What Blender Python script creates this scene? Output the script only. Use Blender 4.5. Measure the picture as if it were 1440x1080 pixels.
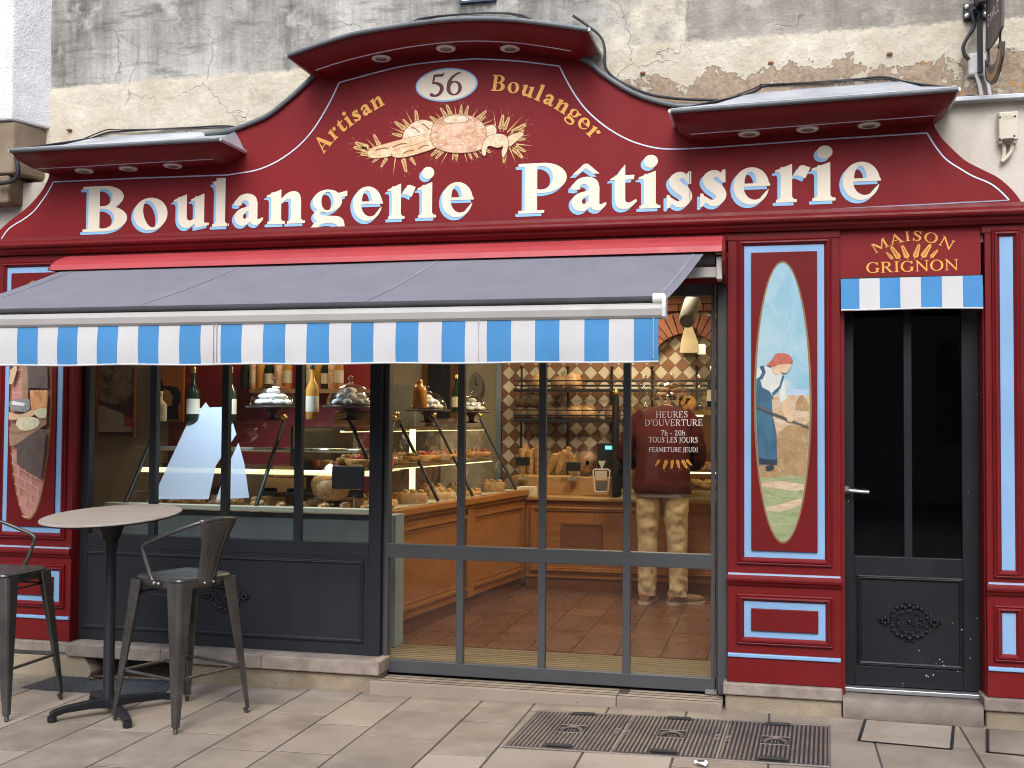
import bpy, bmesh, math, random
import numpy as np
from mathutils import Matrix, Vector

# ------------------------------------------------------------------ camera, sky, sun, exposure
scene = bpy.context.scene
for o in list(bpy.data.objects): bpy.data.objects.remove(o)
CAM_H, CAM_F = 1.52, 1553.9                     # eye height (m), focal length in photo pixels (1440 wide)
CAM_YAW, CAM_PITCH, CAM_ROLL = [math.radians(a) for a in (13.383, 1.876, 0.386)]
cy, sy, cp, sp = math.cos(CAM_YAW), math.sin(CAM_YAW), math.cos(CAM_PITCH), math.sin(CAM_PITCH)
FWD = np.array([-sy * cp, cy * cp, sp]); RGT = np.array([cy, sy, 0.0]); UPV = np.cross(RGT, FWD)
RGT, UPV = RGT * math.cos(CAM_ROLL) + UPV * math.sin(CAM_ROLL), -RGT * math.sin(CAM_ROLL) + UPV * math.cos(CAM_ROLL)
def ray(x, y): return (x - 720) / CAM_F * RGT - (y - 540) / CAM_F * UPV + FWD
_r = ray(1183, 1008); CAM_D = -CAM_H / _r[2] * _r[1]
EYE = np.array([0, -CAM_D, CAM_H])
cam = bpy.data.cameras.new('camera'); cam_o = bpy.data.objects.new('camera', cam)
scene.collection.objects.link(cam_o); scene.camera = cam_o
cam.sensor_width = 36; cam.lens = CAM_F / 1440 * 36; cam.clip_start = .05; cam.clip_end = 600
mw = Matrix(((RGT[0], UPV[0], -FWD[0], EYE[0]), (RGT[1], UPV[1], -FWD[1], EYE[1]), (RGT[2], UPV[2], -FWD[2], EYE[2]), (0, 0, 0, 1)))
cam_o.matrix_world = mw

world = bpy.data.worlds.new('World'); scene.world = world; world.use_nodes = True
wn = world.node_tree.nodes; wl = world.node_tree.links
sky = wn.new('ShaderNodeTexSky'); sky.sky_type = 'NISHITA'; sky.sun_disc = False
SUN_EL, SUN_AZ = math.radians(46), math.radians(176)      # azimuth clockwise from +Y: behind the camera
sky.sun_elevation, sky.sun_rotation = SUN_EL, SUN_AZ
sky.air_density, sky.dust_density, sky.ozone_density = 1.0, 6.0, 0.6
wl.new(sky.outputs[0], wn['Background'].inputs[0]); wn['Background'].inputs[1].default_value = 0.14
sun = bpy.data.lights.new('sun', 'SUN'); sun.energy = 1.05; sun.angle = math.radians(30); sun.color = (1, .95, .87)
sun_o = bpy.data.objects.new('sun', sun); scene.collection.objects.link(sun_o)
sd = Vector((math.sin(SUN_AZ) * math.cos(SUN_EL), math.cos(SUN_AZ) * math.cos(SUN_EL), math.sin(SUN_EL)))
sun_o.rotation_euler = sd.to_track_quat('Z', 'Y').to_euler(); sun_o.location = (0, -8, 14)
vs = scene.view_settings; vs.view_transform = 'Standard'; vs.look = 'None'; vs.gamma = 1; vs.use_curve_mapping = False
vs.exposure = 0.52
try:
    vs.use_white_balance = True; vs.white_balance_temperature = 5680; vs.white_balance_tint = 10
except Exception: pass
scene.cycles.filter_width = 1.05; scene.cycles.transparent_max_bounces = 32; scene.cycles.max_bounces = 8
scene.cycles.caustics_reflective = False; scene.cycles.caustics_refractive = False
scene.cycles.sample_clamp_indirect = 4.0

# ------------------------------------------------------------------ helpers
rnd = random.Random(7)
def P(x, y, Y=0.0):
    """the point of the wall plane at depth Y that the photo shows at pixel x, y"""
    r = ray(x, y); return EYE + r * ((Y + CAM_D) / r[1])
def gz(X): return -.016 * max(0.0, -.6 - X)     # the pavement falls gently to the left
def G(x, y, z=None):
    zz = 0.0 if z is None else z
    for _ in range(6):
        r = ray(x, y); p = EYE + r * ((zz - CAM_H) / r[2])
        if z is None: zz = gz(p[0])
    return p
def PX(*pts, Y=0.0): return [P(x, y, Y) for x, y in pts]
def XZ(*pts, Y=0.0): return [(p[0], p[2]) for p in PX(*pts, Y=Y)]
def RC(*pts, Y=0.0):
    """upright rectangle x0, x1, z0, z1 nearest to four pixel corners TL TR BR BL"""
    a, b, c, d = PX(*pts, Y=Y)
    return (a[0] + d[0]) / 2, (b[0] + c[0]) / 2, (c[2] + d[2]) / 2, (a[2] + b[2]) / 2
def smooth(pts, n=6):
    p = np.array(pts, float); q = np.vstack([2 * p[0] - p[1], p, 2 * p[-1] - p[-2]]); out = []
    for i in range(len(p) - 1):
        a, b, c, d = q[i:i + 4]
        for t in np.linspace(0, 1, n, endpoint=False):
            out.append(.5 * (2 * b + (c - a) * t + (2 * a - 5 * b + 4 * c - d) * t * t + (3 * b - a - 3 * c + d) * t ** 3))
    return out + [p[-1]]

class MB:
    """collects shapes, then links them as ONE mesh object"""
    def __init__(s): s.v, s.f, s.m, s.sm = [], [], [], []
    def add(s, vs_, fs, mi=0, sm=False):
        b = len(s.v); s.v += [tuple(map(float, v)) for v in vs_]
        for f in fs: s.f.append([b + i for i in f]); s.m.append(mi); s.sm.append(sm)
        return s
    def box(s, x0, x1, y0, y1, z0, z1, mi=0):
        return s.add([(x0, y0, z0), (x1, y0, z0), (x1, y1, z0), (x0, y1, z0), (x0, y0, z1), (x1, y0, z1), (x1, y1, z1), (x0, y1, z1)],
                     [(0, 3, 2, 1), (4, 5, 6, 7), (0, 1, 5, 4), (1, 2, 6, 5), (2, 3, 7, 6), (3, 0, 4, 7)], mi)
    def prism(s, xz, y0, y1, mi=0):
        n = len(xz)
        return s.add([(x, y0, z) for x, z in xz] + [(x, y1, z) for x, z in xz],
                     [list(range(n)), list(range(2 * n - 1, n - 1, -1))] + [(i, i + n, (i + 1) % n + n, (i + 1) % n) for i in range(n)], mi)
    def slab(s, xy, z0, z1, mi=0):
        n = len(xy)
        return s.add([(x, y, z1) for x, y in xy] + [(x, y, z0) for x, y in xy],
                     [list(range(n)), list(range(2 * n - 1, n - 1, -1))] + [(i, i + n, (i + 1) % n + n, (i + 1) % n) for i in range(n)], mi)
    def poly(s, pts, mi=0): return s.add(pts, [list(range(len(pts)))], mi)
    def loft(s, rings, caps=True, closed=True, mi=0, sm=True):
        n = len(rings[0]); v = [p for r in rings for p in r]; f = []
        for i in range(len(rings) - 1):
            for j in range(n if closed else n - 1):
                k = (j + 1) % n; f.append((i * n + j, i * n + k, (i + 1) * n + k, (i + 1) * n + j))
        s.add(v, f, mi, sm)
        if caps and closed: s.add(rings[0], [list(range(n))[::-1]], mi); s.add(rings[-1], [list(range(n))], mi)
        return s
    def tube(s, pts, r, n=8, mi=0, caps=True):
        pts = [np.array(p, float) for p in pts]; rings = []; up = None
        for i, p in enumerate(pts):
            t = pts[min(i + 1, len(pts) - 1)] - pts[max(i - 1, 0)]; t = t / (np.linalg.norm(t) + 1e-9)
            if up is None: up = np.array([0, 0, 1.0]) if abs(t[2]) < .9 else np.array([1.0, 0, 0])
            a = np.cross(t, up); a /= np.linalg.norm(a) + 1e-9; b = np.cross(a, t); up = b
            rr = r[i] if hasattr(r, '__len__') else r
            rings.append([p + rr * (math.cos(q) * a + math.sin(q) * b) for q in [2 * math.pi * k / n for k in range(n)]])
        return s.loft(rings, caps, mi=mi)
    def lathe(s, prof, c=(0, 0, 0), n=20, mi=0, caps=True, sc=(1, 1)):
        rings = [[(c[0] + r * sc[0] * math.cos(2 * math.pi * k / n), c[1] + r * sc[1] * math.sin(2 * math.pi * k / n), c[2] + z) for k in range(n)] for r, z in prof]
        return s.loft(rings, caps, mi=mi)
    def ball(s, c, rx, ry=None, rz=None, n=10, mi=0, rough=0, rot=None, seed=0):
        ry = ry or rx; rz = rz or rx; R = random.Random(seed); rings = []
        for i in range(1, n):
            th = math.pi * i / n; ring = []
            for k in range(n + 4):
                ph = 2 * math.pi * k / (n + 4); q = 1 + rough * (R.random() - .5)
                v = np.array([rx * math.sin(th) * math.cos(ph) * q, ry * math.sin(th) * math.sin(ph) * q, rz * math.cos(th) * q])
                if rot is not None: v = rot @ v
                ring.append(v + np.array(c))
            rings.append(ring)
        return s.loft(rings, True, mi=mi)
    def frame(s, rect, prof, mi=0):
        """mitred picture-frame moulding: prof = [(inset from the rectangle, Y)...]"""
        x0, x1, z0, z1 = rect
        loops = [[(x0 + d, y, z0 + d), (x1 - d, y, z0 + d), (x1 - d, y, z1 - d), (x0 + d, y, z1 - d)] for d, y in prof]
        return s.loft(loops, False, True, mi, False)
    def build(s, name, mats, parent=None, smooth_all=None, bevel=0.0, label=None, recalc=True):
        me = bpy.data.meshes.new(name); me.from_pydata(s.v, [], s.f)
        for m in (mats if isinstance(mats, (list, tuple)) else [mats]): me.materials.append(m)
        me.polygons.foreach_set('material_index', s.m)
        me.polygons.foreach_set('use_smooth', s.sm if smooth_all is None else [smooth_all] * len(s.f))
        if recalc:
            b = bmesh.new(); b.from_mesh(me); bmesh.ops.recalc_face_normals(b, faces=b.faces); b.to_mesh(me); b.free()
        o = bpy.data.objects.new(name, me); scene.collection.objects.link(o)
        if parent is not None: attach(o, parent)
        if bevel:
            b = o.modifiers.new('edge', 'BEVEL'); b.width = bevel; b.segments = 2; b.limit_method = 'ANGLE'; b.angle_limit = .7
        if label: o['label'] = label
        return o
def attach(o, parent):
    o.parent = parent
    root = parent
    while root.parent: root = root.parent
    if parent.parent is None: o.matrix_parent_inverse = Matrix.Translation(-Vector(root.location))
def thing(name, label, cat, loc=(0, 0, 0), group=None):
    o = bpy.data.objects.new(name, None); scene.collection.objects.link(o); o.location = loc; o.empty_display_size = .1
    o['label'] = label; o['category'] = cat
    if group: o['group'] = group
    return o
def tag(o, label, cat, group=None):
    o['label'] = label; o['category'] = cat
    if group: o['group'] = group
    return o
def structure(o): o['kind'] = 'structure'; return o
def copy_thing(src, loc, rot=0.0, label=None, group=None):
    r = src.copy(); scene.collection.objects.link(r); r.location = loc; r.rotation_euler = (0, 0, rot)
    if label: r['label'] = label
    if group: r['group'] = group
    for c in list(src.children):
        d = c.copy(); scene.collection.objects.link(d); d.parent = r
        for e in list(c.children):
            k = e.copy(); scene.collection.objects.link(k); k.parent = d
    return r

# ------------------------------------------------------------------ materials
class NT:
    def __init__(s, name):
        s.mat = bpy.data.materials.new(name); s.mat.use_nodes = True; s.t = s.mat.node_tree; s.n = s.t.nodes; s.l = s.t.links
        s.b = s.n['Principled BSDF']; s.tc = s.n.new('ShaderNodeTexCoord')
    def put(s, inp, v):
        if isinstance(v, bpy.types.NodeSocket): s.l.new(v, inp)
        else:
            try: inp.default_value = v
            except Exception: inp.default_value = (*v, 1)
    def co(s, scale=(1, 1, 1), rot=(0, 0, 0), kind='Object', loc=(0, 0, 0)):
        m = s.n.new('ShaderNodeMapping'); s.l.new(s.tc.outputs[kind], m.inputs[0]); m.inputs['Scale'].default_value = scale
        m.inputs['Rotation'].default_value = rot; m.inputs['Location'].default_value = loc; return m.outputs[0]
    def noise(s, co, scale=5, detail=4, rough=.55, dist=0.0):
        n = s.n.new('ShaderNodeTexNoise'); s.l.new(co, n.inputs['Vector']); n.inputs['Scale'].default_value = scale
        n.inputs['Detail'].default_value = detail; n.inputs['Roughness'].default_value = rough; n.inputs['Distortion'].default_value = dist
        return n.outputs[0]
    def voro(s, co, scale=5, feature='F1', rand=1):
        n = s.n.new('ShaderNodeTexVoronoi'); n.feature = feature; s.l.new(co, n.inputs['Vector']); n.inputs['Scale'].default_value = scale
        n.inputs['Randomness'].default_value = rand; return n.outputs['Distance']
    def ramp(s, v, a, b, A=0.0, B=1.0):
        n = s.n.new('ShaderNodeMapRange'); s.put(n.inputs[0], v); n.inputs[1].default_value = a; n.inputs[2].default_value = b
        n.inputs[3].default_value = A; n.inputs[4].default_value = B; return n.outputs[0]
    def math(s, op, a, b=0.0, c=0.0):
        n = s.n.new('ShaderNodeMath'); n.operation = op; s.put(n.inputs[0], a); s.put(n.inputs[1], b); s.put(n.inputs[2], c); return n.outputs[0]
    def mix(s, f, a, b, mode='MIX'):
        n = s.n.new('ShaderNodeMix'); n.data_type = 'RGBA'; n.blend_type = mode
        s.put(n.inputs[0], f)
        for i, v in ((6, a), (7, b)):
            if isinstance(v, bpy.types.NodeSocket): s.l.new(v, n.inputs[i])
            else: n.inputs[i].default_value = (*v[:3], 1)
        return n.outputs[2]
    def sep(s, co):
        n = s.n.new('ShaderNodeSeparateXYZ'); s.l.new(co, n.inputs[0]); return n.outputs
    def rand(s):
        n = s.n.new('ShaderNodeObjectInfo'); return n.outputs['Random']
    def bump(s, h, strength=.3, dist=.01):
        n = s.n.new('ShaderNodeBump'); s.put(n.inputs['Height'], h); n.inputs['Strength'].default_value = strength; n.inputs['Distance'].default_value = dist
        s.l.new(n.outputs[0], s.b.inputs['Normal'])
    def out(s, col, rough=.5, metal=0.0, spec=.5):
        s.put(s.b.inputs['Base Color'], col if isinstance(col, bpy.types.NodeSocket) else (*col, 1)); s.put(s.b.inputs['Roughness'], rough)
        s.put(s.b.inputs['Metallic'], metal); s.b.inputs['Specular IOR Level'].default_value = spec; return s.mat
def paint(name, col, rough=.45, var=.18, chips=0.0, bump=.05, dirt=.25, metal=0.0, chip_col=(.45, .42, .38), spec=.45, scale=3.0):
    """painted surface: slow tone drift, fine grain, soft dirt, optional chips"""
    t = NT(name); co = t.co()
    n1 = t.noise(co, scale, 5); n2 = t.noise(co, 140, 2); n3 = t.noise(t.co((1, 1, .25)), 9, 6, .65)
    c = t.mix(t.ramp(n1, .3, .7), tuple(x * (1 - var) for x in col), tuple(min(1, x * (1 + var)) for x in col))
    c = t.mix(t.math('MULTIPLY', t.ramp(n3, .55, .8), dirt), c, tuple(x * .5 + .012 for x in col))
    if chips:
        v = t.math('LESS_THAN', t.voro(co, 26), t.math('MULTIPLY', t.ramp(t.noise(co, 2.3, 2), .42, .72), chips * .12))
        c = t.mix(v, c, chip_col)
    r = t.math('ADD', t.ramp(n3, .3, .7, rough - .08, rough + .1), t.math('MULTIPLY', n2, .04))
    t.bump(t.math('ADD', t.math('MULTIPLY', n2, .3), n3), bump, .004)
    return t.out(c, r, metal, spec)
def glass_mat(name, tint=(.96, .98, .97), ior=1.5, rough=0.0, dust=0.0):
    m = bpy.data.materials.new(name); m.use_nodes = True; t = m.node_tree; n = t.nodes; n.clear()
    o = n.new('ShaderNodeOutputMaterial'); tr = n.new('ShaderNodeBsdfTransparent'); tr.inputs[0].default_value = (*tint, 1)
    gl = n.new('ShaderNodeBsdfGlossy'); gl.inputs['Roughness'].default_value = rough; gl.inputs[0].default_value = (1, 1, 1, 1)
    fr = n.new('ShaderNodeFresnel'); ge = n.new('ShaderNodeNewGeometry'); mr = n.new('ShaderNodeMapRange'); t.links.new(ge.outputs['Backfacing'], mr.inputs[0]); mr.inputs[3].default_value = ior; mr.inputs[4].default_value = 1 / ior; t.links.new(mr.outputs[0], fr.inputs[0]); mx = n.new('ShaderNodeMixShader')
    t.links.new(fr.outputs[0], mx.inputs[0]); t.links.new(tr.outputs[0], mx.inputs[1]); t.links.new(gl.outputs[0], mx.inputs[2])
    last = mx.outputs[0]
    if dust:
        df = n.new('ShaderNodeBsdfDiffuse'); df.inputs[0].default_value = (.6, .6, .6, 1); m2 = n.new('ShaderNodeMixShader')
        m2.inputs[0].default_value = dust; t.links.new(last, m2.inputs[1]); t.links.new(df.outputs[0], m2.inputs[2]); last = m2.outputs[0]
    t.links.new(last, o.inputs[0]); return m
def emit_mat(name, col, strength):
    t = NT(name); t.b.inputs['Emission Color'].default_value = (*col, 1); t.b.inputs['Emission Strength'].default_value = strength
    return t.out(col, .4)
def wood(name, a, b, rough=.35, axis='x', scale=1.0):
    t = NT(name); s = {'x': (.6, 9, 9), 'z': (9, 9, .6), 'y': (9, .6, 9)}[axis]; s = tuple(q * scale for q in s)
    co = t.co(s); g = t.noise(co, 3, 8, .65, 1.2); f = t.noise(t.co(tuple(q * 6 for q in s)), 4, 3)
    c = t.mix(t.ramp(g, .3, .7), a, b); c = t.mix(t.math('MULTIPLY', t.ramp(f, .5, .75), .35), c, tuple(x * .45 for x in a))
    c = t.mix(t.math('MULTIPLY', t.rand(), .25), c, tuple(x * .6 for x in a))
    t.bump(f, .08, .003); return t.out(c, rough)
def fabric(name, col, weave=900, rough=.9, var=.1, bump=.15):
    t = NT(name); co = t.co(); n = t.noise(co, 5, 5, .6); w = t.noise(co, weave, 1); st = t.noise(t.co((2, 2, .6)), 2.2, 6, .7)
    c = t.mix(t.ramp(n, .3, .7), tuple(x * (1 - var) for x in col), tuple(min(1, x * (1 + var)) for x in col))
    c = t.mix(t.ramp(w, .3, .7, 0, .25), c, tuple(x * .7 for x in col)); c = t.mix(t.ramp(st, .55, .85, 0, .3), c, tuple(x * .62 for x in col))
    t.bump(t.math('ADD', w, t.math('MULTIPLY', n, 2)), bump, .002); return t.out(c, rough, 0, .2)
def crust(name, a, b, rough=.6, flour=0.0):
    t = NT(name); co = t.co(); n = t.noise(co, 22, 6, .65); m = t.noise(co, 90, 3)
    c = t.mix(t.ramp(n, .35, .65), a, b); c = t.mix(t.ramp(m, .5, .75, 0, .5), c, tuple(x * .5 for x in a))
    if flour: c = t.mix(t.ramp(t.noise(co, 35, 4), .5, .62, 0, flour), c, (.75, .68, .56))
    t.bump(t.math('ADD', n, t.math('MULTIPLY', m, .5)), .5, .008); return t.out(c, rough)

RED = paint('red_paint', (.140, .0088, .0095), .42, .1, chips=.4, chip_col=(.42, .30, .27), dirt=.25, spec=.2)
RED_PANEL = paint('red_panel_paint', (.128, .0078, .0085), .45, .1, dirt=.2, spec=.18)
RED_SIGN = paint('red_sign_paint', (.185, .0135, .0150), .52, .12, dirt=.22, scale=1.6, spec=.16)
RED_METAL = paint('red_cassette_metal', (.37, .046, .05), .45, .08, dirt=.2, metal=.0)
BLUE = paint('pale_blue_paint', (.22, .38, .59), .5, .08, dirt=.2)
LINE = paint('pinstripe_paint', (.62, .68, .82), .4, .08, dirt=.1)
CREAM = paint('cream_letter_paint', (.76, .68, .53), .5, .05, dirt=.12)
LBLUE = paint('letter_shadow_blue', (.28, .49, .72), .5, .05, dirt=.1)
GOLD = paint('gold_letter_paint', (.72, .36, .055), .42, .15, dirt=.15)
WHITE_LET = paint('white_vinyl', (.86, .83, .76), .5, .02, dirt=0)
GREY = paint('dark_grey_paint', (.0185, .021, .025), .42, .12, chips=.3, chip_col=(.30, .31, .33), dirt=.25, spec=.3)
GREY_DOOR = paint('charcoal_door_paint', (.0115, .0128, .0155), .45, .15, chips=.9, spec=.25, chip_col=(.42, .42, .42), dirt=.3)
GREY_SLIDE = paint('grey_aluminium', (.066, .068, .072), .42, .08, dirt=.2, spec=.35)
BLACK = paint('black_iron', (.012, .012, .013), .42, .2, dirt=.2)
ZINC = paint('weathered_zinc', (.52, .55, .58), .40, .35, bump=.12, dirt=.7, metal=.35)
LEAD = paint('lead_cap', (.13, .145, .15), .5, .25, bump=.12, dirt=.4, metal=.2)
BRASS = paint('brass', (.62, .42, .13), .25, .1, metal=.9, dirt=.1)
STEEL = paint('galvanised_steel', (.42, .43, .44), .35, .12, metal=.8, dirt=.3)
WHITE_PL = paint('white_plastic', (.66, .65, .62), .4, .05, dirt=.2)
BEIGE_PL = paint('beige_plastic', (.60, .55, .42), .45, .06, dirt=.3)
BAR_W = paint('white_lacquered_aluminium', (.40, .385, .355), .4, .06, dirt=.25)
AWN = fabric('grey_awning_canvas', (.195, .195, .225), 500, .85, .08)
VAL_W = fabric('white_canvas', (.575, .57, .56), 700, .9, .05)
VAL_B = fabric('blue_canvas', (.082, .25, .50), 700, .85, .07)
GLASS = glass_mat('window_glass', (.93, .96, .95), 1.48)
GLASS_CASE = glass_mat('case_glass', (.95, .97, .95), 1.45)
GLASS_DOME = glass_mat('dome_glass', (.91, .92, .91), 1.9, .02)
GLASS_DK = glass_mat('dark_door_glass', (.25, .26, .27), 1.4)
# ------------------------------------------------------------------ lettering: glyph shapes
# ---- glyph drawing: each letter is a signed-distance recipe in 1/1000 em -----------------
class GL:
    def __init__(s, X, Y): s.X, s.Y = X, Y
    def rect(s, x0, y0, x1, y1):
        return np.maximum(np.maximum(x0 - s.X, s.X - x1), np.maximum(y0 - s.Y, s.Y - y1))
    def ell(s, cx, cy, rx, ry, t=0):
        c, n = math.cos(math.radians(t)), math.sin(math.radians(t))
        u, v = (s.X - cx), (s.Y - cy)
        u, v = u * c + v * n, -u * n + v * c
        k = np.sqrt((u / rx) ** 2 + (v / ry) ** 2) + 1e-9
        g = np.sqrt((u / rx ** 2) ** 2 + (v / ry ** 2) ** 2) + 1e-9
        return k * (k - 1) / g
    def poly(s, *p):
        d = np.full(s.X.shape, 1e9); ins = np.zeros(s.X.shape, bool)
        for (ax, ay), (bx, by) in zip(p, p[1:] + p[:1]):
            ex, ey = bx - ax, by - ay
            t = np.clip(((s.X - ax) * ex + (s.Y - ay) * ey) / (ex * ex + ey * ey + 1e-9), 0, 1)
            d = np.minimum(d, np.hypot(s.X - ax - t * ex, s.Y - ay - t * ey))
            c = ((ay > s.Y) != (by > s.Y)) & (s.X < ex * (s.Y - ay) / (ey if ey else 1e-9) + ax)
            ins ^= c
        return np.where(ins, -d, d)
    def pen(s, *p):                       # smooth stroke of changing width: (x, y, width)
        p = np.array(p, float); n = len(p); d = np.full(s.X.shape, 1e9)
        q = np.vstack([2 * p[0] - p[1], p, 2 * p[-1] - p[-2]])
        pts = []
        for i in range(n - 1):
            a, b, c, e = q[i], q[i + 1], q[i + 2], q[i + 3]
            for t in np.linspace(0, 1, 14, endpoint=i == n - 2):
                pts.append(.5 * (2 * b + (c - a) * t + (2 * a - 5 * b + 4 * c - e) * t * t + (3 * b - a - 3 * c + e) * t ** 3))
        for x, y, w in pts: d = np.minimum(d, np.hypot(s.X - x, s.Y - y) - w / 2)
        return d
U = lambda *a: np.minimum.reduce(a)
S = lambda a, b: np.maximum(a, -b)
I = lambda a, b: np.maximum(a, b)

def glyph(ch, bold, X, Y):
    """returns (field, advance)"""
    g = GL(X, Y); r, e, p, k = g.rect, g.ell, g.poly, g.pen
    far = 1e9
    if bold:
        st, sf = 150, 40
        def flag(x, y): return p((x - 72, y - 66), (x - 72, y - 44), (x + st, y + 38), (x + st, y - 112), (x, y - 112), (x - 8, y - 77), (x - 26, y - 64))
        def foot(x, a=60, b=60): return U(r(x - a, 0, x + st + b, sf), p((x - 30, sf - 2), (x, sf + 30), (x + st, sf + 30), (x + st + 30, sf - 2)))
        if ch == 'B':
            up = S(I(e(300, 512, 262, 172), r(235, 300, 900, 900)), e(285, 510, 128, 132))
            lo = S(I(e(310, 190, 300, 192), r(235, -50, 900, 900)), e(290, 192, 148, 148))
            return U(r(95, 0, 245, 684), r(20, 0, 310, sf), r(20, 684 - sf, 310, 684), up, lo), 640
        if ch == 'P':
            up = S(I(e(310, 478, 285, 206), r(235, 200, 900, 900)), e(290, 480, 142, 160))
            return U(r(95, 0, 245, 684), r(20, 0, 330, sf), r(20, 684 - sf, 310, 684), up), 610
        if ch == 'A':
            return U(p((30, 0), (90, 0), (345, 690), (300, 690)), p((300, 700), (372, 700), (640, 0), (460, 0), (268, 560)),
                     r(160, 200, 500, 246), r(-10, 0, 190, sf), r(410, 0, 700, sf)), 690
        if ch == 'o':
            return S(e(262, 230, 250, 242), e(262, 230, 100, 205, 14)), 525
        if ch == 'u':
            return U(r(80, 150, 230, 460), flag(80, 462), k((155, 200, 150), (165, 115, 150), (225, 60, 128), (300, 68, 84), (400, 120, 60)),
                     r(370, 40, 520, 460), flag(370, 462), p((370, -5), (400, -5), (600, 30), (600, 62), (520, 70), (370, 70))), 605
        if ch == 'l':
            return U(r(80, 0, 230, 712), p((5, 650), (230, 714), (230, 560), (80, 560), (60, 612)), foot(80)), 310
        if ch == 'i':
            return U(r(80, 0, 230, 462), flag(80, 462), foot(80), e(165, 628, 92, 86)), 310
        if ch == 'n':
            return U(r(80, 0, 230, 462), flag(80, 462), foot(80), r(380, 0, 530, 330), foot(380), I(k((455, 300, 150), (440, 385, 146), (375, 408, 106), (300, 385, 66), (215, 310, 44)), r(0, 0, 535, 900))), 605
        if ch == 'r':
            return U(r(80, 0, 230, 462), flag(80, 462), foot(80), p((222, 300), (330, 468), (372, 476), (468, 440), (402, 302), (345, 330), (300, 345), (258, 338))), 460
        if ch == 't':
            return U(r(80, 120, 228, 460), p((10, 412), (120, 470), (228, 610), (228, 460), (360, 460), (350, 400), (10, 400)),
                     k((154, 150, 148), (168, 85, 140), (225, 52, 100), (300, 62, 62), (375, 110, 40))), 385
        if ch in 'aâ':
            a = U(r(285, 110, 428, 330), I(k((357, 300, 142), (340, 370, 134), (262, 412, 104), (170, 398, 90), (112, 340, 90)), r(20, 285, 430, 900)),
                  k((330, 262, 60), (250, 236, 66), (165, 195, 100), (128, 130, 140), (160, 62, 120), (230, 52, 92), (320, 110, 60)),
                  k((357, 130, 142), (372, 70, 118), (420, 46, 88), (462, 58, 60), (505, 92, 34)), p((50, 300), (60, 360), (150, 350), (180, 300), (120, 285)))
            if ch == 'â': a = U(a, p((70, 500), (225, 640), (275, 640), (430, 500), (350, 500), (245, 580), (150, 500)))
            return a, 515
        if ch == 'e':
            O = e(250, 235, 248, 245)
            O = S(O, I(e(240, 272, 84, 152), r(0, 268, 900, 900)))
            O = S(O, I(e(302, 240, 160, 186), r(0, -99, 900, 228)))
            O = S(O, p((380, 228), (800, 228), (800, 188), (484, 184), (446, 150), (380, 150)))
            return U(O, p((420, 228), (510, 228), (516, 246), (480, 300), (400, 300))), 520
        if ch == 's':
            return U(k((322, 350, 44), (270, 416, 74), (190, 412, 104), (135, 350, 132), (190, 270, 150), (280, 205, 150), (320, 125, 132), (262, 48, 100), (180, 42, 76), (95, 105, 44)),
                     p((340, 470), (375, 470), (375, 300), (335, 300), (290, 400)), p((35, -10), (70, -10), (120, 60), (75, 165), (35, 165))), 420
        if ch == 'g':
            bowl = S(e(225, 300, 205, 165), e(225, 300, 85, 132))
            tail = S(e(235, -85, 232, 130), e(240, -88, 150, 72))
            return U(bowl, tail, k((110, 175, 50), (80, 110, 90), (120, 55, 100), (250, 40, 100), (380, 10, 120), (425, -60, 90)), p((330, 395), (500, 440), (500, 360), (400, 350))), 500
    else:
        st, hn, sf = 88, 34, 22
        def sx(x, y, a=62, w=None): 
            w = w or st
            return r(x - a, y, x + w + a, y + sf)
        H = 680
        def two(x): return U(r(x, 0, x + st, H), sx(x, 0), sx(x, H - sf))
        if ch == 'M': return U(r(90, 0, 90 + hn, H), sx(90, 0, 70, hn), r(660, 0, 660 + st, H), sx(660, 0), p((40, H), (170, H), (440, 190), (400, 60), (100, 640)), p((400, 60), (425, 60), (690, H), (640, H), (415, 160)), r(30, H - sf, 160, H), r(640, H - sf, 810, H)), 840
        if ch == 'A': return U(p((70, 0), (112, 0), (360, 640), (335, 700)), p((330, 700), (365, 700), (650, 0), (545, 0), (318, 560)), r(170, 215, 500, 215 + hn), r(0, 0, 190, sf), r(470, 0, 720, sf)), 715
        if ch == 'I': return two(110), 310
        if ch == 'S': return U(k((400, 520, 36), (350, 620, 44), (260, 668, 44), (150, 630, 74), (110, 540, 88), (170, 430, 98), (300, 340, 104), (390, 230, 98), (390, 120, 84), (310, 30, 50), (220, 14, 40), (110, 70, 36), (70, 170, 30)), r(395, 500, 425, 690), r(52, -10, 80, 190)), 500
        if ch == 'O': return S(e(360, 340, 325, 352), e(360, 340, 228, 322)), 720
        if ch == 'N': return U(r(110, 0, 110 + hn, H), sx(110, 0, 70, hn), r(590, 0, 590 + hn, H), sx(590, H - sf, 70, hn), p((30, H), (160, H), (624, 60), (624, -15), (600, -15), (90, 640))), 730
        if ch == 'G': return U(S(S(e(365, 340, 330, 352), e(370, 340, 232, 320)), r(480, 200, 900, 560)), r(560, 40, 560 + st, 290), sx(560, 270, 70), k((590, 80, 40), (480, 15, 36), (400, 4, 30)), p((600, 680), (625, 680), (625, 480), (600, 480), (560, 600))), 730
        if ch == 'R': return U(two(100), S(I(e(300, 505, 230, 175), r(180, 300, 900, 900)), e(290, 505, 140, 145)), p((250, 335), (360, 335), (610, 0), (490, 0)), r(480, 0, 680, sf), r(180, H - hn, 310, H), r(180, 330, 310, 364)), 670
        if ch == 'H': return U(two(100), two(530), r(150, 330, 560, 330 + hn)), 720
        if ch == 'E': return U(two(100), r(100, 0, 520, hn), r(100, H - hn, 510, H), r(100, 330, 400, 364), p((520, 0), (560, 180), (530, 180), (470, 30)), p((490, H), (515, H), (515, 520), (490, 520), (440, 650)), r(385, 260, 410, 440)), 610
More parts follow.
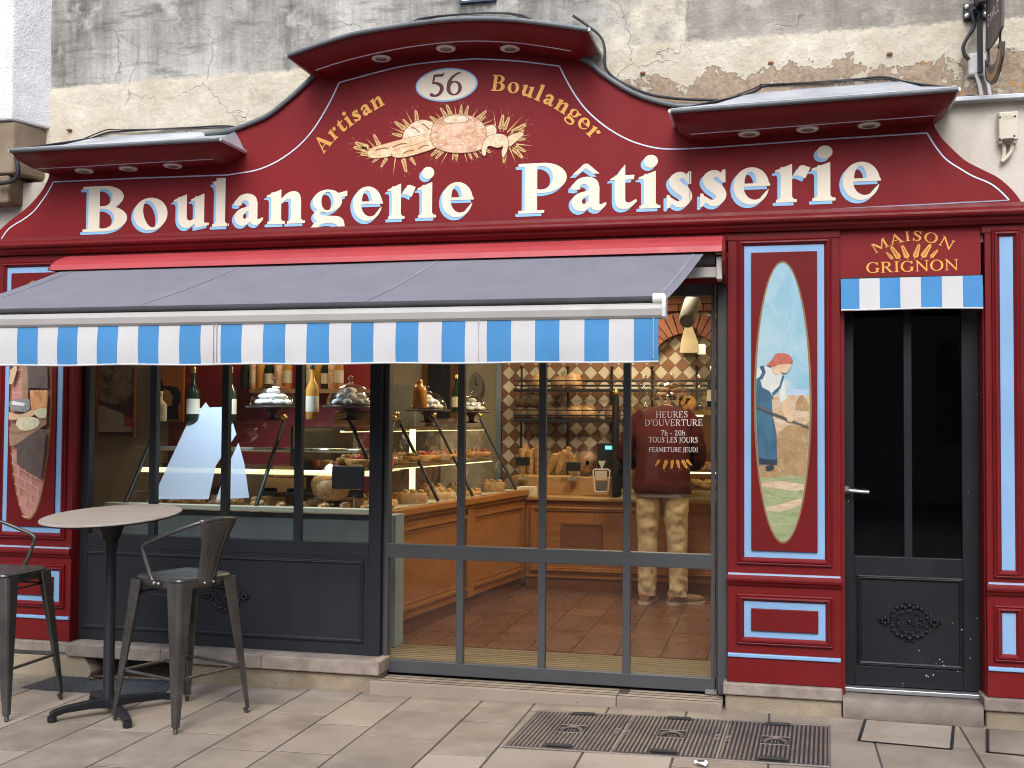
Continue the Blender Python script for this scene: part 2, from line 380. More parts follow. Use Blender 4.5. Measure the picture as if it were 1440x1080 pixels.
        if ch == 'F': return U(two(100), r(100, H - hn, 510, H), r(100, 330, 400, 364), p((490, H), (515, H), (515, 520), (490, 520), (440, 650)), r(385, 260, 410, 440)), 560
        if ch == 'L': return U(two(100), r(100, 0, 520, hn), p((520, 0), (560, 190), (530, 190), (450, 30))), 600
        if ch == 'T': return U(two(265), r(30, H - hn, 590, H), p((30, H), (55, H), (110, 650), (50, 520), (25, 520)), p((590, H), (565, H), (510, 650), (570, 520), (595, 520))), 620
        if ch == 'U': return U(r(100, 200, 100 + st, H), sx(100, H - sf), r(575, 200, 575 + hn, H), sx(575, H - sf, 70, hn), k((144, 220, 88), (165, 90, 84), (280, 22, 66), (400, 18, 52), (540, 80, 46), (592, 220, 34))), 710
        if ch == 'D': return U(two(100), S(I(e(290, 340, 370, 340), r(180, -10, 900, 900)), e(280, 340, 270, 306))), 720
        if ch == 'V': return U(p((60, H), (160, H), (400, 120), (370, -15), (340, -15)), p((345, -15), (372, -15), (640, H), (600, H), (370, 90)), r(0, H - sf, 230, H), r(520, H - sf, 710, H)), 710
        if ch == 'J': return U(r(150, 60, 150 + st, H), sx(150, H - sf), k((194, 90, 88), (180, 0, 74), (120, -70, 50), (60, -70, 60))), 370
        if ch == 'Q': return glyph('O', False, X, Y)
        if ch == "'": return p((70, 690), (160, 690), (110, 460), (85, 460)), 220
        if ch == '-': return r(50, 210, 300, 270), 350
        if ch == '7': return U(r(40, 610, 460, H), p((390, 630), (460, 640), (240, 0), (160, 0)), r(40, 520, 62, H)), 500
        if ch == '2': return U(k((70, 500, 60), (110, 610, 50), (220, 650, 56), (340, 580, 88), (350, 460, 84), (250, 280, 60), (70, 40, 40)), r(50, 0, 430, 70), r(410, 0, 445, 150)), 500
        if ch == '0': return S(e(250, 335, 215, 345), e(250, 335, 130, 318)), 500
        if ch == 'h': return U(r(90, 0, 168, 690), p((20, 650), (168, 695), (168, 640)), r(30, 0, 230, sf), r(350, 0, 428, 330), r(290, 0, 490, sf), k((389, 310, 78), (370, 400, 70), (290, 425, 50), (170, 340, 34))), 510
        if ch == '5': return U(p((130, 650), (160, 700), (410, 700), (440, 755), (410, 640), (172, 640), (128, 440), (100, 440)), k((110, 425, 36), (220, 415, 60), (350, 330, 90), (380, 200, 92), (310, 60, 76), (200, 5, 52), (90, 20, 64), (70, 45, 84))), 500
        if ch == '6': return U(S(e(255, 215, 220, 230), e(260, 215, 132, 200)), k((80, 260, 88), (105, 420, 86), (190, 570, 64), (310, 670, 40), (430, 720, 22))), 500
    return far + X * 0, 260

def sheet(text, bold, res, track=0, boldness=0, style=None):
    """list of cells polygons (flat list of polygons in em units) for every glyph with its pen x"""
    out, pen = [], 0.0
    for ch in text:
        if ch == ' ': pen += .26; continue
        x = np.arange(-120, 900 + 1, res); y = np.arange(-270, 820 + 1, res)
        X, Y = np.meshgrid(x, y)
        f, adv = glyph(ch, bold, X, Y); f = f - boldness
        if style == 'big': f = np.maximum(f, -128 - Y)
        out.append((ch, pen, adv / 1000, cells(x, y, f)))
        pen += adv / 1000 + track
    return out, pen - track

def cells(x, y, f):
    polys = []
    ins = f < 0
    nY, nX = f.shape
    for j in range(nY - 1):
        run = None
        row = ins[j, :-1].astype(int) + 2 * ins[j, 1:] + 4 * ins[j + 1, 1:] + 8 * ins[j + 1, :-1]
        for i in list(np.nonzero(row)[0]) + [None]:
            if run is not None and (i is None or row[i] != 15 or i != run[1] + 1):
                polys.append([(x[run[0]], y[j]), (x[run[1] + 1], y[j]), (x[run[1] + 1], y[j + 1]), (x[run[0]], y[j + 1])]); run = None
            if i is None: break
            if row[i] == 15:
                run = (i, i) if run is None else (run[0], i); continue
            c = [(i, j), (i + 1, j), (i + 1, j + 1), (i, j + 1)]
            q = []
            for (a, b), (a2, b2) in zip(c, c[1:] + c[:1]):
                u, v = f[b, a], f[b2, a2]
                if u < 0: q.append((x[a], y[b]))
                if (u < 0) != (v < 0):
                    t = u / (u - v); q.append((x[a] + t * (x[a2] - x[a]), y[b] + t * (y[b2] - y[b])))
            if len(q) > 2: polys.append(q)
    return polys
# ------------------------------------------------------------------ setting: materials
def plaster_mat():
    t = NT('flaking_limewash'); co = t.co(); x, y, z = t.sep(co)
    n1 = t.noise(co, 1.3, 6, .6); n2 = t.noise(co, 6, 8, .65); n3 = t.noise(co, 38, 5, .6); st = t.noise(t.co((3.2, 3.2, .35)), 2.0, 8, .7); hz = t.noise(t.co((.7, .7, 4)), 4, 7, .65)
    wob = t.math('ADD', t.math('MULTIPLY', t.math('SUBTRACT', n2, .5), .10), t.math('MULTIPLY', t.math('SUBTRACT', n3, .5), .05))
    zz = t.math('ADD', z, wob)
    cream = t.mix(t.ramp(n2, .35, .68), (.50, .447, .335), (.66, .61, .49)); cream = t.mix(t.ramp(st, .5, .8, 0, .5), cream, (.40, .35, .265))
    cream = t.mix(t.ramp(n3, .58, .75, 0, .35), cream, (.33, .285, .21))
    grey = t.mix(t.ramp(t.math('ADD', t.math('MULTIPLY', n1, .55), t.math('MULTIPLY', st, .45)), .40, .60), (.16, .155, .143), (.50, .485, .43))
    grey = t.mix(t.ramp(hz, .52, .70, 0, .75), grey, (.10, .097, .09)); grey = t.mix(t.ramp(n2, .56, .70, 0, .8), grey, (.52, .50, .44))
    grey = t.mix(t.ramp(x, -1.1, -.55, 0, .5), grey, t.mix(t.ramp(n2, .35, .65), (.25, .215, .165), (.46, .42, .34)))
    band = t.ramp(zz, 3.615, 3.635)
    # a lighter patch of the upper render, in blocks, between the two hoods
    blk = t.math('MULTIPLY', t.ramp(x, -.98, -.96), t.ramp(x, -.47, -.49, 0, 1)); band = t.math('MULTIPLY', band, t.math('SUBTRACT', 1.0, t.math('MULTIPLY', blk, t.ramp(n2, .4, .6))))
    c = t.mix(band, cream, grey)
    # bare render where the limewash has come off, lower right and in a few spots lower left
    pe = t.math('ADD', t.math('MULTIPLY', n2, .7), t.math('MULTIPLY', n3, .3))
    low = t.math('MULTIPLY', t.ramp(z, 3.53, 3.40), t.ramp(x, -1.05, -.8)); low2 = t.math('MULTIPLY', t.ramp(z, 3.36, 3.24, 0, .72), t.ramp(x, -3.9, -3.5))
    lowm = t.math('MAXIMUM', low, low2)
    bare = t.ramp(t.math('ADD', pe, t.math('MULTIPLY', lowm, .235)), .672, .69)
    bc = t.mix(t.ramp(n3, .35, .65), (.265, .20, .138), (.39, .305, .215)); och = t.math('MULTIPLY', t.ramp(t.noise(co, 5.5, 4), .57, .6), t.ramp(x, .55, .75)); bc = t.mix(och, bc, (.42, .23, .065))
    c = t.mix(bare, c, bc)
    fl = t.ramp(t.noise(co, 55, 4, .6, .5), .70, .72, 0, .8); c = t.mix(t.math('MULTIPLY', fl, t.ramp(n1, .45, .6)), c, (.60, .58, .52))
    wc = t.mix(.12, co, t.n.new('ShaderNodeTexNoise').outputs[1]); cr = t.voro(wc, 2.6, 'DISTANCE_TO_EDGE'); ck = t.ramp(cr, .002, .006, 1, 0)
    ck = t.math('MULTIPLY', ck, t.ramp(n1, .5, .62)); c = t.mix(t.math('MULTIPLY', ck, .25), c, (.20, .18, .15))
    h = t.math('SUBTRACT', t.math('ADD', t.math('MULTIPLY', n2, .5), t.math('MULTIPLY', n3, .35)), t.math('ADD', t.math('MULTIPLY', bare, .35), t.math('MULTIPLY', ck, .5)))
    t.bump(h, .75, .03); return t.out(c, .95, 0, .15)
def plain_plaster(name, a, b, bump=.3, sc=4):
    t = NT(name); co = t.co(); n = t.noise(co, sc, 7, .6); f = t.noise(co, sc * 14, 4); st = t.noise(t.co((2.5, 2.5, .4)), 2, 7, .7)
    c = t.mix(t.ramp(n, .3, .7), a, b); c = t.mix(t.ramp(st, .55, .8, 0, .35), c, tuple(q * .6 for q in a)); c = t.mix(t.ramp(f, .60, .75, 0, .35), c, tuple(q * .6 for q in a))
    t.bump(t.math('ADD', n, t.math('MULTIPLY', f, .4)), bump, .02); return t.out(c, .93, 0, .15)
def stone(name, a, b, sc=7, bump=.3, rough=.8, stain=.3, per=True):
    t = NT(name); co = t.co(); n = t.noise(co, sc, 8, .65); f = t.noise(co, sc * 16, 4, .6); m = t.noise(co, 1.4, 4)
    c = t.mix(t.ramp(n, .3, .7), a, b)
    if per: c = t.mix(t.math('MULTIPLY', t.ramp(t.rand(), 0, 1), .8), c, t.mix(t.rand(), tuple(q * .66 for q in a), tuple(min(1, q * 1.12) for q in b)))
    c = t.mix(t.ramp(m, .52, .72, 0, stain), c, tuple(q * .5 for q in a)); c = t.mix(t.ramp(f, .58, .75, 0, .3), c, tuple(q * .55 for q in a))
    sp = t.math('LESS_THAN', t.voro(co, 9), t.ramp(t.noise(co, 2.2, 2), .42, .75, 0, .085)); c = t.mix(t.math('MULTIPLY', sp, .6), c, (.11, .10, .09))
    t.bump(t.math('ADD', n, t.math('MULTIPLY', f, .5)), bump, .008); return t.out(c, t.ramp(n, .3, .7, rough - .12, rough + .1), 0, .25)
PLASTER = plaster_mat()
SMOOTH_PL = plain_plaster('cream_smooth_render', (.55, .51, .43), (.65, .61, .53), .25)
WHITE_RENDER = plain_plaster('rough_white_render', (.74, .74, .735), (.86, .86, .85), 1.0, 7)
CORBEL = stone('brown_corbel_stone', (.13, .09, .052), (.33, .265, .18), 5, 1.0, .9, .8)
PAVE = stone('sandstone_paving', (.19, .157, .121), (.33, .283, .225), 4.5, .35, .6, .45)
MORTAR = stone('paving_joint', (.06, .053, .046), (.09, .08, .07), 12, .3, .9, per=False)
COPING = stone('limestone_coping', (.20, .165, .135), (.37, .315, .265), 11, .5, .8, .5, per=False)
ROUGH = stone('rough_plinth_stone', (.19, .155, .10), (.40, .335, .235), 8, 1.0, .95, .5)
STEP = stone('worn_step_stone', (.155, .13, .105), (.26, .22, .185), 6, .5, .8, .5, per=False)
GROOVE = stone('grooved_limestone', (.20, .162, .12), (.30, .25, .195), 8, .2, .7, per=True)
GROOVE_IN = stone('waxed_grooved_stone', (.15, .105, .048), (.21, .15, .07), 8, .15, .6)
TERRA = stone('terracotta_tile', (.085, .038, .020), (.135, .062, .033), 4, .12, .3, .1)
INNER = plain_plaster('shop_cream_wall', (.50, .43, .29), (.58, .50, .35), .05)
CEIL = plain_plaster('shop_ceiling', (.45, .40, .32), (.5, .45, .36), .05)
REDWALL = paint('red_shop_panel', (.20, .018, .016), .35, .1, dirt=.1)
STREET = stone('street_setts', (.10, .095, .088), (.16, .15, .14), 3, .3, .85, per=False)
OPP_A = plain_plaster('street_facade_render', (.30, .27, .23), (.38, .35, .30), .2, 1)
OPP_W = paint('street_shutter', (.14, .15, .16), .5)

# ------------------------------------------------------------------ ground
g = MB(); xs = [-60, -20, -9, -6, -4.4, -3, -1.8, -.6, 4, 20, 60]
for x0, x1 in zip(xs, xs[1:]):
    z0, z1 = (max(gz(x0), -.09) - .003, max(gz(x1), -.09) - .003)
    g.poly([(x0, -3.6, z0), (x1, -3.6, z1), (x1, .3, z1), (x0, .3, z0)])
pavement = structure(g.build('pavement', MORTAR))
g = MB()
for x0, x1 in zip(xs, xs[1:]):
    z0, z1 = (max(gz(x0), -.09) - .03, max(gz(x1), -.09) - .03)
    g.poly([(x0, -60, z0 - .02), (x1, -60, z1 - .02), (x1, -3.6, z1), (x0, -3.6, z0)])
structure(g.build('road', STREET))
cols = [-6.3, -5.85, -5.4, -5.0, -4.6, -4.2, -3.8, -3.39, -2.99, -2.6, -2.28, -1.97, -1.56, -1.265, -.86, -.45, -.03, .46, .9, 1.33, 1.75, 2.2, 2.6, 3.0]
rp = random.Random(21); sj = .0055
for i, (a, b) in enumerate(zip(cols, cols[1:])):
    y = -.02 if i != 12 else -.02
    cuts = [0.05]; y = [-.52, -.27, -.40][i % 3] + rp.uniform(-.05, .05)
    if abs(a + 1.56) < .01: y = -.52
    while y > -3.5: cuts.append(y); y -= .57 if abs(a + 1.56) < .01 else rp.choice([.48, .57, .66, .74])
    cuts.append(-3.58)
    for y1, y0 in zip(cuts, cuts[1:]):
        if y1 - y0 < .06: continue
        q = MB(); dz = [rp.uniform(-.0012, .0012) for _ in range(4)]; e = sj; xx0, xx1, yy0, yy1 = a + e, b - e, y0 + e, y1 - e; k = .0025
        zs = [gz(xx0), gz(xx1), gz(xx1), gz(xx0)]; c4 = [(xx0, yy0), (xx1, yy0), (xx1, yy1), (xx0, yy1)]; c4i = [(xx0 + k, yy0 + k), (xx1 - k, yy0 + k), (xx1 - k, yy1 - k), (xx0 + k, yy1 - k)]
        r0 = [(x, yv, z - .03) for (x, yv), z in zip(c4, zs)]; r1 = [(x, yv, z - .0016 + d) for (x, yv), z, d in zip(c4, zs, dz)]; r2 = [(x, yv, z + d) for (x, yv), z, d in zip(c4i, zs, dz)]
        q.loft([r0, r1, r2], True, True, 0, False)
        q.build('paving_stone', PAVE, pavement)

# ------------------------------------------------------------------ the old building round the shopfront
XL, XR, XFAR = -4.785, 1.245, 14
bld = thing('stone_building', 'old town building with flaking limewashed wall rising above the red shopfront', 'building', (-1.7, .3, 0))
rng = np.random.RandomState(5)
def vnoise(X, Z, s):
    gx, gzz = X * s + 100, Z * s + 100; x0 = np.floor(gx).astype(int); z0 = np.floor(gzz).astype(int); fx = gx - x0; fz = gzz - z0
    tb = np.random.RandomState(int(s * 10)).rand(256, 256); fx = fx * fx * (3 - 2 * fx); fz = fz * fz * (3 - 2 * fz)
    t = lambda a, b: tb[a % 256, b % 256]
    return (t(x0, z0) * (1 - fx) + t(x0 + 1, z0) * fx) * (1 - fz) + (t(x0, z0 + 1) * (1 - fx) + t(x0 + 1, z0 + 1) * fx) * fz
gx_, gz_ = np.arange(-4.62, 1.9, .024), np.arange(2.56, 4.5, .024)
XX, ZZ = np.meshgrid(gx_, gz_); hgt = (vnoise(XX, ZZ, 1.5) - .5) * .014 + (vnoise(XX, ZZ, 6) - .5) * .008 + (vnoise(XX, ZZ, 19) - .5) * .006 + (vnoise(XX, ZZ, 37) - .5) * .004
hgt += np.where(ZZ < 3.62 + (vnoise(XX, ZZ, 9) - .5) * .05, -.006, 0)
w = MB(); nx = len(gx_); vv = [(x, .12 + h, z) for x, h, z in zip(XX.ravel(), hgt.ravel(), ZZ.ravel())]
w.add(vv, [(j * nx + i, j * nx + i + 1, (j + 1) * nx + i + 1, (j + 1) * nx + i) for j in range(len(gz_) - 1) for i in range(nx - 1)], 0, True)
w.build('plaster_wall', PLASTER, bld, recalc=False)
w = MB(); w.box(-XFAR, XFAR, .15, .5, 4.45, 9.5); w.box(1.85, XFAR, .14, .5, -.1, 4.46); w.box(-XFAR, -4.6, .14, .5, -.2, 4.46); w.box(-4.7, 1.9, .15, .5, 2.45, 4.47)
w.box(1.24, 1.86, .145, .5, -.1, 2.6); w.build('outer_wall', SMOOTH_PL, bld)
# smooth cream render beside the two ends of the sign
zled = P(1440, 139, .05)[2]
w = MB(); w.box(.80, 1.9, .045, .14, 2.45, zled - .012); w.box(1.252, 1.9, .0455, .14, -.1, 2.449); w.build('smooth_render_right', SMOOTH_PL, bld).name = 'smooth_render'
w = MB(); w.box(-5.6, -4.2, .045, .14, 2.45, 3.0); w.box(-5.6, -4.79, .0455, .14, -.2, 2.449); w.build('smooth_render', SMOOTH_PL, bld)
w = MB(); w.box(.86, 1.9, -.02, .14, zled - .012, zled + .012); w.build('lead_ledge', ZINC, bld, bevel=.004)
# white rendered pier at the left with its stone corbel
c1 = P(17, 100, -.12)[0]
pier = MB(); n = 60
def plan(zc): return [(-5.8, -.12), (c1, -.12), (-4.49, .14), (-5.8, .14)]
pz = np.linspace(3.335, 9, 2); pier.slab(plan(0), 3.36, 9.0); pier.build('white_pier', WHITE_RENDER, bld, bevel=.012)
w = MB(); w.slab([(-5.8, -.10), (c1 + .005, -.10), (P(63, 200, .1)[0], .14), (-5.8, .14)], 3.03, 3.356); w.build('corbel', CORBEL, bld, bevel=.012)
w = MB(); w.slab([(-5.8, -.09), (P(24, 260, -.05)[0] - .03, -.09), (P(26, 260, 0)[0], .14), (-5.8, .14)], P(10, 287, -.05)[2], 3.024); w.build('corbel', CORBEL, bld, bevel=.014)
# plinth and sill under the shop window, with the broken cellar opening
sx0, sx1 = XL + .02, P(535, 923, -.03)[0]
w = MB(); a = -4.2
for x0, x1 in ((XL + .60, -3.55), (-3.547, -2.9), (-2.897, sx1)): w.box(x0, x1, -.06, .14, .072, .148)
w.build('sill_coping', COPING, bld, bevel=.006)
w = MB(); w.box(-3.37, sx1 - .012, -.035, .14, -.1, .07); w.build('plinth_stone', ROUGH, bld, bevel=.012)
w = MB(); w.prism([(-4.22, -.1), (-4.06, -.1), (-4.02, -.02), (-4.05, .03), (-4.07, .07), (-4.22, .07)], -.04, .14); w.build('plinth_stone', ROUGH, bld, bevel=.01)
w = MB(); w.box(-4.1, -3.35, .12, .13, -.12, .08); w.build('cellar_opening', BLACK, bld)

# buildings over the road, seen only as faint reflections in the glass
opp = thing('street_building', 'pale stone houses across the street, only glimpsed in the glass', 'building', (0, -15, 0))
q = MB(); q.box(-22, -3.2, -22, -17, -.2, 6.0); q.box(-1.6, 22, -22, -16.5, -.2, 6.6); q.box(-3.2, -1.6, -26, -25, -.2, 6); q.build('wall', OPP_A, opp)
for i in range(12):
    for k in range(2):
        x = -20 + i * 3.3
        if -5 < x < 0: continue
        q = MB(); yy = -16.98 if x < -3 else -16.48; q.box(x, x + 1.2, yy, yy + .06, 1.2 + k * 3.2, 3.1 + k * 3.2); q.build('window', OPP_W, opp)

# ------------------------------------------------------------------ shop interior shell
FLZ = .125; IX0, IX1, IYB = -6.4, -.10, 4.6
w = MB(); w.box(IX0, IX1 + .3, .17, IYB, .02, FLZ - .01); shop_floor = structure(w.build('shop_floor', MORTAR))
ny = 0
for i in range(9):
    y = .60 - (i % 2) * .12
    while y < 3.05:
        L = rp.choice([.24, .30, .36]); x0 = -2.55 + i * .27
        y0c, y1c = max(y, .60), min(y + L, 3.1)
        if y1c - y0c > .05:
            q = MB(); q.box(x0 + .003, x0 + .267, y0c + .003, y1c - .003, FLZ - .02, FLZ + rp.uniform(-.001, .001)); q.build('floor_tile', TERRA, shop_floor)
        y += L
for i in range(9):                                  # grooved stone strips just inside the door
    y0 = .172 + i * .0475
    for x0, x1 in ((-2.45, -1.10), (-1.096, IX1)):
        q = MB(); q.box(x0, x1, y0 + .009, y0 + .041, FLZ - .009, FLZ - .0024); q.build('grooved_strip', GROOVE_IN, shop_floor)
w = MB(); w.box(-2.45, IX1, .168, .60, FLZ - .02, FLZ - .0034); w.build('groove_bed', BLACK, shop_floor)
w = MB(); w.box(IX0 - .1, IX0, .12, IYB, 0, 2.8); structure(w.build('wall_left', INNER))
w = MB(); w.box(IX1 + .1, IX1 + .2, .14, IYB, 0, 2.8); structure(w.build('wall_right', INNER))
w = MB(); w.box(IX0, IX1 + .1, IYB, IYB + .1, 0, 2.8); structure(w.build('wall_back', INNER))
w = MB(); w.box(IX0 - .1, IX1 + .2, .16, IYB + .1, 2.72, 2.8); structure(w.build('ceiling', CEIL))
w = MB(); w.box(IX0, -2.72, 1.55, 1.60, 0, 2.72)
structure(w.build('partition_wall', INNER))
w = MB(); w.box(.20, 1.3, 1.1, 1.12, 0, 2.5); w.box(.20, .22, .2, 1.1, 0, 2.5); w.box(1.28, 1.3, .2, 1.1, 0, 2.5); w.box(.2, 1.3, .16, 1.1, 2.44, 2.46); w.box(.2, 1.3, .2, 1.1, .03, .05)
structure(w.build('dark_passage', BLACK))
# ------------------------------------------------------------------ lettering helpers
def lettering(mb, text, bold, res, base, height, track=0.0, fit=True, Y=-.02, mi=0, boldness=0):
    """lays text along the pixel path 'base' (baseline, in the sign's plane at depth Y); height = em size in metres"""
    path = [np.array([P(x, y, Y)[0], P(x, y, Y)[2]]) for x, y in base]
    if len(path) > 2: path = [np.array(p) for p in smooth(path, 8)]
    seg = [np.linalg.norm(b - a) for a, b in zip(path, path[1:])]; cum = np.concatenate([[0], np.cumsum(seg)]); L = cum[-1]
    gl, W = sheet(text, bold, res, track, boldness)
    k = L / W if fit else height
    def at(d):
        d0 = min(max(d, 0), L - 1e-6); i = int(np.searchsorted(cum, d0, side='right') - 1); t = (d - cum[i]) / seg[i]
        return path[i] + (path[i + 1] - path[i]) * t, (path[i + 1] - path[i]) / seg[i]
    for ch, pen, adv, polys in gl:
        c, _ = at((pen + adv / 2) * k); e = .35 * adv * k
        p0, _ = at((pen + adv / 2) * k - e); p1, _ = at((pen + adv / 2) * k + e); d = (p1 - p0) / np.linalg.norm(p1 - p0); nrm = np.array([-d[1], d[0]])
        for pl in polys:
            pts = []
            for u, v in pl:
                q = c + d * ((u / 1000 - adv / 2) * k) + nrm * (v / 1000 * height); pts.append((q[0], Y, q[1]))
            mb.poly(pts, mi)
def ear(mb, x, z, ang, L, Y, mi=0, wid=.2):
    """one ear of wheat: plump paired grains on a short stalk, with a beard"""
    c, s = math.cos(ang), math.sin(ang)
    def T(u, v): return (x + L * (u * c - v * s), Y, z + L * (u * s + v * c))
    mb.poly([T(-.05, -.02), T(.2, -.015), T(.2, .015), T(-.05, .02)], mi)
    for i in range(5):
        u = .10 + i * .155; w = wid * (1.0 - .10 * i)
        for sg in (-1, 1):
            mb.poly([T(u, sg * .015), T(u + .03, sg * w * .75), T(u + .15, sg * w), T(u + .235, sg * w * .95), T(u + .20, sg * w * .45), T(u + .12, sg * .02)], mi)
    mb.poly([T(.86, -.03), T(.93, -.06), T(1.06, 0), T(.93, .06), T(.86, .03)], mi)
    for sg in (-1, 1): mb.poly([T(.88, sg * .05), T(1.3, sg * .20 - .006), T(1.3, sg * .20 + .006), T(.92, sg * .07)], mi)

# ------------------------------------------------------------------ the pediment sign
YB = -.02
left_edge = smooth([(0, 323), (14.6, 310), (34.7, 294.7), (48.6, 281), (59.7, 267), (66.7, 254), (69.4, 244.7), (71, 236)], 4)
cap_l = [(290, 190.5), (320, 186), (345, 178), (376, 165), (400, 147), (425, 125), (440, 110), (452, 97)]
cap_r = [(812, 80.5), (829, 90), (849, 106.7), (880, 126.7), (906.7, 139), (938, 148), (960, 151), (990, 151)]
right_edge = [(1312.5, 160), (1312.5, 173), (1321, 189.6), (1333.7, 204), (1356.7, 225), (1379.6, 237.5), (1402.5, 249), (1419, 262.5), (1431.7, 277), (1439, 290)]
out_px = [(-18, 341)] + left_edge + [(78, 205), (200, 196)] + smooth(cap_l, 4) + [(470, 90), (540, 68), (640, 55), (740, 60)] + smooth(cap_r, 4) + [(1100, 140)] + smooth(right_edge, 4) + [(1441, 296)]
sign = thing('fascia_sign', 'tall red curved shop sign lettered Boulangerie Patisserie with painted loaves', 'shop sign', (-1.7, 0, 2.6))
m = MB(); m.prism(XZ(*out_px, Y=YB), YB, .11); m.build('sign_board', RED_SIGN, sign)
def stripe_path(mb, pts, w, Y, closed=False):
    p = [np.array([P(x, y, Y)[0], P(x, y, Y)[2]]) for x, y in pts]; L, R = [], []
    for i in range(len(p)):
        a, b = p[max(i - 1, 0)], p[min(i + 1, len(p) - 1)]; d = (b - a) / (np.linalg.norm(b - a) + 1e-9); nn = np.array([-d[1], d[0]]); L.append(p[i] + nn * w / 2); R.append(p[i] - nn * w / 2)
    for i in range(len(p) - 1):
        mb.poly([(L[i][0], Y, L[i][1]), (L[i + 1][0], Y, L[i + 1][1]), (R[i + 1][0], Y, R[i + 1][1]), (R[i][0], Y, R[i][1])])
pin_a = smooth([(1, 337), (11, 323), (21.7, 315), (32, 309), (47, 297.5), (58, 283.6), (66.7, 271), (75, 255.8)], 4)
pin_b = [(75, 255.8), (200, 250.3), (320, 246)]
pin_c = smooth([(320, 246), (356.7, 240), (380, 231.7), (402, 219), (424.7, 200.5), (444, 177), (463.6, 144), (477, 116)], 5)
pin_d = smooth([(477, 116), (555, 95.5), (603.6, 87.8), (660, 83.3), (675.6, 83), (729, 86), (786.7, 93)], 5)
pin_e = smooth([(786.7, 93), (795.6, 111), (809, 134), (826.7, 156.7), (853, 179), (884, 196.7), (915.6, 206.7), (941, 209.5), (970, 209)], 5)
pin_f = [(970, 209), (1000, 207.5), (1160, 196), (1303.5, 187)]
pin_g = smooth([(1303.5, 187), (1317, 208), (1331.7, 225), (1352.5, 238.5), (1369, 248), (1390, 256.7), (1404.6, 266.7), (1419, 281)], 5)
m = MB()
for q in (pin_a, pin_b, pin_c, pin_d, pin_e, pin_f, pin_g): stripe_path(m, q, .0075, YB - .002)
m.build('pinstripe', LINE, sign)
m = MB(); stripe_path(m, [(0, 338), (318, 330.5), (480, 325.6), (960, 304.6), (1419, 281.5)], .006, YB - .0022); m.build('pinstripe', paint('dull_pinstripe', (.30, .32, .40), .4), sign)
m = MB()
for q in ([(318, 247), (320, 331)], [(969.5, 209), (970.5, 305)]): stripe_path(m, q, .0035, YB - .0046)
m.build('board_seam', paint('seam_dark_red', (.075, .012, .012), .6), sign)  # thin dark red lines along the board joints
# zinc capping along the swept shoulders
for pts in (cap_l, cap_r):
    m = MB(); pp = smooth(pts, 5); pw = [P(x, y, YB) for x, y in pp]
    m.tube([(p[0], YB - .012, p[2] + .004) for p in pw], .0145, 8)
    m.loft([[(p[0], YB - .012, p[2] + .008), (p[0], .13, p[2] + .055)] for p in pw], False, False)
    m.build('lead_cap', LEAD, sign)
# the big letters: pixel span, baseline height, glyph
big = [('B', 117, 179.3), ('o', 188.4, 236), ('u', 244.5, 294.4), ('l', 298.2, 322.2), ('a', 329.5, 370.7), ('n', 375.2, 429.3), ('g', 438.5, 488.4), ('e', 496.6, 538.8), ('r', 545, 584.5), ('i', 587, 613.5), ('e', 621.4, 666.3),
       ('P', 729, 796.9), ('â', 803, 853), ('t', 857.7, 895.8), ('i', 898, 928.8), ('s', 937.5, 973.3), ('s', 984.6, 1021.5), ('e', 1031.5, 1083.3), ('r', 1090, 1139.6), ('i', 1141, 1175), ('e', 1185, 1239)]
def base_z(px_):
    xs_ = [148, 310, 564, 600, 760, 913, 1115, 1160]; ys_ = [323.3, 318.2, 310, 307.9, 301.3, 294.6, 282.7, 280.8]
    return P(px_, np.interp(px_, xs_, ys_), YB)[2]
bz = [base_z(x) for x in (148, 310, 564, 600, 760, 913, 1115, 1160)]
bzf = np.polyfit([148, 310, 564, 600, 760, 913, 1115, 1160], bz, 1)
EM = (P(148, 259.5, YB)[2] - base_z(148)) / .684
shadow_dx, shadow_dz = -.0165, -.0165
for ch, a, b in big:
    gl, _ = sheet(ch, True, 7, 0, 0, 'big'); polys = gl[0][3]
    us = [u for pl in polys for u, v in pl]; u0, u1 = min(us), max(us); X0, X1 = P(a, 300, YB)[0], P(b, 300, YB)[0]; zb = np.polyval(bzf, (a + b) / 2)
    f = lambda u, v: (X0 + (u - u0) / (u1 - u0) * (X1 - X0), zb + v / 1000 * EM)
    m = MB()
    for pl in polys: m.poly([(f(u, v)[0], YB - .004, f(u, v)[1]) for u, v in pl])
    lo = m.build('letter', CREAM, sign)
    m = MB(); floor_z = zb - .118 * EM
    for pl in polys: m.poly([(f(u, v)[0] + shadow_dx, YB - .002, max(f(u, v)[1] + shadow_dz, floor_z)) for u, v in pl])
    m.build('letter_shadow', LBLUE, lo)
em2 = (P(700, 105, YB)[2] - P(700, 127.5, YB)[2]) / .684
m = MB(); lettering(m, 'Artisan', True, 16, [(455, 216.5), (473, 195.5), (497, 175), (520, 159.5), (542, 146.5)], em2 * 1.06, .03, Y=YB - .003)
lettering(m, 'Boulanger', True, 16, [(689.5, 127.5), (712, 129.2), (735, 134.5), (760, 143.5), (785, 156), (808, 172.5), (834, 197.5)], em2, .05, Y=YB - .003)
m.build('gold_lettering', GOLD, sign)
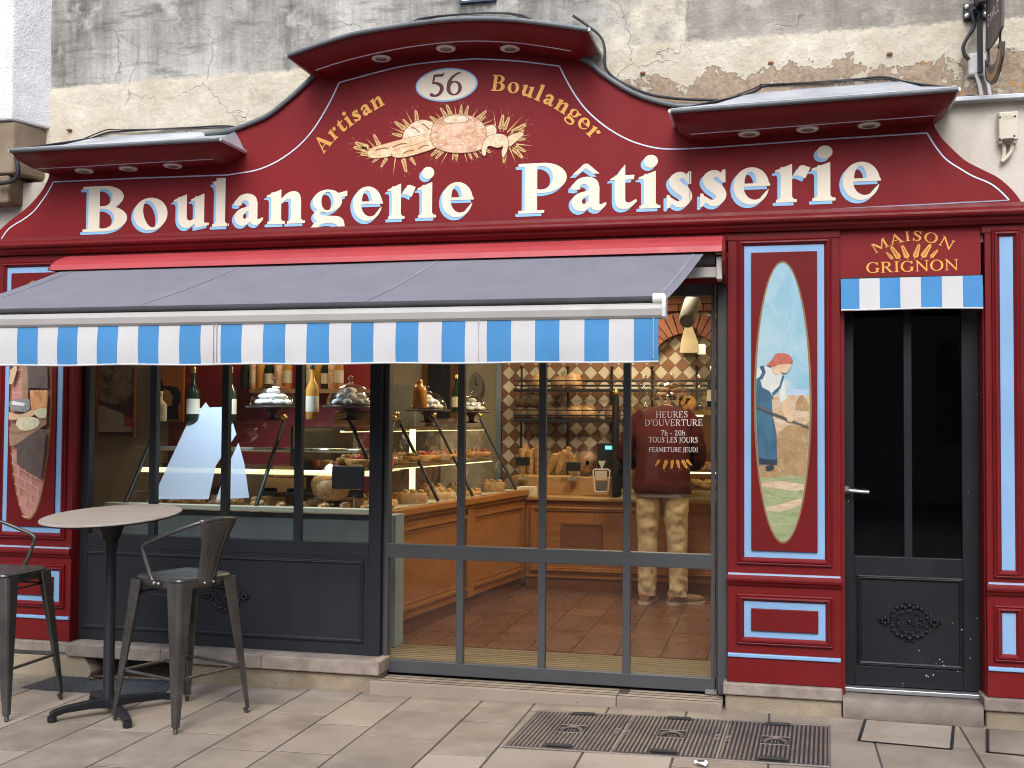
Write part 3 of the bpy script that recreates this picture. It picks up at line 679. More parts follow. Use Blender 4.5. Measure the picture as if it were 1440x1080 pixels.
# number plate 56
oc, orx, orz = P(628, 119.5, YB), .195, .112
def oval_pts(c, rx, rz, Y, n=48): return [(c[0] + rx * math.cos(2 * math.pi * i / n), Y, c[2] + rz * math.sin(2 * math.pi * i / n)) for i in range(n)]
orx = (P(671.5, 119, YB)[0] - P(584.5, 120, YB)[0]) / 2; orz = (P(628, 96, YB)[2] - P(628, 143, YB)[2]) / 2
m = MB(); m.poly(oval_pts(oc, orx, orz, YB - .002), 0); m.poly(oval_pts(oc, orx * .945, orz * .915, YB - .003), 1); num = m.build('number_oval', [LBLUE, CREAM], sign)
m = MB(); h56 = (P(628, 103.5, YB)[2] - P(628, 133.5, YB)[2]) / .71
lettering(m, '56', False, 14, [(603.5, 135.2), (650, 132.3)], h56, .0, Y=YB - .0045, boldness=12); m.build('number', paint('maroon_ink', (.10, .010, .014), .5), num)

# painted bread and wheat emblem
def bread_paint(name, a, b, c3, sc=14):
    t = NT(name); co = t.co(); n = t.noise(co, sc, 6, .6, .6); k = t.noise(t.co((1, 1, 3)), sc * 2.2, 5, .6, 1.0)
    c = t.mix(t.ramp(n, .38, .60), a, b); c = t.mix(t.ramp(k, .50, .66, 0, .85), c, c3); return t.out(c, .5)
BP1 = bread_paint('painted_loaf', (.50, .24, .11), (.72, .47, .29), (.80, .66, .52)); BP2 = bread_paint('painted_baguette', (.66, .42, .20), (.80, .63, .40), (.50, .25, .10), 26); BP3 = bread_paint('painted_crust', (.74, .55, .34), (.84, .70, .52), (.52, .27, .13), 24)
BPL = paint('painted_outline', (.30, .125, .05), .5); WHT = paint('painted_wheat', (.62, .40, .15), .5, .3, scale=60)
m = MB(); r_ = random.Random(3)
def ray_ears(cx, cy, rx, ry, a0, a1, n, L0, L1):
    for i in range(n):
        a = math.radians(a0 + (a1 - a0) * i / max(n - 1, 1) + r_.uniform(-3, 3)); p = P(cx + rx * math.cos(a), cy - ry * math.sin(a), YB); q = P(cx + (rx + 20) * math.cos(a), cy - (ry + 20 * .8) * math.sin(a), YB)
        d = math.atan2(q[2] - p[2], q[0] - p[0]); L = r_.uniform(L0, L1)
        if i % 3 != 1: ear(m, p[0], p[2], d, L, YB - .002, 0, .17)
        else: m.poly([(p[0] - .004 * math.sin(d), YB - .0021, p[2] + .004 * math.cos(d)), (p[0] + L * 1.25 * math.cos(d), YB - .0021, p[2] + L * 1.25 * math.sin(d)), (p[0] + .004 * math.sin(d), YB - .0021, p[2] - .004 * math.cos(d))])
ray_ears(646, 188, 36, 24, 20, 150, 13, .05, .085); ray_ears(646, 190, 36, 22, 205, 320, 12, .05, .085)
ray_ears(590, 196, 24, 20, 95, 165, 6, .06, .09); ray_ears(545, 212, 28, 6, 110, 190, 5, .06, .10); ray_ears(560, 216, 34, 5, 185, 300, 7, .06, .09)
ray_ears(700, 196, 22, 12, 0, 95, 8, .07, .11); ray_ears(712, 202, 14, 6, 265, 350, 5, .06, .10)
emb = m.build('painted_wheat', WHT, sign)
def painted(pts, mat, lay, name='painted_bread', outline=True):
    pp = smooth(pts + [pts[0]], 5)[:-1]; w = [P(x, y, YB) for x, y in pp]; c = sum(w) / len(w)
    m = MB(); Y = YB - .003 - lay * .0009
    if outline: m.poly([((p[0] - c[0]) * 1.0 + c[0] + .003 * (1 if p[0] > c[0] else -1), Y + .0004, p[2] + .003 * (1 if p[2] > c[2] else -1)) for p in w], 1)
    m.poly([(p[0], Y, p[2]) for p in w], 0); return m.build(name, [mat, BPL], emb)
painted([(566, 196), (570, 184), (580, 174), (594, 169), (608, 173), (612, 184), (612, 196), (590, 200)], BP3, 1)
painted([(681, 180), (692, 176), (698, 182), (696, 190), (686, 194)], BP3, 1)
painted([(712, 194), (722, 189), (733, 186), (736, 190), (726, 199), (716, 206)], BP2, 1)
painted([(517, 216), (522, 209), (545, 202), (575, 194), (606, 189), (610, 199), (585, 206), (548, 220), (522, 222)], BP2, 2)
painted([(551, 216), (557, 211), (580, 205), (608, 198), (616, 206), (595, 214), (570, 221), (555, 221)], BP2, 3)
painted([(606, 193), (609, 178), (618, 167), (634, 162), (654, 162), (672, 168), (683, 181), (684, 196), (678, 209), (662, 214), (640, 215), (621, 211), (610, 204)], BP1, 4)
painted([(624, 168), (634, 163.5), (650, 163), (659, 167), (654, 172), (640, 173), (628, 173)], BP3, 5, outline=True)
for a_, b_ in (((528, 211), (545, 208)), ((552, 207), (572, 201)), ((566, 216), (582, 211)), ((588, 209), (602, 204)), ((578, 178), (590, 186)), ((592, 173), (604, 182))):
    k_ = MB(); stripe_path(k_, smooth([a_, ((a_[0] + b_[0]) / 2, (a_[1] + b_[1]) / 2 - 1.5), b_], 4), .0042, YB - .0078); k_.build('painted_slash', BPL, emb)
painted([(678, 210), (681, 199), (688, 192), (699, 189), (710, 191), (715, 199), (714, 210), (708, 222), (706, 214), (708, 206), (700, 208), (692, 206), (686, 207), (683, 219), (679, 217)], BP3, 6)

# ------------------------------------------------------------------ cornice moulding under the sign
cor = thing('cornice', 'red moulded cornice running the full width below the sign', 'cornice', (-1.7, 0, 2.5))
def run(mb, prof, x0, x1, mi=0):
    mb.loft([[(x0, y, z) for y, z in prof], [(x1, y, z) for y, z in prof]], True, True, mi, False)
zc = P(1430, 296, -.07)[2]
prof = [(.05, zc + .05), (-.035, zc + .05), (-.04, zc + .03), (-.055, zc + .022), (-.066, zc + .018), (-.074, zc + .010), (-.077, zc), (-.074, zc - .010), (-.066, zc - .017), (-.05, zc - .02), (-.047, zc - .035), (-.035, zc - .045), (-.025, zc - .055), (.05, zc - .055)]
m = MB(); run(m, prof, XL - .04, XR + .02); m.build('cornice_moulding', RED, cor)
zf = zc - .058
m = MB(); zfb = P(1100, 336, 0)[2]; m.box(XL, .331, -.005, .10, zfb, zf); m.box(1.025, XR, -.005, .10, zfb, zf); m.build('frieze', RED, cor)
m = MB(); m.box(-4.22, -.25, .02, .14, 2.27, 2.42); m.build('lintel', RED, cor)

# ------------------------------------------------------------------ hoods with downlights
def hood(label, lip, line, lights, inset, rise, Ylip=-.32, Yl=-.2):
    Lp = [P(x, y, Ylip) for x, y in lip]; W = [P(x, y, Yl) for x, y in line]; n = len(Lp)
    t = thing('sign_hood', label, 'hood', (Lp[n // 2][0], 0, Lp[n // 2][2]), 'zinc topped hoods over the sign')
    # closed mitred path: back-left, along the front, back-right
    top = [np.array([Lp[0][0], .02, Lp[0][2]])] + Lp + [np.array([Lp[-1][0], .02, Lp[-1][2]])]
    bot = [np.array([W[0][0], .02, W[0][2]])] + W + [np.array([W[-1][0], .02, W[-1][2]])]
    cav = []
    for a, b in zip(top, bot):
        row = [a + np.array([0, 0, .012]), a, a + (b - a) * .06 + np.array([0, 0, -.006])]
        for s in (.25, .5, .75, .95):          # concave sweep
            q = a + (b - a) * s; q[2] = a[2] + (b[2] - a[2]) * (s ** .55) ; q[2] -= .004; row.append(q)
        row.append(b + np.array([0, 0, -.002])); cav.append(row)
    m = MB(); m.loft(cav, False, False, 0, True)
    for i in range(len(W) - 1):
        a, b = W[i], W[i + 1]; m.poly([a, b, (b[0], .02, b[2]), (a[0], .02, a[2])])
    m.build('soffit', RED, t, recalc=True)
    m = MB()
    e = .009
    for i in range(len(bot) - 1):
        a, b = bot[i] + np.array([0, -.002, -.003]), bot[i + 1] + np.array([0, -.002, -.003]); m.loft([[a, a + (0, -.004, .011), a + (0, .012, 0)], [b, b + (0, -.004, .011), b + (0, .012, 0)]], False, True, 0, False)
    m.build('trim_line', LINE, t)
    bk = []
    for i, p in enumerate(Lp):
        s = i / (n - 1); x = p[0] + (inset[0] * max(0, 1 - s * 3) - inset[1] * max(0, 1 - (1 - s) * 3)); bk.append(np.array([x, .15, p[2] + rise]))
    m = MB(); up = np.array([0, 0, .014])
    rows = [[p + (0, -.006, -.008), p + (0, -.014, .004), p + (0, -.006, .018), p * .45 + b * .55 + (0, 0, -.012), b] for p, b in zip(Lp, bk)]
    m.loft(rows, False, False, 0, False)
    for p, b, sg in ((Lp[0], bk[0], -1), (Lp[-1], bk[-1], 1)):
        q = np.array([p[0], .15, p[2] + .02]); m.poly([p + up, q, b]); m.tube([p + (sg * .004, -.008, .006), (p[0] + sg * .004, .1, p[2] + .006)], .011, 6)
    m.build('zinc_roof', ZINC, t)
    m = MB(); m.tube([p + (0, -.008, .004) for p in Lp], .0125, 8); m.build('zinc_lip', LEAD, t)
    for x, y in lights:
        zl = np.interp(P(x, y, -.11)[0], [w[0] for w in W], [w[2] for w in W]); g = G(x, y, zl - .003)
        m = MB(); m.lathe([(.036, -.004), (.052, -.006), (.056, -.001), (.056, .004)], (g[0], max(g[1], -.16), zl - .004), 20); dl = m.build('downlight', WHITE_PL, t)
        m = MB(); m.lathe([(.001, -.0065), (.033, -.0065), (.034, -.003)], (g[0], max(g[1], -.16), zl - .003), 16); m.build('lamp_glass', paint('lamp_glass_dull', (.25, .22, .2), .2), dl)
    return t, bk
lipc = smooth([(405.5, 80), (445, 65.5), (493, 50.5), (540, 41.5), (586.7, 34.5), (626, 30), (666.7, 28), (700, 28.5), (733, 30.7), (780, 36.5), (827, 43.5)], 3)
linc = smooth([(443, 98), (480, 86), (523, 75.2), (561, 67.5), (600, 61.7), (633, 58.2), (666.7, 56.7), (700, 57.7), (733, 60), (768, 65), (803, 70.8)], 3)
_, bkC = hood('arched central red hood with zinc top above number 56', lipc, linc, [(536, 82), (627, 68), (717.5, 68)], (.5, .28), .185)
lin = lambda a, b, n: [(a[0] + (b[0] - a[0]) * i / (n - 1), a[1] + (b[1] - a[1]) * i / (n - 1)) for i in range(n)]
_, bkR = hood('straight red hood with zinc top over the word Patisserie', lin((943.5, 158), (1347, 127.5), 7), lin((970.5, 188), (1315, 161.5), 7), [(1053.5, 188), (1135.5, 181.5), (1222, 176)], (.40, .25), .215)
_, bkL = hood('straight red hood with zinc top over the start of Boulangerie', lin((15.5, 213.5), (309.5, 197.5), 7), lin((49, 237), (299, 223), 7), [(118.5, 240), (180.5, 237), (243, 233)], (.30, .10), .20)

# ------------------------------------------------------------------ pilasters with painted ovals
YP = 0.0
PALE = paint('pale_blue_ledge_paint', (.36, .46, .60), .4, .1, dirt=.25)
RX0, RX1 = P(1023, 900, YP)[0], P(1183, 900, YP)[0]
def clip_oval(poly, c, rx, rz, n=40):
    out = [tuple(p) for p in poly]
    for i in range(n):
        a0 = 2 * math.pi * i / n; a1 = 2 * math.pi * (i + 1) / n
        A = (c[0] + rx * math.cos(a0), c[1] + rz * math.sin(a0)); B = (c[0] + rx * math.cos(a1), c[1] + rz * math.sin(a1))
        side = lambda p: (B[0] - A[0]) * (p[1] - A[1]) - (B[1] - A[1]) * (p[0] - A[0])
        res = []
        for p, q in zip(out, out[1:] + out[:1]):
            sp_, sq = side(p), side(q)
            if sp_ >= 0: res.append(p)
            if (sp_ >= 0) != (sq >= 0): t = sp_ / (sp_ - sq); res.append((p[0] + (q[0] - p[0]) * t, p[1] + (q[1] - p[1]) * t))
        out = res
        if len(out) < 3: return []
    return out
def daub(name, a, b, sc=(30, 30, 30), c3=None, lo=.35, hi=.65):
    t = NT(name); n = t.noise(t.co(sc), 1, 7, .65, .8); c = t.mix(t.ramp(n, lo, hi), a, b)
    if c3: c = t.mix(t.ramp(t.noise(t.co(tuple(q * 1.7 for q in sc)), 1, 6, .65, 1), .55, .7), c, c3)
    t.bump(n, .08, .002); return t.out(c, .45)
def pilaster(x0, x1, name_label, oval=None, ledges=True):
    t = thing('pilaster', name_label, 'pilaster', ((x0 + x1) / 2, 0, 0)); dx = x0 - RX0; W = x1 - x0; wide = W > .4
    Z = lambda y, x=1100: P(x, y, YP)[2]
    z_top, z_base = zf - .001, .149
    m = MB(); m.box(x0, x1, YP, .12, z_base, z_top); m.build('shaft', RED, t, bevel=.004)
    def panel(rc, zz, strip=False):
        bw = (rc[1] - rc[0], rc[3] - rc[2])
        mo = MB(); mo.frame(rc, [(0, YP + .002), (.002, YP - .012), (.008, YP - .017), (.014, YP - .013), (.017, YP - .020), (.024, YP - .022), (.030, YP - .012), (.036, YP - .006), (.041, YP - .002)]); mo.build('panel_moulding', RED, t)
        i = .040; m = MB(); m.box(rc[0] + i, rc[1] - i, YP - .0035, YP + .01, rc[2] + i, rc[3] - i); m.build('blue_border', BLUE, t)
        if not strip:
            j = i + .036; mm = MB(); mm.box(rc[0] + j, rc[1] - j, YP - .016, YP, rc[2] + j, rc[3] - j); return mm.build('raised_panel', RED_PANEL, t, bevel=.003), (rc[0] + j, rc[1] - j, rc[2] + j, rc[3] - j)
        return None, None
    a = RC((1037, 338), (1170, 331), (1171, 800), (1035, 791), Y=YP); b = RC((1034.5, 833), (1172, 840), (1172, 912.5), (1037, 905), Y=YP)
    if wide:
        ra, rb = (a[0] + dx, a[1] + dx, a[2], a[3]), (b[0] + dx, b[1] + dx, b[2], b[3])
        pn, pr = panel(ra, 0); panel(rb, 0)
    else:
        k = .022; ra = (x0 + .03, x1 - .03, P(1415, 813, YP)[2], P(1415, 322, YP)[2]); rb = (x0 + .03, x1 - .03, P(1418, 931, YP)[2], P(1418, 851, YP)[2])
        panel(ra, 0, True); panel(rb, 0, True); pn = None
    zl = Z(811, 1100); m = MB()
    prof = [(.03, zl + .005), (-.022, zl + .005), (-.03, zl - .004), (-.032, zl - .016), (-.028, zl - .028), (-.018, zl - .036), (-.010, zl - .050), (.03, zl - .050)]
    run(m, prof, x0 - .004, x1 + .004); m.build('waist_ledge', RED, t)
    m = MB(); m.box(x0 + .004, x1 - .004, -.022, .01, zl + .0052, zl + .013); m.build('blue_strip', PALE, t)
    zl = Z(924, 1100); m = MB(); m.prism([(x0 + .002, zl - .010), (x1 - .002, zl - .010), (x1 - .002, zl + .010), (x0 + .002, zl + .010)], -.016, .01); m.build('blue_strip', BLUE, t, bevel=.004)
    m = MB(); m.box(x0 - .002, x1 + .001, -.006, .10, z_base, zl - .012); m.build('base_block', RED, t, bevel=.003)
    m = MB(); m.box(x0 - .022, x1 + .004, -.035, .14, .085, .147); m.build('coping_stone', COPING, t, bevel=.007)
    m = MB(); m.box(x0 - .012, x1 + .002, -.018, .14, -.1, .084); m.build('plinth_stone', ROUGH, t, bevel=.012)
    if oval:
        c0 = P(1100.5, 566, YP); rz = (P(1101, 367.5, YP)[2] - P(1100, 764, YP)[2]) / 2; rx = (P(1141, 566, YP)[0] - P(1060, 566, YP)[0]) / 2
        cx, cz = c0[0] + dx, (P(1101, 367.5, YP)[2] + P(1100, 764, YP)[2]) / 2; Yo = YP - .0175
        m = MB(); ring = oval_pts((cx, 0, cz), rx, rz, Yo, 72); m.poly(ring); pa = m.build('painted_oval', paint('oval_gold_line', (.23, .125, .035), .45, .2), t)
        m = MB(); m.poly(oval_pts((cx, 0, cz), rx * .93, rz * .985, Yo - .0004, 72)); m.build('oval_ground', oval(None), pa)
        oval((pa, cx, cz, rx * .92, rz * .982, Yo - .0008))
    return t
def paint_layers(ctx, layers, dx_px):
    pa, cx, cz, rx, rz, Y = ctx
    for k, (nm, pts, mat, curved) in enumerate(layers):
        w = [(P(x, y, 0)[0] + dx_px, P(x, y, 0)[2]) for x, y in pts]
        if curved: w = [tuple(q) for q in smooth([np.array(q) for q in w] + [np.array(w[0])], 4)[:-1]]
        # convex clip of a general polygon against the oval
        cl = clip_oval(w, (cx, cz), rx, rz)
        if len(cl) < 3: continue
        m = MB(); m.poly([(x, Y - k * .0004, z) for x, z in cl]); m.build(nm, mat, pa)
D_SKY = daub('painted_sky', (0.216, 0.400, 0.480), (0.376, 0.504, 0.544), (5, 5, 3), (0.480, 0.544, 0.544)); D_FAR = daub('painted_hills', (.30, .42, .55), (.45, .52, .58), (20, 1, 60))
D_FIELD = daub('painted_stubble', (0.435, 0.285, 0.150), (0.555, 0.450, 0.315), (14, 1, 50), (0.600, 0.510, 0.390)); D_HAY = daub('painted_hay', (0.260, 0.155, 0.062), (0.372, 0.248, 0.118), (26, 26, 22), (0.422, 0.310, 0.174))
D_GRASS = daub('painted_grass', (0.195, 0.247, 0.098), (0.315, 0.352, 0.180), (12, 1, 40), (0.450, 0.352, 0.203)); D_DRESS = daub('painted_blue_dress', (.022, .075, .13), (.05, .13, .20), (16, 16, 5)); D_DRESS_D = daub('painted_dark_hem', (.012, .02, .035), (.02, .035, .06))
D_SHIRT = daub('painted_shirt', (.48, .50, .45), (.60, .61, .56), (25, 25, 12)); D_SCARF = daub('painted_headscarf', (.34, .075, .045), (.45, .13, .08)); D_SKIN = daub('painted_skin', (.52, .36, .20), (.60, .44, .27)); D_STICK = daub('painted_stick', (.05, .045, .045), (.12, .10, .09))
D_BRICK = daub('painted_brick', (.40, .175, .13), (.50, .25, .19), (8, 8, 8)); D_JOINT = daub('painted_joint', (.55, .32, .26), (.60, .36, .30)); D_TIMBER = daub('painted_board', (.23, .135, .075), (.36, .23, .14), (6, 6, 30)); D_DARK = daub('painted_dark_oven', (.085, .06, .048), (.14, .105, .085), (9, 9, 9)); D_FIRE = daub('painted_fire', (.45, .17, .045), (.66, .36, .14), (30, 30, 10), (.75, .55, .35)); D_DOUGH = daub('painted_dough', (.55, .50, .30), (.66, .62, .42), (40, 40, 40)); D_GREY = daub('painted_tin', (.19, .20, .20), (.28, .29, .29)); D_WHITE = daub('painted_white_cloth', (.66, .62, .55), (.76, .73, .66)); D_HAIR = daub('painted_dark_hair', (.05, .035, .03), (.10, .07, .05)); D_PINK = daub('painted_rosy_floor', (.55, .32, .25), (.62, .40, .32))
def harvester(ctx):
    if ctx is None: return D_SKY
    z = lambda *p: list(p)
    paint_layers(ctx, [
        ('painted_hills', z((1050, 549), (1090, 549), (1105, 547), (1125, 548), (1150, 548), (1150, 566), (1050, 566)), D_FAR, False),
        ('painted_field', z((1050, 556), (1150, 556), (1150, 680), (1050, 680)), D_FIELD, False),
        ('painted_haystack', z((1118, 577), (1120, 565), (1126, 556), (1131, 559), (1138, 570), (1139, 578)), D_HAY, True),
        ('painted_hay', z((1085, 625), (1098, 606), (1112, 597), (1128, 600), (1150, 592), (1150, 690), (1050, 690), (1055, 655)), D_HAY, True),
        ('painted_grass', z((1040, 668), (1085, 672), (1110, 668), (1150, 674), (1150, 780), (1040, 780)), D_GRASS, False),
        ('painted_straw', z((1062, 682), (1090, 676), (1125, 680), (1140, 684), (1120, 690), (1085, 686)), D_FIELD, True),
        ('painted_straw', z((1070, 715), (1095, 709), (1130, 700), (1128, 708), (1098, 719)), D_FIELD, True),
        ('painted_skirt', z((1058, 560), (1075, 553), (1085, 560), (1087, 585), (1092, 610), (1093, 652), (1066, 654), (1058, 630)), D_DRESS, False),
        ('painted_hem', z((1064, 642), (1078, 646), (1093, 646), (1093, 654), (1066, 652)), D_DRESS_D, False),
        ('painted_shoe', z((1077, 655), (1087, 654), (1088, 660), (1078, 662)), D_DRESS_D, True),
        ('painted_arm', z((1097, 555), (1105, 560), (1108, 575), (1113, 586), (1108, 592), (1103, 586), (1099, 570)), D_SKIN, True),
        ('painted_shirt', z((1062, 520), (1072, 514), (1084, 518), (1098, 522), (1104, 540), (1107, 560), (1097, 567), (1095, 548), (1085, 556), (1072, 560), (1060, 548)), D_SHIRT, False),
        ('painted_bodice', z((1058, 538), (1068, 530), (1072, 545), (1082, 550), (1088, 560), (1070, 564), (1056, 562)), D_DRESS, False),
        ('painted_strap', z((1068, 516), (1074, 514), (1077, 524), (1072, 534), (1066, 534), (1072, 524)), D_DRESS, False),
        ('painted_strap', z((1100, 527), (1103, 530), (1098, 546), (1087, 556), (1085, 553), (1096, 543)), D_DRESS, False),
        ('painted_neck', z((1084, 512), (1094, 514), (1100, 520), (1093, 527), (1086, 522)), D_SKIN, True),
        ('painted_face', z((1092, 511), (1104, 511), (1112, 512), (1110, 519), (1105, 525), (1096, 522)), D_SKIN, True),
        ('painted_headscarf', z((1078, 514), (1086, 506), (1090, 499), (1098, 497), (1109, 499), (1115, 508), (1110, 512), (1096, 513), (1088, 516)), D_SCARF, True),
        ('painted_stick', z((1056, 566), (1080, 577), (1107, 588), (1140, 601), (1140, 603), (1106, 591), (1079, 580), (1056, 569)), D_STICK, False),
        ('painted_hand', z((1106, 586), (1114, 586), (1115, 592), (1108, 593)), D_SKIN, True)], 0)
LDX = -4.2 - RX1
def baker(ctx):
    if ctx is None: return D_BRICK
    back = P(0, 560, 0)[0]
    # picture laid out in pixels of the left-hand oval, at the left pilaster itself
    L = [('painted_oven_mouth', [(38, 505), (82, 505), (82, 547), (47, 546), (44, 560), (38, 560)], D_DARK, False),
         ('painted_post', [(36, 490), (44, 490), (46, 562), (38, 562)], D_TIMBER, False),
         ('painted_fire', [(48, 549), (80, 549), (80, 578), (50, 576)], D_FIRE, False),
         ('painted_recess', [(30, 622), (57, 603), (80, 604), (80, 690), (62, 672), (30, 652)], D_DARK, False),
         ('painted_board', [(-5, 612), (32, 595), (76, 583), (76, 594), (52, 609), (28, 626), (-5, 632)], D_TIMBER, False),
         ('painted_shirt', [(-2, 525), (10, 530), (18, 540), (20, 572), (-2, 575)], D_TIMBER, False), ('painted_cloth', [(14, 535), (19, 542), (19, 575), (12, 572), (13, 550)], D_WHITE, False),
         ('painted_tin', [(19, 566), (26, 561), (48, 562), (49, 575), (42, 580), (22, 577)], D_GREY, False), ('painted_flour', [(24, 564), (42, 567), (40, 571), (23, 569)], D_WHITE, False),
         ('painted_arm', [(-2, 574), (15, 578), (35, 583), (52, 576), (57, 580), (50, 586), (34, 590), (-2, 588)], D_SKIN, True),
         ('painted_apron', [(-2, 592), (8, 592), (4, 604), (-2, 612)], D_WHITE, False),
         ('painted_dough', [(54, 581), (58, 576), (70, 574), (77, 580), (74, 586), (62, 588)], D_DOUGH, True), ('painted_dough', [(29, 597), (33, 589), (48, 586), (60, 589), (62, 597), (52, 604), (37, 605)], D_DOUGH, True),
         ('painted_face', [(16, 520), (20, 505), (28, 505), (31, 518), (29, 527), (24, 540), (16, 537)], D_SKIN, True), ('painted_hair', [(8, 505), (29, 505), (25, 518), (21, 521), (18, 530), (10, 526)], D_HAIR, False),
         ('painted_floor', [(10, 700), (26, 722), (50, 726), (44, 740), (20, 740)], D_PINK, False)]
    for yy in range(512, 560, 8): L.insert(0, ('painted_joint', [(20, yy), (38, yy), (38, yy + 1), (20, yy + 1)], D_JOINT, False))
    for k in range(9):
        y0 = 625 + k * 13; L.insert(4, ('painted_joint', [(0, y0), (80, y0 + 47), (80, y0 + 48.2), (0, y0 + 1.2)], D_JOINT, False))
        for q in range(5):
            xx = 6 + q * 17 + (k % 2) * 8; L.insert(4, ('painted_joint', [(xx, y0 + xx * .59), (xx + 1, y0 + xx * .59), (xx + 1, y0 + xx * .59 + 13), (xx, y0 + xx * .59 + 13)], D_JOINT, False))
    paint_layers(ctx, L, 0)
pilaster(RX0, RX1, 'wide red pilaster with blue borders and oval painting of a woman raking hay', harvester)
pilaster(RX0 + LDX, RX1 + LDX, 'wide red pilaster behind the table with oval painting of a baker', baker)
FX0, FX1 = P(1388.5, 900, YP)[0], XR - .003
pilaster(FX0, FX1, 'narrow red pilaster with one pale blue strip beside the dark door')
# ------------------------------------------------------------------ carved rosette used on both doors
def rosette(mb, c, R, Y, squash=1.0):
    cx, cz = c; T = lambda r, a: (cx + r * math.cos(a), cz + r * math.sin(a) * squash)
    def arc(r, a0, a1, w, n=10, rr=None):
        mb.tube([(T(r if rr is None else r + (rr - r) * i / (n - 1), a0 + (a1 - a0) * i / (n - 1))[0], Y - w * .5, T(r if rr is None else r + (rr - r) * i / (n - 1), a0 + (a1 - a0) * i / (n - 1))[1]) for i in range(n)], w, 6)
    mb.ball((cx, Y - .008, cz), R * .08, .010, R * .08, 6); arc(R * .15, 0, 2 * math.pi, R * .022, 16); arc(R * .42, 0, 2 * math.pi, R * .03, 28); arc(R * .47, 0, 2 * math.pi, R * .02, 28)
    for k in range(10):
        a = 2 * math.pi * k / 10 + .3; arc(R * .17, a - .12, a - .17, R * .022, 5, R * .38); arc(R * .17, a + .12, a + .17, R * .022, 5, R * .38)
        x, z = T(R * .39, a); mb.ball((x, Y - .006, z), R * .05, .008, R * .05, 5)
    arc(R * .60, 0, 2 * math.pi, R * .028, 36)
    for q in (0, 1):
        for s in (-1, 1):
            b = math.pi * q
            arc(R * .62, b + s * .18, b + s * 1.18, R * .034, 9, R * .64)
            for a, r, w in ((.30, .60, .07), (.55, .66, .065), (.9, .64, .08), (1.15, .62, .09), (1.32, .54, .07), (1.4, .72, .05)):
                x, z = T(R * r, b + s * a); mb.ball((x, Y - .006, z), R * w, .011, R * w * .8, 5)
            for a, r, w in ((.07, .70, .06), (.13, .80, .07), (.05, .90, .06), (0, .99, .04)):
                x, z = cx + math.cos(b) * R * r, cz + s * R * r * a * squash; mb.ball((x, Y - .007, z), R * w, .011, R * w, 5)
        x, z = T(R * .69, math.pi / 2 + math.pi * q); mb.ball((x, Y - .006, z), R * .05, .011, R * .06, 5); x, z = T(R * .62, math.pi / 2 + math.pi * q); mb.ball((x, Y - .007, z), R * .11, .012, R * .07, 5)
def bolection(mb, rect, Y):
    mb.frame(rect, [(0, Y + .003), (.002, Y - .006), (.007, Y - .009), (.011, Y - .004), (.015, Y - .006), (.021, Y - .002), (.024, Y + .003)])

# ------------------------------------------------------------------ shop window, left of the door
YW = .085
WX0, WX1 = P(104, 700, YW)[0], P(536, 700, YW)[0]; gz1 = P(300, 756, YW)[2]; WT = 2.27; WB = .149
win = thing('shop_window', 'large dark grey framed shop window under the striped awning', 'shop window', ((WX0 + WX1) / 2, YW, WB))
gx0, gx1 = P(123.5, 700, YW)[0], P(518.5, 700, YW)[0]
m = MB(); m.box(WX0, gx0, YW, YW + .06, WB, WT); m.box(gx1, WX1, YW, YW + .06, WB, WT); m.box(gx0, gx1, YW, YW + .06, WT - .12, WT); m.box(gx0, gx1, YW + .001, YW + .06, gz1 - .085, gz1); m.build('window_frame', GREY, win, bevel=.004)
m = MB(); m.box(gx0, gx1, YW + .004, YW + .05, WB, gz1 - .085); m.build('apron_panel', GREY, win)
m = MB(); bolection(m, RC((117, 775), (511, 787), (511, 905), (117, 882), Y=YW), YW); m.build('apron_moulding', GREY, win)
mull = [P(x, 650, YW)[0] for x in (213.5, 314.8, 418)]
edges = [gx0] + mull + [gx1]
for x in mull:
    m = MB(); m.box(x - .022, x + .022, YW + .003, YW + .05, gz1, WT - .12); m.build('mullion', GREY, win, bevel=.003)
for a, b in zip(edges, edges[1:]):
    m = MB(); m.poly([(a, YW + .03, gz1), (b, YW + .03, gz1), (b, YW + .03, WT - .12), (a, YW + .03, WT - .12)]); m.build('pane', GLASS, win)
m = MB(); c = P(317, 838, YW); rosette(m, (c[0], c[2]), .155, YW + .004, .86); m.build('carved_ornament', GREY, win)
m = MB()
for x, y in ((131, 757), (503, 767), (127, 889), (492, 910)): q = P(x, y, YW); m.box(q[0] - .012, q[0] + .012, YW - .0015, YW, q[2] - .004, q[2] + .002)
m.build('drain_slot', BLACK, win)

# ------------------------------------------------------------------ sliding glass door
YS = .12
def zS(y, x=770): return P(x, y, YS)[2]
SX0, SX1 = P(541, 800, YS)[0], P(1005.5, 800, YS)[0]; ST = P(980, 416, YS)[2]
sd_ = thing('sliding_door', 'wide grey glazed sliding door with white opening hours lettering', 'sliding door', ((SX0 + SX1) / 2, YS, .06))
mz1, mz0 = zS(772), zS(792.2); bz1, bz0 = zS(940.5), zS(958)
m = MB(); m.box(SX0, SX1, YS, YS + .045, mz0, mz1); m.box(SX0, SX1, YS - .001, YS + .045, bz0 - .004, bz1); m.box(SX0, SX1, YS, YS + .045, ST, ST + .07); m.build('rail', GREY_SLIDE, sd_, bevel=.003)
dm = [(P(a, 860, YS)[0], P(b, 860, YS)[0]) for a, b in ((641, 650.8), (756, 766), (875.3, 885.7))]
ex = [(SX0, SX0 + .018)] + dm + [(SX1 - .022, SX1)]
for i, (a, b) in enumerate(ex):
    m = MB(); m.box(a, b, YS + .002, YS + .043, mz1, ST); m.box(a, b, YS + .002, YS + .043, bz1, mz0); m.build('mullion', GREY_SLIDE, sd_, bevel=.002)
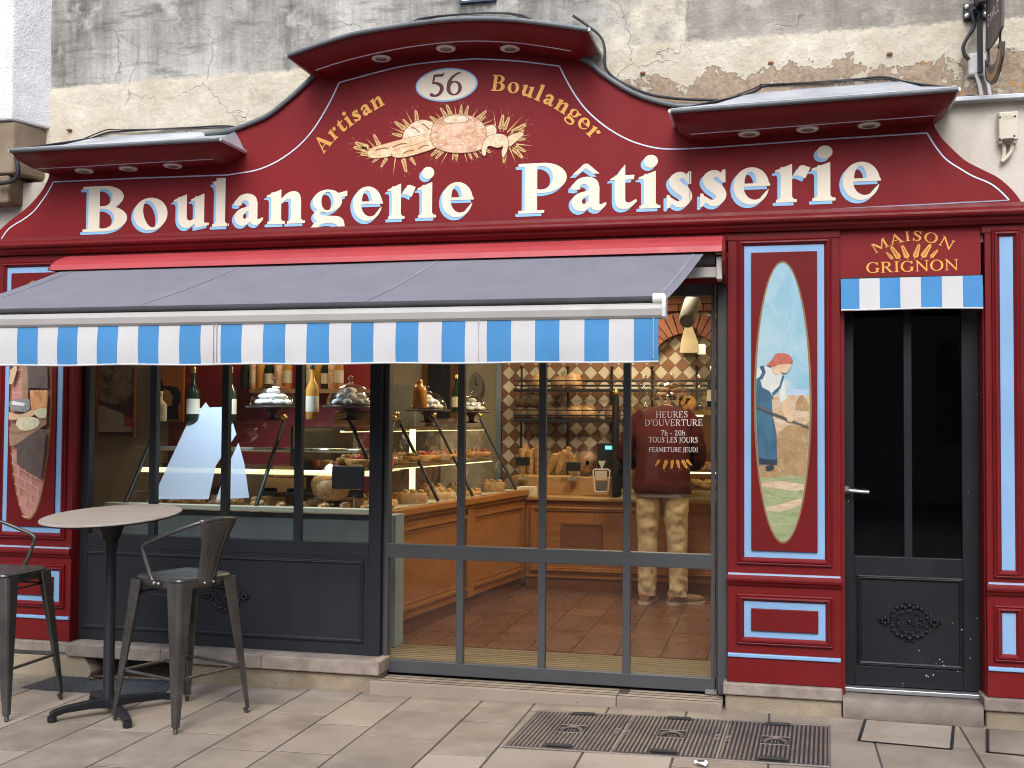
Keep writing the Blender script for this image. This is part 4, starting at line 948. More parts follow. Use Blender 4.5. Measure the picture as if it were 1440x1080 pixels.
for (a0, a), (b, b1) in zip(ex, ex[1:]):
    for z0, z1 in ((mz1, ST), (bz1, mz0)):
        m = MB(); m.poly([(a, YS + .022, z0), (b, YS + .022, z0), (b, YS + .022, z1), (a, YS + .022, z1)]); pane = m.build('pane', GLASS, sd_)
        lastp = pane if z0 == mz1 else lastp
YL = YS + .020
m = MB(); hh = lambda y0, y1, x=945: (P(x, y0, YL)[2] - P(x, y1, YL)[2]) / .68
lettering(m, 'HEURES', False, 20, [(922, 587.2), (967.5, 587.0)], hh(578.4, 587.2), .01, Y=YL, boldness=3); lettering(m, "D'OUVERTURE", False, 20, [(906.5, 598.8), (988.5, 598.6)], hh(589.8, 598.7), .01, Y=YL, boldness=3)
lettering(m, '7h - 20h', False, 20, [(929, 612.4), (964, 612.2)], hh(604.8, 612.3), .01, Y=YL, boldness=4); lettering(m, 'TOUS LES JOURS', False, 20, [(912, 622.0), (981.5, 622.4)], hh(614.6, 622.2), .01, Y=YL, boldness=4)
lettering(m, 'FERMETURE JEUDI', False, 20, [(912.5, 635.4), (981.5, 635.8)], hh(629, 635.6), .01, Y=YL, boldness=4); lt = m.build('opening_hours_lettering', WHITE_LET, sd_)
m = MB()
for x, y, a, L in ((923, 569, 122, .042), (934, 570, 116, .062), (942, 570, 108, .056), (950, 570, 72, .056), (958, 570, 64, .062), (968, 569, 58, .05)): q = P(x, y, YL); ear(m, q[0], q[2], math.radians(a), L, YL, 0, .19)
for x, y, a, L in ((928, 646, 235, .042), (938, 646, 250, .055), (946, 646, 262, .05), (952, 646, 285, .05), (959, 646, 300, .055), (965, 646, 312, .042)): q = P(x, y, YL); ear(m, q[0], q[2], math.radians(a), L, YL, 0, .19)
m.build('gold_wheat', GOLD, sd_)
m = MB(); q0 = RC((1010, 408), (1023, 408), (1023, 972), (1009, 972), Y=.06)
m.box(q0[0], RX0 - .002, .055, .16, .06, 2.27); m.box(SX1 + .004, q0[0], .14, .17, .06, 2.27); m.build('side_jamb', GREY_SLIDE, sd_, bevel=.003)
m = MB(); m.box(SX0 - .03, RX0, .10, .20, ST + .072, 2.268); m.build('track_housing', GREY, sd_, bevel=.004)
m = MB(); m.box(WX1 + .001, SX0 + .012, .13, .2, .06, 2.26); m.build('side_jamb', GREY_SLIDE, sd_)
m = MB(); x = P(1000, 977, .1)[0]; m.box(x - .03, x + .03, .07, .11, .056, .075); m.build('floor_guide', STEEL, sd_)
# grooved stone threshold outside the door
thr = thing('stone_threshold', 'grooved limestone doorstep below the sliding door', 'doorstep', ((SX0 + RX0) / 2, 0, 0))
tx0, tx1 = P(523, 965, -.05)[0], RX0 - .024; tm = P(869, 978, -.02)[0]
for i in range(4):
    y0 = -.10 + i * .052
    for a, b in ((tx0, tm - .002), (tm + .002, tx1)):
        m = MB(); m.box(a + (.05 if i > 1 else 0), b, y0 + .009, y0 + .043, -.08, .048); m.build('grooved_strip', GROOVE, thr, bevel=.003)

m = MB(); m.box(tx0 + .01, tx1 - .002, -.085, .105, -.08, .0465); m.build('groove_dirt', paint('groove_dirt', (.045, .036, .028), .9), thr)
# ------------------------------------------------------------------ dark side door
YD = .15
DX0, DX1 = P(1186, 700, YD)[0], P(1377.5, 700, YD)[0]; DT, DB = 2.46, P(1280, 967, YD)[2]
dr = thing('side_door', 'dark charcoal side door with two tall black panes and carved rosette', 'door', ((DX0 + DX1) / 2, YD, DB))
zg = P(1277, 784, YD)[2]; l1, m0, m1, r0 = [P(x, 600, YD)[0] for x in (1200.5, 1271, 1282.5, 1352.5)]
m = MB(); m.box(DX0, l1, YD, YD + .045, DB, DT); m.box(r0, DX1, YD, YD + .045, DB, DT); m.box(l1, r0, YD + .001, YD + .045, zg - .11, zg); m.box(m0, m1, YD + .004, YD + .045, zg, DT - .1); m.box(l1, r0, YD + .001, YD + .045, DT - .1, DT)
m.box(l1, r0, YD + .001, YD + .045, DB, DB + .1); m.build('door_frame', GREY_DOOR, dr, bevel=.003)
m = MB(); m.box(l1, r0, YD + .006, YD + .04, DB + .1, zg - .11); m.build('lower_panel', GREY_DOOR, dr)
m = MB(); bolection(m, RC((1204, 806), (1356, 815), (1356, 944), (1206, 934), Y=YD), YD); m.build('panel_moulding', GREY_DOOR, dr)
m = MB(); c = P(1279, 874.5, YD); rosette(m, (c[0], c[2]), .152, YD + .006, .90); m.build('carved_rosette', GREY_DOOR, dr)
for a, b in ((l1, m0), (m1, r0)):
    m = MB(); m.poly([(a, YD + .02, zg), (b, YD + .02, zg), (b, YD + .02, DT - .1), (a, YD + .02, DT - .1)]); m.build('pane', GLASS_DK, dr)
m = MB(); h = P(1190, 689, YD); m.lathe([(.001, 0), (.022, 0), (.022, .012), (.012, .014), (.011, .04)], (0, 0, 0), 14)
hv = [(h[0] + x, YD - z, h[2] + y) for x, y, z in m.v]; m.v = hv
m.tube(smooth([(h[0], YD - .038, h[2]), (h[0] + .02, YD - .045, h[2] - .001), (h[0] + .06, YD - .046, h[2] - .004), (h[0] + .112, YD - .043, h[2] - .007)], 4), [.010] * 7 + [.009] * 6, 8); m.build('door_handle', STEEL, dr)
m = MB(); k = P(1187, 715, YD); m.box(k[0] - .012, k[0] + .012, YD - .004, YD, k[2] - .03, k[2] + .03); m.ball((k[0], YD - .006, k[2]), .009, .006, .009, 6); m.build('keyhole_plate', BLACK, dr, bevel=.002)
m = MB()
for x, y in ((1223, 787), (1333, 791.5), (1224, 944), (1335, 951)): q = P(x, y, YD); m.box(q[0] - .014, q[0] + .014, YD - .0015, YD, q[2] - .004, q[2] + .003)
m.build('drain_slot', BLACK, dr)
m = MB(); m.box(DX0 - .004, DX1 + .03, .10, .2, DB - .028, DB - .006); m.build('metal_threshold', STEEL, dr, bevel=.003)
m = MB(); m.box(RX1 + .001, DX0, .03, .19, DB - .03, zf - .30); m.box(DX1, FX0, .03, .19, DB - .03, zf - .30); m.build('door_reveal', RED, dr)
st = MB(); a, b = RX1 + .006, FX0 - .025; ny_ = 14
top = DB - .03; rows = []
for i in range(ny_ + 1):
    s = i / ny_; x = a + (b - a) * s; wear = .018 * math.exp(-((s - .4) / .22) ** 2) + .004 * math.sin(s * 9); rows.append([(x, .2, top), (x, .0, top - wear * .5), (x, -.022, top - .004 - wear), (x, -.034, top - .022 - wear), (x, -.036, -.08), (x, .2, -.08)])
st.loft(rows, True, True, 0, True); tag(st.build('door_step', STEP), 'worn stone step below the dark side door', 'step')
# name board and small striped valance over it
nb = thing('name_board', 'red name board lettered Maison Grignon above the side door', 'sign', ((RX1 + FX0) / 2, .02, 2.4))
nz0 = P(1283, 388, .03)[2]; m = MB(); m.box(.333, 1.023, .012, .12, nz0 - .06, zf + .02); m.build('board', RED_SIGN, nb)
Yn = .0105; m = MB(); eh = (P(1280, 342, Yn)[2] - P(1280, 355.6, Yn)[2]) / .68
lettering(m, 'MAISON', False, 16, [(1230.5, 356.8), (1252, 345.6), (1278, 338.8), (1300, 339.6), (1320, 344.2), (1337, 352.5)], eh, .03, Y=Yn, boldness=9)
eg = (P(1282, 367, Yn)[2] - P(1282, 382, Yn)[2]) / .69; lettering(m, 'GRIGNON', False, 16, [(1217.5, 384), (1283, 381.6), (1348.5, 379.3)], eg, .02, Y=Yn, boldness=9); m.build('gold_lettering', GOLD, nb)
m = MB()
for x, y, a, L in ((1256, 365, 130, .05), (1265.5, 365, 122, .082), (1277, 364.5, 112, .078), (1286, 364, 72, .078), (1296, 363.5, 58, .085), (1308, 363, 48, .055)): q = P(x, y, Yn); ear(m, q[0], q[2], math.radians(a), L, Yn, 0, .18)
m.build('gold_wheat', GOLD, nb)
def valance(name, x_edges, cols, z_top, z_bot, Y, parent, mats, nseg=3, amp=.004, seed=1, lean=.0):
    m = MB(); R = random.Random(seed); ph = [R.uniform(0, 6) for _ in range(6)]; nz = 7
    def pt(x, s): return (x, Y(x, s) + amp * s * (math.sin(x * 7 + ph[0]) + .6 * math.sin(x * 17 + ph[1] + s * 2) + .35 * math.sin(x * 31 + 4 * s + ph[2])), z_top(x) + (z_bot(x) - z_top(x)) * s + .002 * math.sin(x * 9 + ph[3]) * s)
    for (a, b), c in zip(zip(x_edges, x_edges[1:]), cols):
        xs_ = np.linspace(a, b, nseg + 1)
        m.loft([[pt(x, s) for x in xs_] for s in np.linspace(0, 1, nz)], False, False, c, True)
    o = m.build(name, mats, parent, recalc=False)
    m = MB(); xs_ = np.linspace(x_edges[0], x_edges[-1], 60); m.tube([np.array(pt(x, 1)) + (0, 0, -.003) for x in xs_], .005, 5); m.build('hem_cord', mats[0], parent)
    return pt
sv = thing('door_valance', 'short blue and white striped valance over the side door', 'valance', ((RX1 + FX0) / 2, 0, 2.1))
vx = [P(x, 412, -.01)[0] for x in (1182.5, 1208.5, 1237, 1266, 1295, 1324.5, 1354, 1382)]
zt0, zt1, zb0, zb1 = P(1183, 392.5, -.01), P(1383, 387, -.01), P(1183, 435, -.02), P(1381, 432, -.02)
lerp = lambda x, a, b: a[2] + (b[2] - a[2]) * (x - a[0]) / (b[0] - a[0])
valance('striped_cloth', vx, [1, 0, 1, 0, 1, 0, 1], lambda x: lerp(x, zt0, zt1), lambda x: lerp(x, zb0, zb1), lambda x, s: -.008 - .012 * s, sv, [VAL_W, VAL_B], 5, .002, 4)
m = MB(); m.box(vx[0], vx[-1], -.004, .02, zt0[2] - .02, zt0[2] + .008); m.build('valance_rail', BLACK, sv)

# ------------------------------------------------------------------ retractable awning
aw = thing('awning', 'long grey retractable awning with blue and white striped valance over the shop window', 'awning', (-2.3, 0, 2.4))
CX0, CX1 = P(70, 380, -.2)[0], P(1015, 356, -.2)[0]; czb = P(500, 368, -.2)[2]; czt = P(600, 345, -.03)[2]
cas = [(.0, czt), (-.035, czt), (-.09, czt - .018), (-.15, czt - .045), (-.19, czt - .075), (-.205, czb), (-.195, czb), (-.14, czt - .06), (.0, czt - .03)]
m = MB(); run(m, cas, CX0, CX1); m.build('cassette_cover', RED_METAL, aw, smooth_all=False)
side = [(0, czt), (-.035, czt), (-.10, czt - .018), (-.17, czt - .06), (-.205, czb), (-.20, czb - .05), (-.16, czb - .115), (-.10, czb - .15), (0, czb - .155)]
m = MB(); m.loft([[(CX1 + .0015, y, z) for y, z in side], [(CX1 + .016, y, z) for y, z in side]], True, True, 0, False); m.loft([[(CX0 - .014, y, z) for y, z in side[:5] + [(0, czb)]], [(CX0 - .001, y, z) for y, z in side[:5] + [(0, czb)]]], True, True, 0, False); m.build('end_plate', RED, aw)
m = MB(); m.box(CX0 + .02, CX1 - .002, -.13, -.10, czb - .125, czb - .07); m.box(CX1 - .03, CX1, -.16, -.05, czb - .14, czb - .02); m.build('cassette_tray', BAR_W, aw, bevel=.004)
m = MB(); m.tube([(CX0 + .02, -.07, czb - .02), (CX1 - .04, -.07, czb - .02)], .04, 12); m.build('roller', AWN, aw)
YA = -1.0
bz_t = P(700, 428, YA)[2]; bz_b = P(700, 451, YA)[2]
FX_L0, FX_R0 = P(85, 381, -.19)[0], P(990, 357, -.19)[0]; FX_L1, FX_R1 = -4.47, P(934, 420, YA)[0]
ztop0 = czb - .004
m = MB(); rows = []; NA, NB = 14, 60; rw = random.Random(2); wr = [rw.uniform(0, 6) for _ in range(8)]
def awp(u, s):
    xl = FX_L0 + (FX_L1 - FX_L0) * s; xr = FX_R0 + (FX_R1 - FX_R0) * s; x = xl + (xr - xl) * u; y = -.18 + (YA + .02 + .18) * s
    z = ztop0 + (bz_t + .004 - ztop0) * s - .018 * math.sin(math.pi * s) * (1 + .15 * math.sin(x * 4 + wr[0])) + .003 * s * math.sin(x * 9 + wr[1]) * (1 - s) * 3 + .0015 * math.sin(x * 3 + s * 7 + wr[2])
    return np.array([x, y, z])
m.loft([[awp(u, s) for u in np.linspace(0, 1, NB)] for s in np.linspace(0, 1, NA)], False, False, 0, True); m.build('canvas', AWN, aw, recalc=False)
for u in (.02, .305, .62, .985):
    m = MB()
    for e in (0,): m.loft([[awp(min(u + d, 1), s) + (0, -.0012, .0022) for d in (0, .0035)] for s in np.linspace(0, 1, NA)], False, False, 0, True)
    m.build('canvas_seam', paint('awning_thread', (.235, .235, .265), .9), aw)
fb = lambda x: 0
m = MB(); m.tube([(FX_L1, YA + .012, bz_t + .010), (FX_R1 - .015, YA + .012, bz_t + .010)], .016, 8); m.build('canvas_roll', paint('dark_canvas_edge', (.04, .042, .046), .8), aw)
m = MB(); bar = [(YA - .008, bz_t - .008), (YA - .026, bz_t - .018), (YA - .034, bz_t - .035), (YA - .030, bz_b + .012), (YA - .02, bz_b), (YA + .04, bz_b), (YA + .045, bz_t - .012)]
run(m, bar, FX_L1, FX_R1 - .006); m.build('front_bar', BAR_W, aw)
ec = P(930, 418, YA)
m = MB(); run(m, [(YA - .012, bz_t + .026), (YA - .034, bz_t + .012), (YA - .040, bz_t - .03), (YA - .034, bz_b + .006), (YA - .02, bz_b - .004), (YA + .045, bz_b - .004), (YA + .05, bz_t + .01), (YA + .02, bz_t + .03)], FX_R1 - .007, FX_R1 + .010)
m.tube([(FX_R1 - .05, YA, bz_t + .012), (FX_R1 + .004, YA, bz_t + .012)], .026, 12); m.build('end_cap', WHITE_PL, aw)
bl = [(25, 54), (82, 110), (138, 167), (195, 224), (253, 283), (311, 341), (371, 402), (432, 463.5), (494, 525.7), (557, 589), (621.7, 654.7), (685, 719), (752.7, 787), (822, 856.7), (891.7, 926)]
YV = YA - .012; e = []; cols_ = []
w_s = P(54, 490, YV)[0] - P(25, 490, YV)[0]; x0b = P(25, 490, YV)[0]; period = (P(926, 480, YV)[0] - x0b) / 14.5
bx = [(P(a, 490, YV)[0], P(b, 490, YV)[0]) for a, b in bl]
bx = [(bx[0][0] - period * k, bx[0][1] - period * k) for k in (4, 3, 2, 1)] + bx
for i, (a, b) in enumerate(bx):
    e += [a]; cols_ += [1]
    if i < len(bx) - 1: e += [b]; cols_ += [0]
e += [bx[-1][1]]
ztv, zbv = bz_b + .006, (P(30, 514, YV)[2] + P(900, 507, YV)[2]) / 2
valance('striped_valance', e, cols_, lambda x: ztv, lambda x: zbv, lambda x, s: YV - .004 - .006 * math.sin(s * 3), aw, [VAL_W, VAL_B], 4, .0042, 9)
m = MB()
for px_ in (301.5, 306, 673.5, 919): x = P(px_, 490, YV)[0]; m.box(x - .0012, x + .0012, YV - .0165, YV - .004, zbv + .01, ztv - .004)
m.build('valance_seam', VAL_W, aw)
for xx in (-3.8, -.75):
    m = MB(); el = (xx + (.45 if xx < -2 else -.45), -.55, (czb + bz_t) / 2 - .06); m.tube([(xx, -.12, czb - .05), el], .022, 8); m.tube([el, (xx + (.1 if xx < -2 else -.1), YA + .04, bz_t - .03)], .018, 8); m.ball(el, .03); m.build('folding_arm', BAR_W, aw)

# ------------------------------------------------------------------ wall furniture at the right and cables
YC = .04
a, b, c_, d_ = RC((1402, 161), (1429, 160), (1429.5, 199), (1402, 201), Y=YC)
nbx = thing('neon_switch_box', 'small cream electrical box marked NEON on the wall right of the sign', 'electrical box', ((a + b) / 2, .02, (c_ + d_) / 2))
m = MB(); m.box(a, b, -.012, .045, c_, d_); m.build('box_body', BEIGE_PL, nbx, bevel=.006)
m = MB(); m.box(a + .004, b - .004, .0, .05, c_ - .012, c_); m.build('base_plate', BEIGE_PL, nbx)
m = MB(); r = RC((1410, 194.5), (1426, 194.5), (1426, 199), (1410, 199), Y=-.013); m.box(r[0], r[1], -.015, -.012, r[2], r[3]); m.build('indicator', paint('dark_purple_lens', (.06, .015, .025), .2), nbx)
m = MB(); lettering(m, 'NEON', False, 30, [(1410.5, 167.5), (1427, 167)], (P(1418, 162.5, -.013)[2] - P(1418, 167.5, -.013)[2]) / .68, .05, Y=-.0135, boldness=10); m.build('embossed_lettering', paint('embossed_beige', (.47, .42, .32), .5), nbx)
m = MB()
for x, y in ((1406.5, 165), (1427.5, 163.5), (1406, 195.5), (1426.5, 191)): q = P(x, y, -.013); m.ball((q[0], -.012, q[2]), .0055, .003, .0055, 6)
m.build('screw', BLACK, nbx)
for pts in ([(1411, 200), (1412, 213), (1411, 222), (1409, 227)], [(1423, 200), (1422, 212), (1416, 221), (1409, 227.5)]):
    m = MB(); m.tube(smooth([P(x, y, .02) for x, y in pts], 5), .010, 8); m.build('conduit', BEIGE_PL, nbx)
# projecting sign with crescent
YWf = .10
sgn = thing('projecting_sign', 'brown metal sign on a black bracket jutting from the wall, crescent hanging below', 'sign', (1.06, -.2, 3.6))
ax, bx_, az, bz_ = RC((1355.5, 6.5), (1389, 4.5), (1389, 26), (1355.5, 28.5), Y=YWf)
m = MB(); m.box(ax, bx_, YWf - .012, .14, az, bz_); m.build('bracket_plate', BLACK, sgn, bevel=.002)
m = MB()
for x, y in ((1359.5, 10), (1385, 8), (1359.5, 22.5), (1385, 20.5)): q = P(x, y, YWf - .012); m.lathe([(.001, .012), (.014, .010), (.016, 0)], (0, 0, 0), 6)
pts_ = []; m = MB()
for x, y in ((1359.5, 10), (1385, 8), (1359.5, 22.5), (1385, 20.5)):
    q = P(x, y, YWf - .012); k = MB(); k.lathe([(.001, .012), (.012, .010), (.015, 0)], (0, 0, 0), 6); m.add([(q[0] + u, YWf - .012 - w_, q[2] + v) for u, v, w_ in k.v], k.f)
m.build('bolt', STEEL, sgn)
m = MB(); q = P(1378.5, 60, .06); w0 = P(1374.8, 60, .06)[0]; w1 = P(1381.5, 60, .06)[0]; m.box(w0, w1, .045, .075, P(1378, 102, .06)[2], P(1378, 10, .06)[2]); m.box(w0 - .01, w1 + .006, -.05, .1, P(1378, 10, .06)[2] - .01, 4.2); m.build('bracket_post', BLACK, sgn)
SGX = P(1388, 40, .02)[0]
def sp(x, y):                                        # point on the sign's plane (perpendicular to the wall)
    r = ray(x, y); t = (SGX - EYE[0]) / r[0]; return EYE + r * t
def splate(mb, pts, th=.012, mi=0):
    w = [sp(x, y) for x, y in pts]; mb.loft([[(SGX - th / 2, p[1], p[2]) for p in w], [(SGX + th / 2, p[1], p[2]) for p in w]], True, True, mi, False)
BROWN = paint('brown_sign_enamel', (.105, .082, .078), .45, .15); TANP = paint('tan_sign_enamel', (.42, .25, .11), .5, .2)
m = MB(); splate(m, [(1388.5, -40), (1411, -60), (1410.5, 37), (1405, 48), (1397, 62), (1387.5, 73)]); m.build('sign_plate', BROWN, sgn, recalc=True)
m = MB(); splate(m, [(1386.5, 84), (1391, 88), (1396, 93), (1401, 88), (1405, 74), (1408, 58), (1412, 58), (1411, 78), (1406, 100), (1400, 116), (1394.5, 119), (1389, 114), (1387, 108)]); cr = m.build('crescent', BROWN, sgn)
m = MB(); splate(m, [(1388, 93), (1391, 101), (1396, 105), (1402, 98), (1407, 72), (1410, 64), (1408, 86), (1402, 106), (1395, 115.5), (1390, 108)], .017); m.build('crescent_inlay', TANP, cr)
m = MB()
for (xa, ya), (xb, yb) in (((1390, 70), (1390.5, 92)), ((1407, 38), (1406, 66))): m.tube([sp(xa, ya), sp(xb, yb)], .006, 6); m.ball(sp(xb, yb), .012)
m.build('hanger', BLACK, sgn)
m = MB()
# faint slanted white letters
def sletters(pts, mb):
    a = SGX - .0075
    for (xa, ya), (xb, yb) in pts:
        p, q = sp(xa, ya), sp(xb, yb); d = (q - p) / np.linalg.norm(q - p); nn = np.array([0, -d[2], d[1]]) * .004; mb.poly([(a, *(p + nn)[1:]), (a, *(q + nn)[1:]), (a, *(q - nn)[1:]), (a, *(p - nn)[1:])])
S_ = [((1393.2, 20), (1391.4, 22)), ((1391.4, 22), (1391.6, 26)), ((1391.6, 26), (1392.9, 29)), ((1392.9, 29), (1392.5, 35)), ((1392.5, 35), (1391.2, 37)), ((1395, 17), (1395.6, 31)), ((1397, 28), (1397.2, 14)), ((1397.2, 14), (1398.6, 24)), ((1398.6, 24), (1399.8, 8)), ((1399.8, 8), (1400, 24)), ((1401.2, 6), (1401.5, 19)), ((1401.5, 19), (1403.2, 17)), ((1404.2, 2), (1404.4, 16)), ((1404.2, 2), (1406.6, 0)), ((1404.3, 9), (1406, 7)), ((1404.4, 16), (1406.8, 14))]
sletters(S_, m); m.build('sign_lettering', WHITE_LET, sgn)
jb = thing('junction_box', 'weathered white junction box behind the black bracket post', 'electrical box', (P(1374, 86, .1)[0], .1, 3.4))
a, b, c_, d_ = RC((1363, 72), (1397, 71), (1397, 103), (1363, 103), Y=.06); m = MB(); m.box(a, b - .03, .077, .13, c_, d_); m.build('box_body', WHITE_PL, jb, bevel=.012)
for x in (1372, 1384):
    m = MB(); m.tube(smooth([P(x, 103, .09), P(x + 5, 118, .09), P(x + 8, 134, .09)], 5), .010, 8); m.build('conduit', WHITE_PL, jb)
CABLE = paint('black_cable', (.02, .02, .022), .5)
def cable(pts, Y, r, label, n=6):
    m = MB(); m.tube(smooth([P(x, y, Y) for x, y in pts], n), r, 6); return tag(m.build('cable', CABLE), label, 'cable')
cable([(1375, 28), (1378, 20), (1371, 12), (1366, 17), (1369, 28), (1370, 38), (1361, 52), (1354.5, 66), (1357, 78), (1363, 84)], .05, .010, 'black cable looping from the bracket plate to the junction box')
cable([(1345, 140), (1362, 136), (1385, 137), (1410, 135), (1440, 133), (1475, 131)], .06, .008, 'black cable along the lead ledge at the right end')
def along(bk, dz, Y=.10):
    m = MB(); pts = [np.array([p[0], Y, p[2] + dz]) for p in bk]; return smooth(pts, 4)
for bk, lab in ((bkC, 'thin black cable lying over the arched central hood'), (bkR, 'thin black cable lying over the right straight hood'), (bkL, 'thin black cable lying over the left straight hood')):
    m = MB(); nb_ = len(bk); pp = along([bk[0] + np.array([-.34, 0, -.13]), bk[0] + np.array([.02, 0, -.012]), bk[nb_ // 3], bk[2 * nb_ // 3], bk[-1] + np.array([-.02, 0, -.012]), bk[-1] + np.array([.22, 0, -.12])], .008, .105); m.tube(pp, .0052, 6); m.tube([p + np.array([0, -.01, .014 * math.sin(2.2 * math.pi * i / len(pp))]) for i, p in enumerate(pp)], .004, 6); tag(m.build('cable', CABLE), lab, 'cable')
cable([(806, 22), (826, 36), (843, 50), (850, 66), (851, 92), (862, 108), (886, 122), (915, 133), (945, 138), (975, 140), (1010, 141)], .085, .008, 'black cable dropping down the wall between the central and right hoods')
cable([(285, 187), (320, 184), (350, 177), (372, 168)], .08, .007, 'black cable along the left shoulder of the sign')
cable([(-5, 259), (10, 256.5), (19, 254), (25, 246), (25.5, 235), (23, 222), (26, 215)], -.13, .013, 'thick black cable on the brown corbel under the left hood')
r = RC((646, -14), (697, -17), (697, 1.5), (646, 3.5), Y=.1)
sp_ = thing('street_plate', 'dark blue street plate cut off at the top edge of the photo', 'street sign', ((r[0] + r[1]) / 2, .1, r[3]))
m = MB(); m.box(r[0], r[1], .098, .13, r[2], r[2] + .3); m.build('plate', paint('navy_enamel', (.015, .025, .06), .3), sp_)
m = MB(); m.frame((r[0] + .015, r[1] - .015, r[2] + .012, r[2] + .288), [(0, .0975), (.008, .0975)]); m.build('plate_border', WHITE_LET, sp_)
for i, (x, y, lab) in enumerate(((97.5, 183, 'rusty bolt stub in the cream wall above the left hood'), (904, 103, 'rusty stub in the wall between the central and right hoods'), (1084, 89, 'rusty stub in the wall above the left part of the right hood'), (1251, 76, 'rusty stub in the wall above the right part of the right hood'))):
    q = P(x, y, .11); m = MB(); m.box(q[0] - .014, q[0] + .014, .10, .13, q[2] - .005, q[2] + .006); tag(m.build('iron_stub', paint('rust', (.20, .075, .04), .8)), lab, 'iron stub')
# ------------------------------------------------------------------ bar table
GUN = paint('gunmetal_lacquer', (.085, .08, .074), .3, .35, bump=.06, dirt=.5, metal=.55, chips=.12, chip_col=(.4, .38, .35), scale=6)
TBLK = paint('table_black_iron', (.011, .012, .015), .45, .15, dirt=.3, spec=.3)
def tabletop_mat():
    t = NT('oak_laminate'); co = t.co((1.2, 14, 14)); n = t.noise(co, 4, 6, .6); f = t.noise(t.co((3, 60, 60)), 5, 3)
    c = t.mix(t.ramp(n, .3, .7), (.28, .245, .205), (.40, .355, .30)); c = t.mix(t.ramp(f, .5, .75, 0, .4), c, (.24, .20, .165)); t.bump(f, .06, .002); return t.out(c, .48)
TX, TY = -3.345, -.76; tzg = gz(TX)
tt = thing('bar_table', 'tall round bistro table with wood grained top on a black cross foot', 'table', (TX, TY, tzg))
ztop = 1.02 + tzg; _c = P(157, 722, TY)
ztop = _c[2] - .004; TX = _c[0]
def tilt_(mb):                                        # the hinged top sits a little askew
    k = math.tan(math.radians(1.5)); mb.v = [(x, y, z + (x - TX) * k + (y - TY) * .08) for x, y, z in mb.v]
m = MB(); R = (P(241.5, 722, TY)[0] - P(72.5, 722, TY)[0]) / 2
m.lathe([(R * .5, 0), (R - .004, 0), (R, -.003), (R, -.009), (R - .006, -.012), (R * .4, -.012)], (TX, TY, ztop), 72); tilt_(m); m.build('tabletop', tabletop_mat(), tt, smooth_all=False)
m = MB(); m.lathe([(R - .012, 0), (R - .006, -.001), (R - .008, -.006), (R * .3, -.006)], (TX, TY, ztop - .0122), 48); tilt_(m); m.build('top_edge', TBLK, tt)
m = MB(); m.box(TX - .12, TX + .12, TY - .035, TY + .035, ztop - .055, ztop - .019); m.box(TX - .035, TX + .035, TY - .12, TY + .12, ztop - .056, ztop - .0195)
m.lathe([(.070, -.025), (.066, -.07), (.052, -.10), (.046, -.13), (.033, -.14), (.030, -.19)], (TX, TY, ztop), 20); tilt_(m); m.build('top_bracket', TBLK, tt, bevel=.004)
m = MB(); m.lathe([(.028, -.13), (.029, tzg + .12 - ztop), (.034, tzg + .11 - ztop), (.034, tzg + .04 - ztop)], (TX, TY, ztop), 20); m.build('column', TBLK, tt)
m = MB(); m.ball((TX + .05, TY - .03, ztop - .15), .014); m.build('knob', TBLK, tt)
bc = (TX + .01, TY)
for px_ in ((70, 1016), (180, 1024), (250, 988), None):
    if px_: f = G(*px_)
    else: f = 2 * np.array([bc[0], bc[1], tzg]) - G(180, 1024)
    d = np.array([f[0] - bc[0], f[1] - bc[1]]); L = np.linalg.norm(d); d /= L; n_ = np.array([-d[1], d[0]])
    rings = []
    for s, zz, h, w_ in ((.0, .088, .055, .021), (.3, .085, .044, .020), (.75, .070, .034, .019), (.96, .056, .036, .019), (1.0, .046, .044, .017)):
        c = np.array(bc) + d * L * s; rings.append([(c[0] + n_[0] * w_ * q, c[1] + n_[1] * w_ * q, tzg + zz + h * (.0 if k else -1) * 1.0) for q, k in ((-1, 0), (1, 0), (1.0, .5), (.6, 1), (-.6, 1), (-1, .5))])
    m = MB(); m.loft(rings, True, True, 0, False); m.build('foot_arm', TBLK, tt, bevel=.006)
    c = np.array(bc) + d * L * .965; m = MB(); m.lathe([(.02, 0), (.024, .008), (.022, .03)], (c[0], c[1], gz(c[0]) + .001), 12); m.build('foot_pad', BLACK, tt)

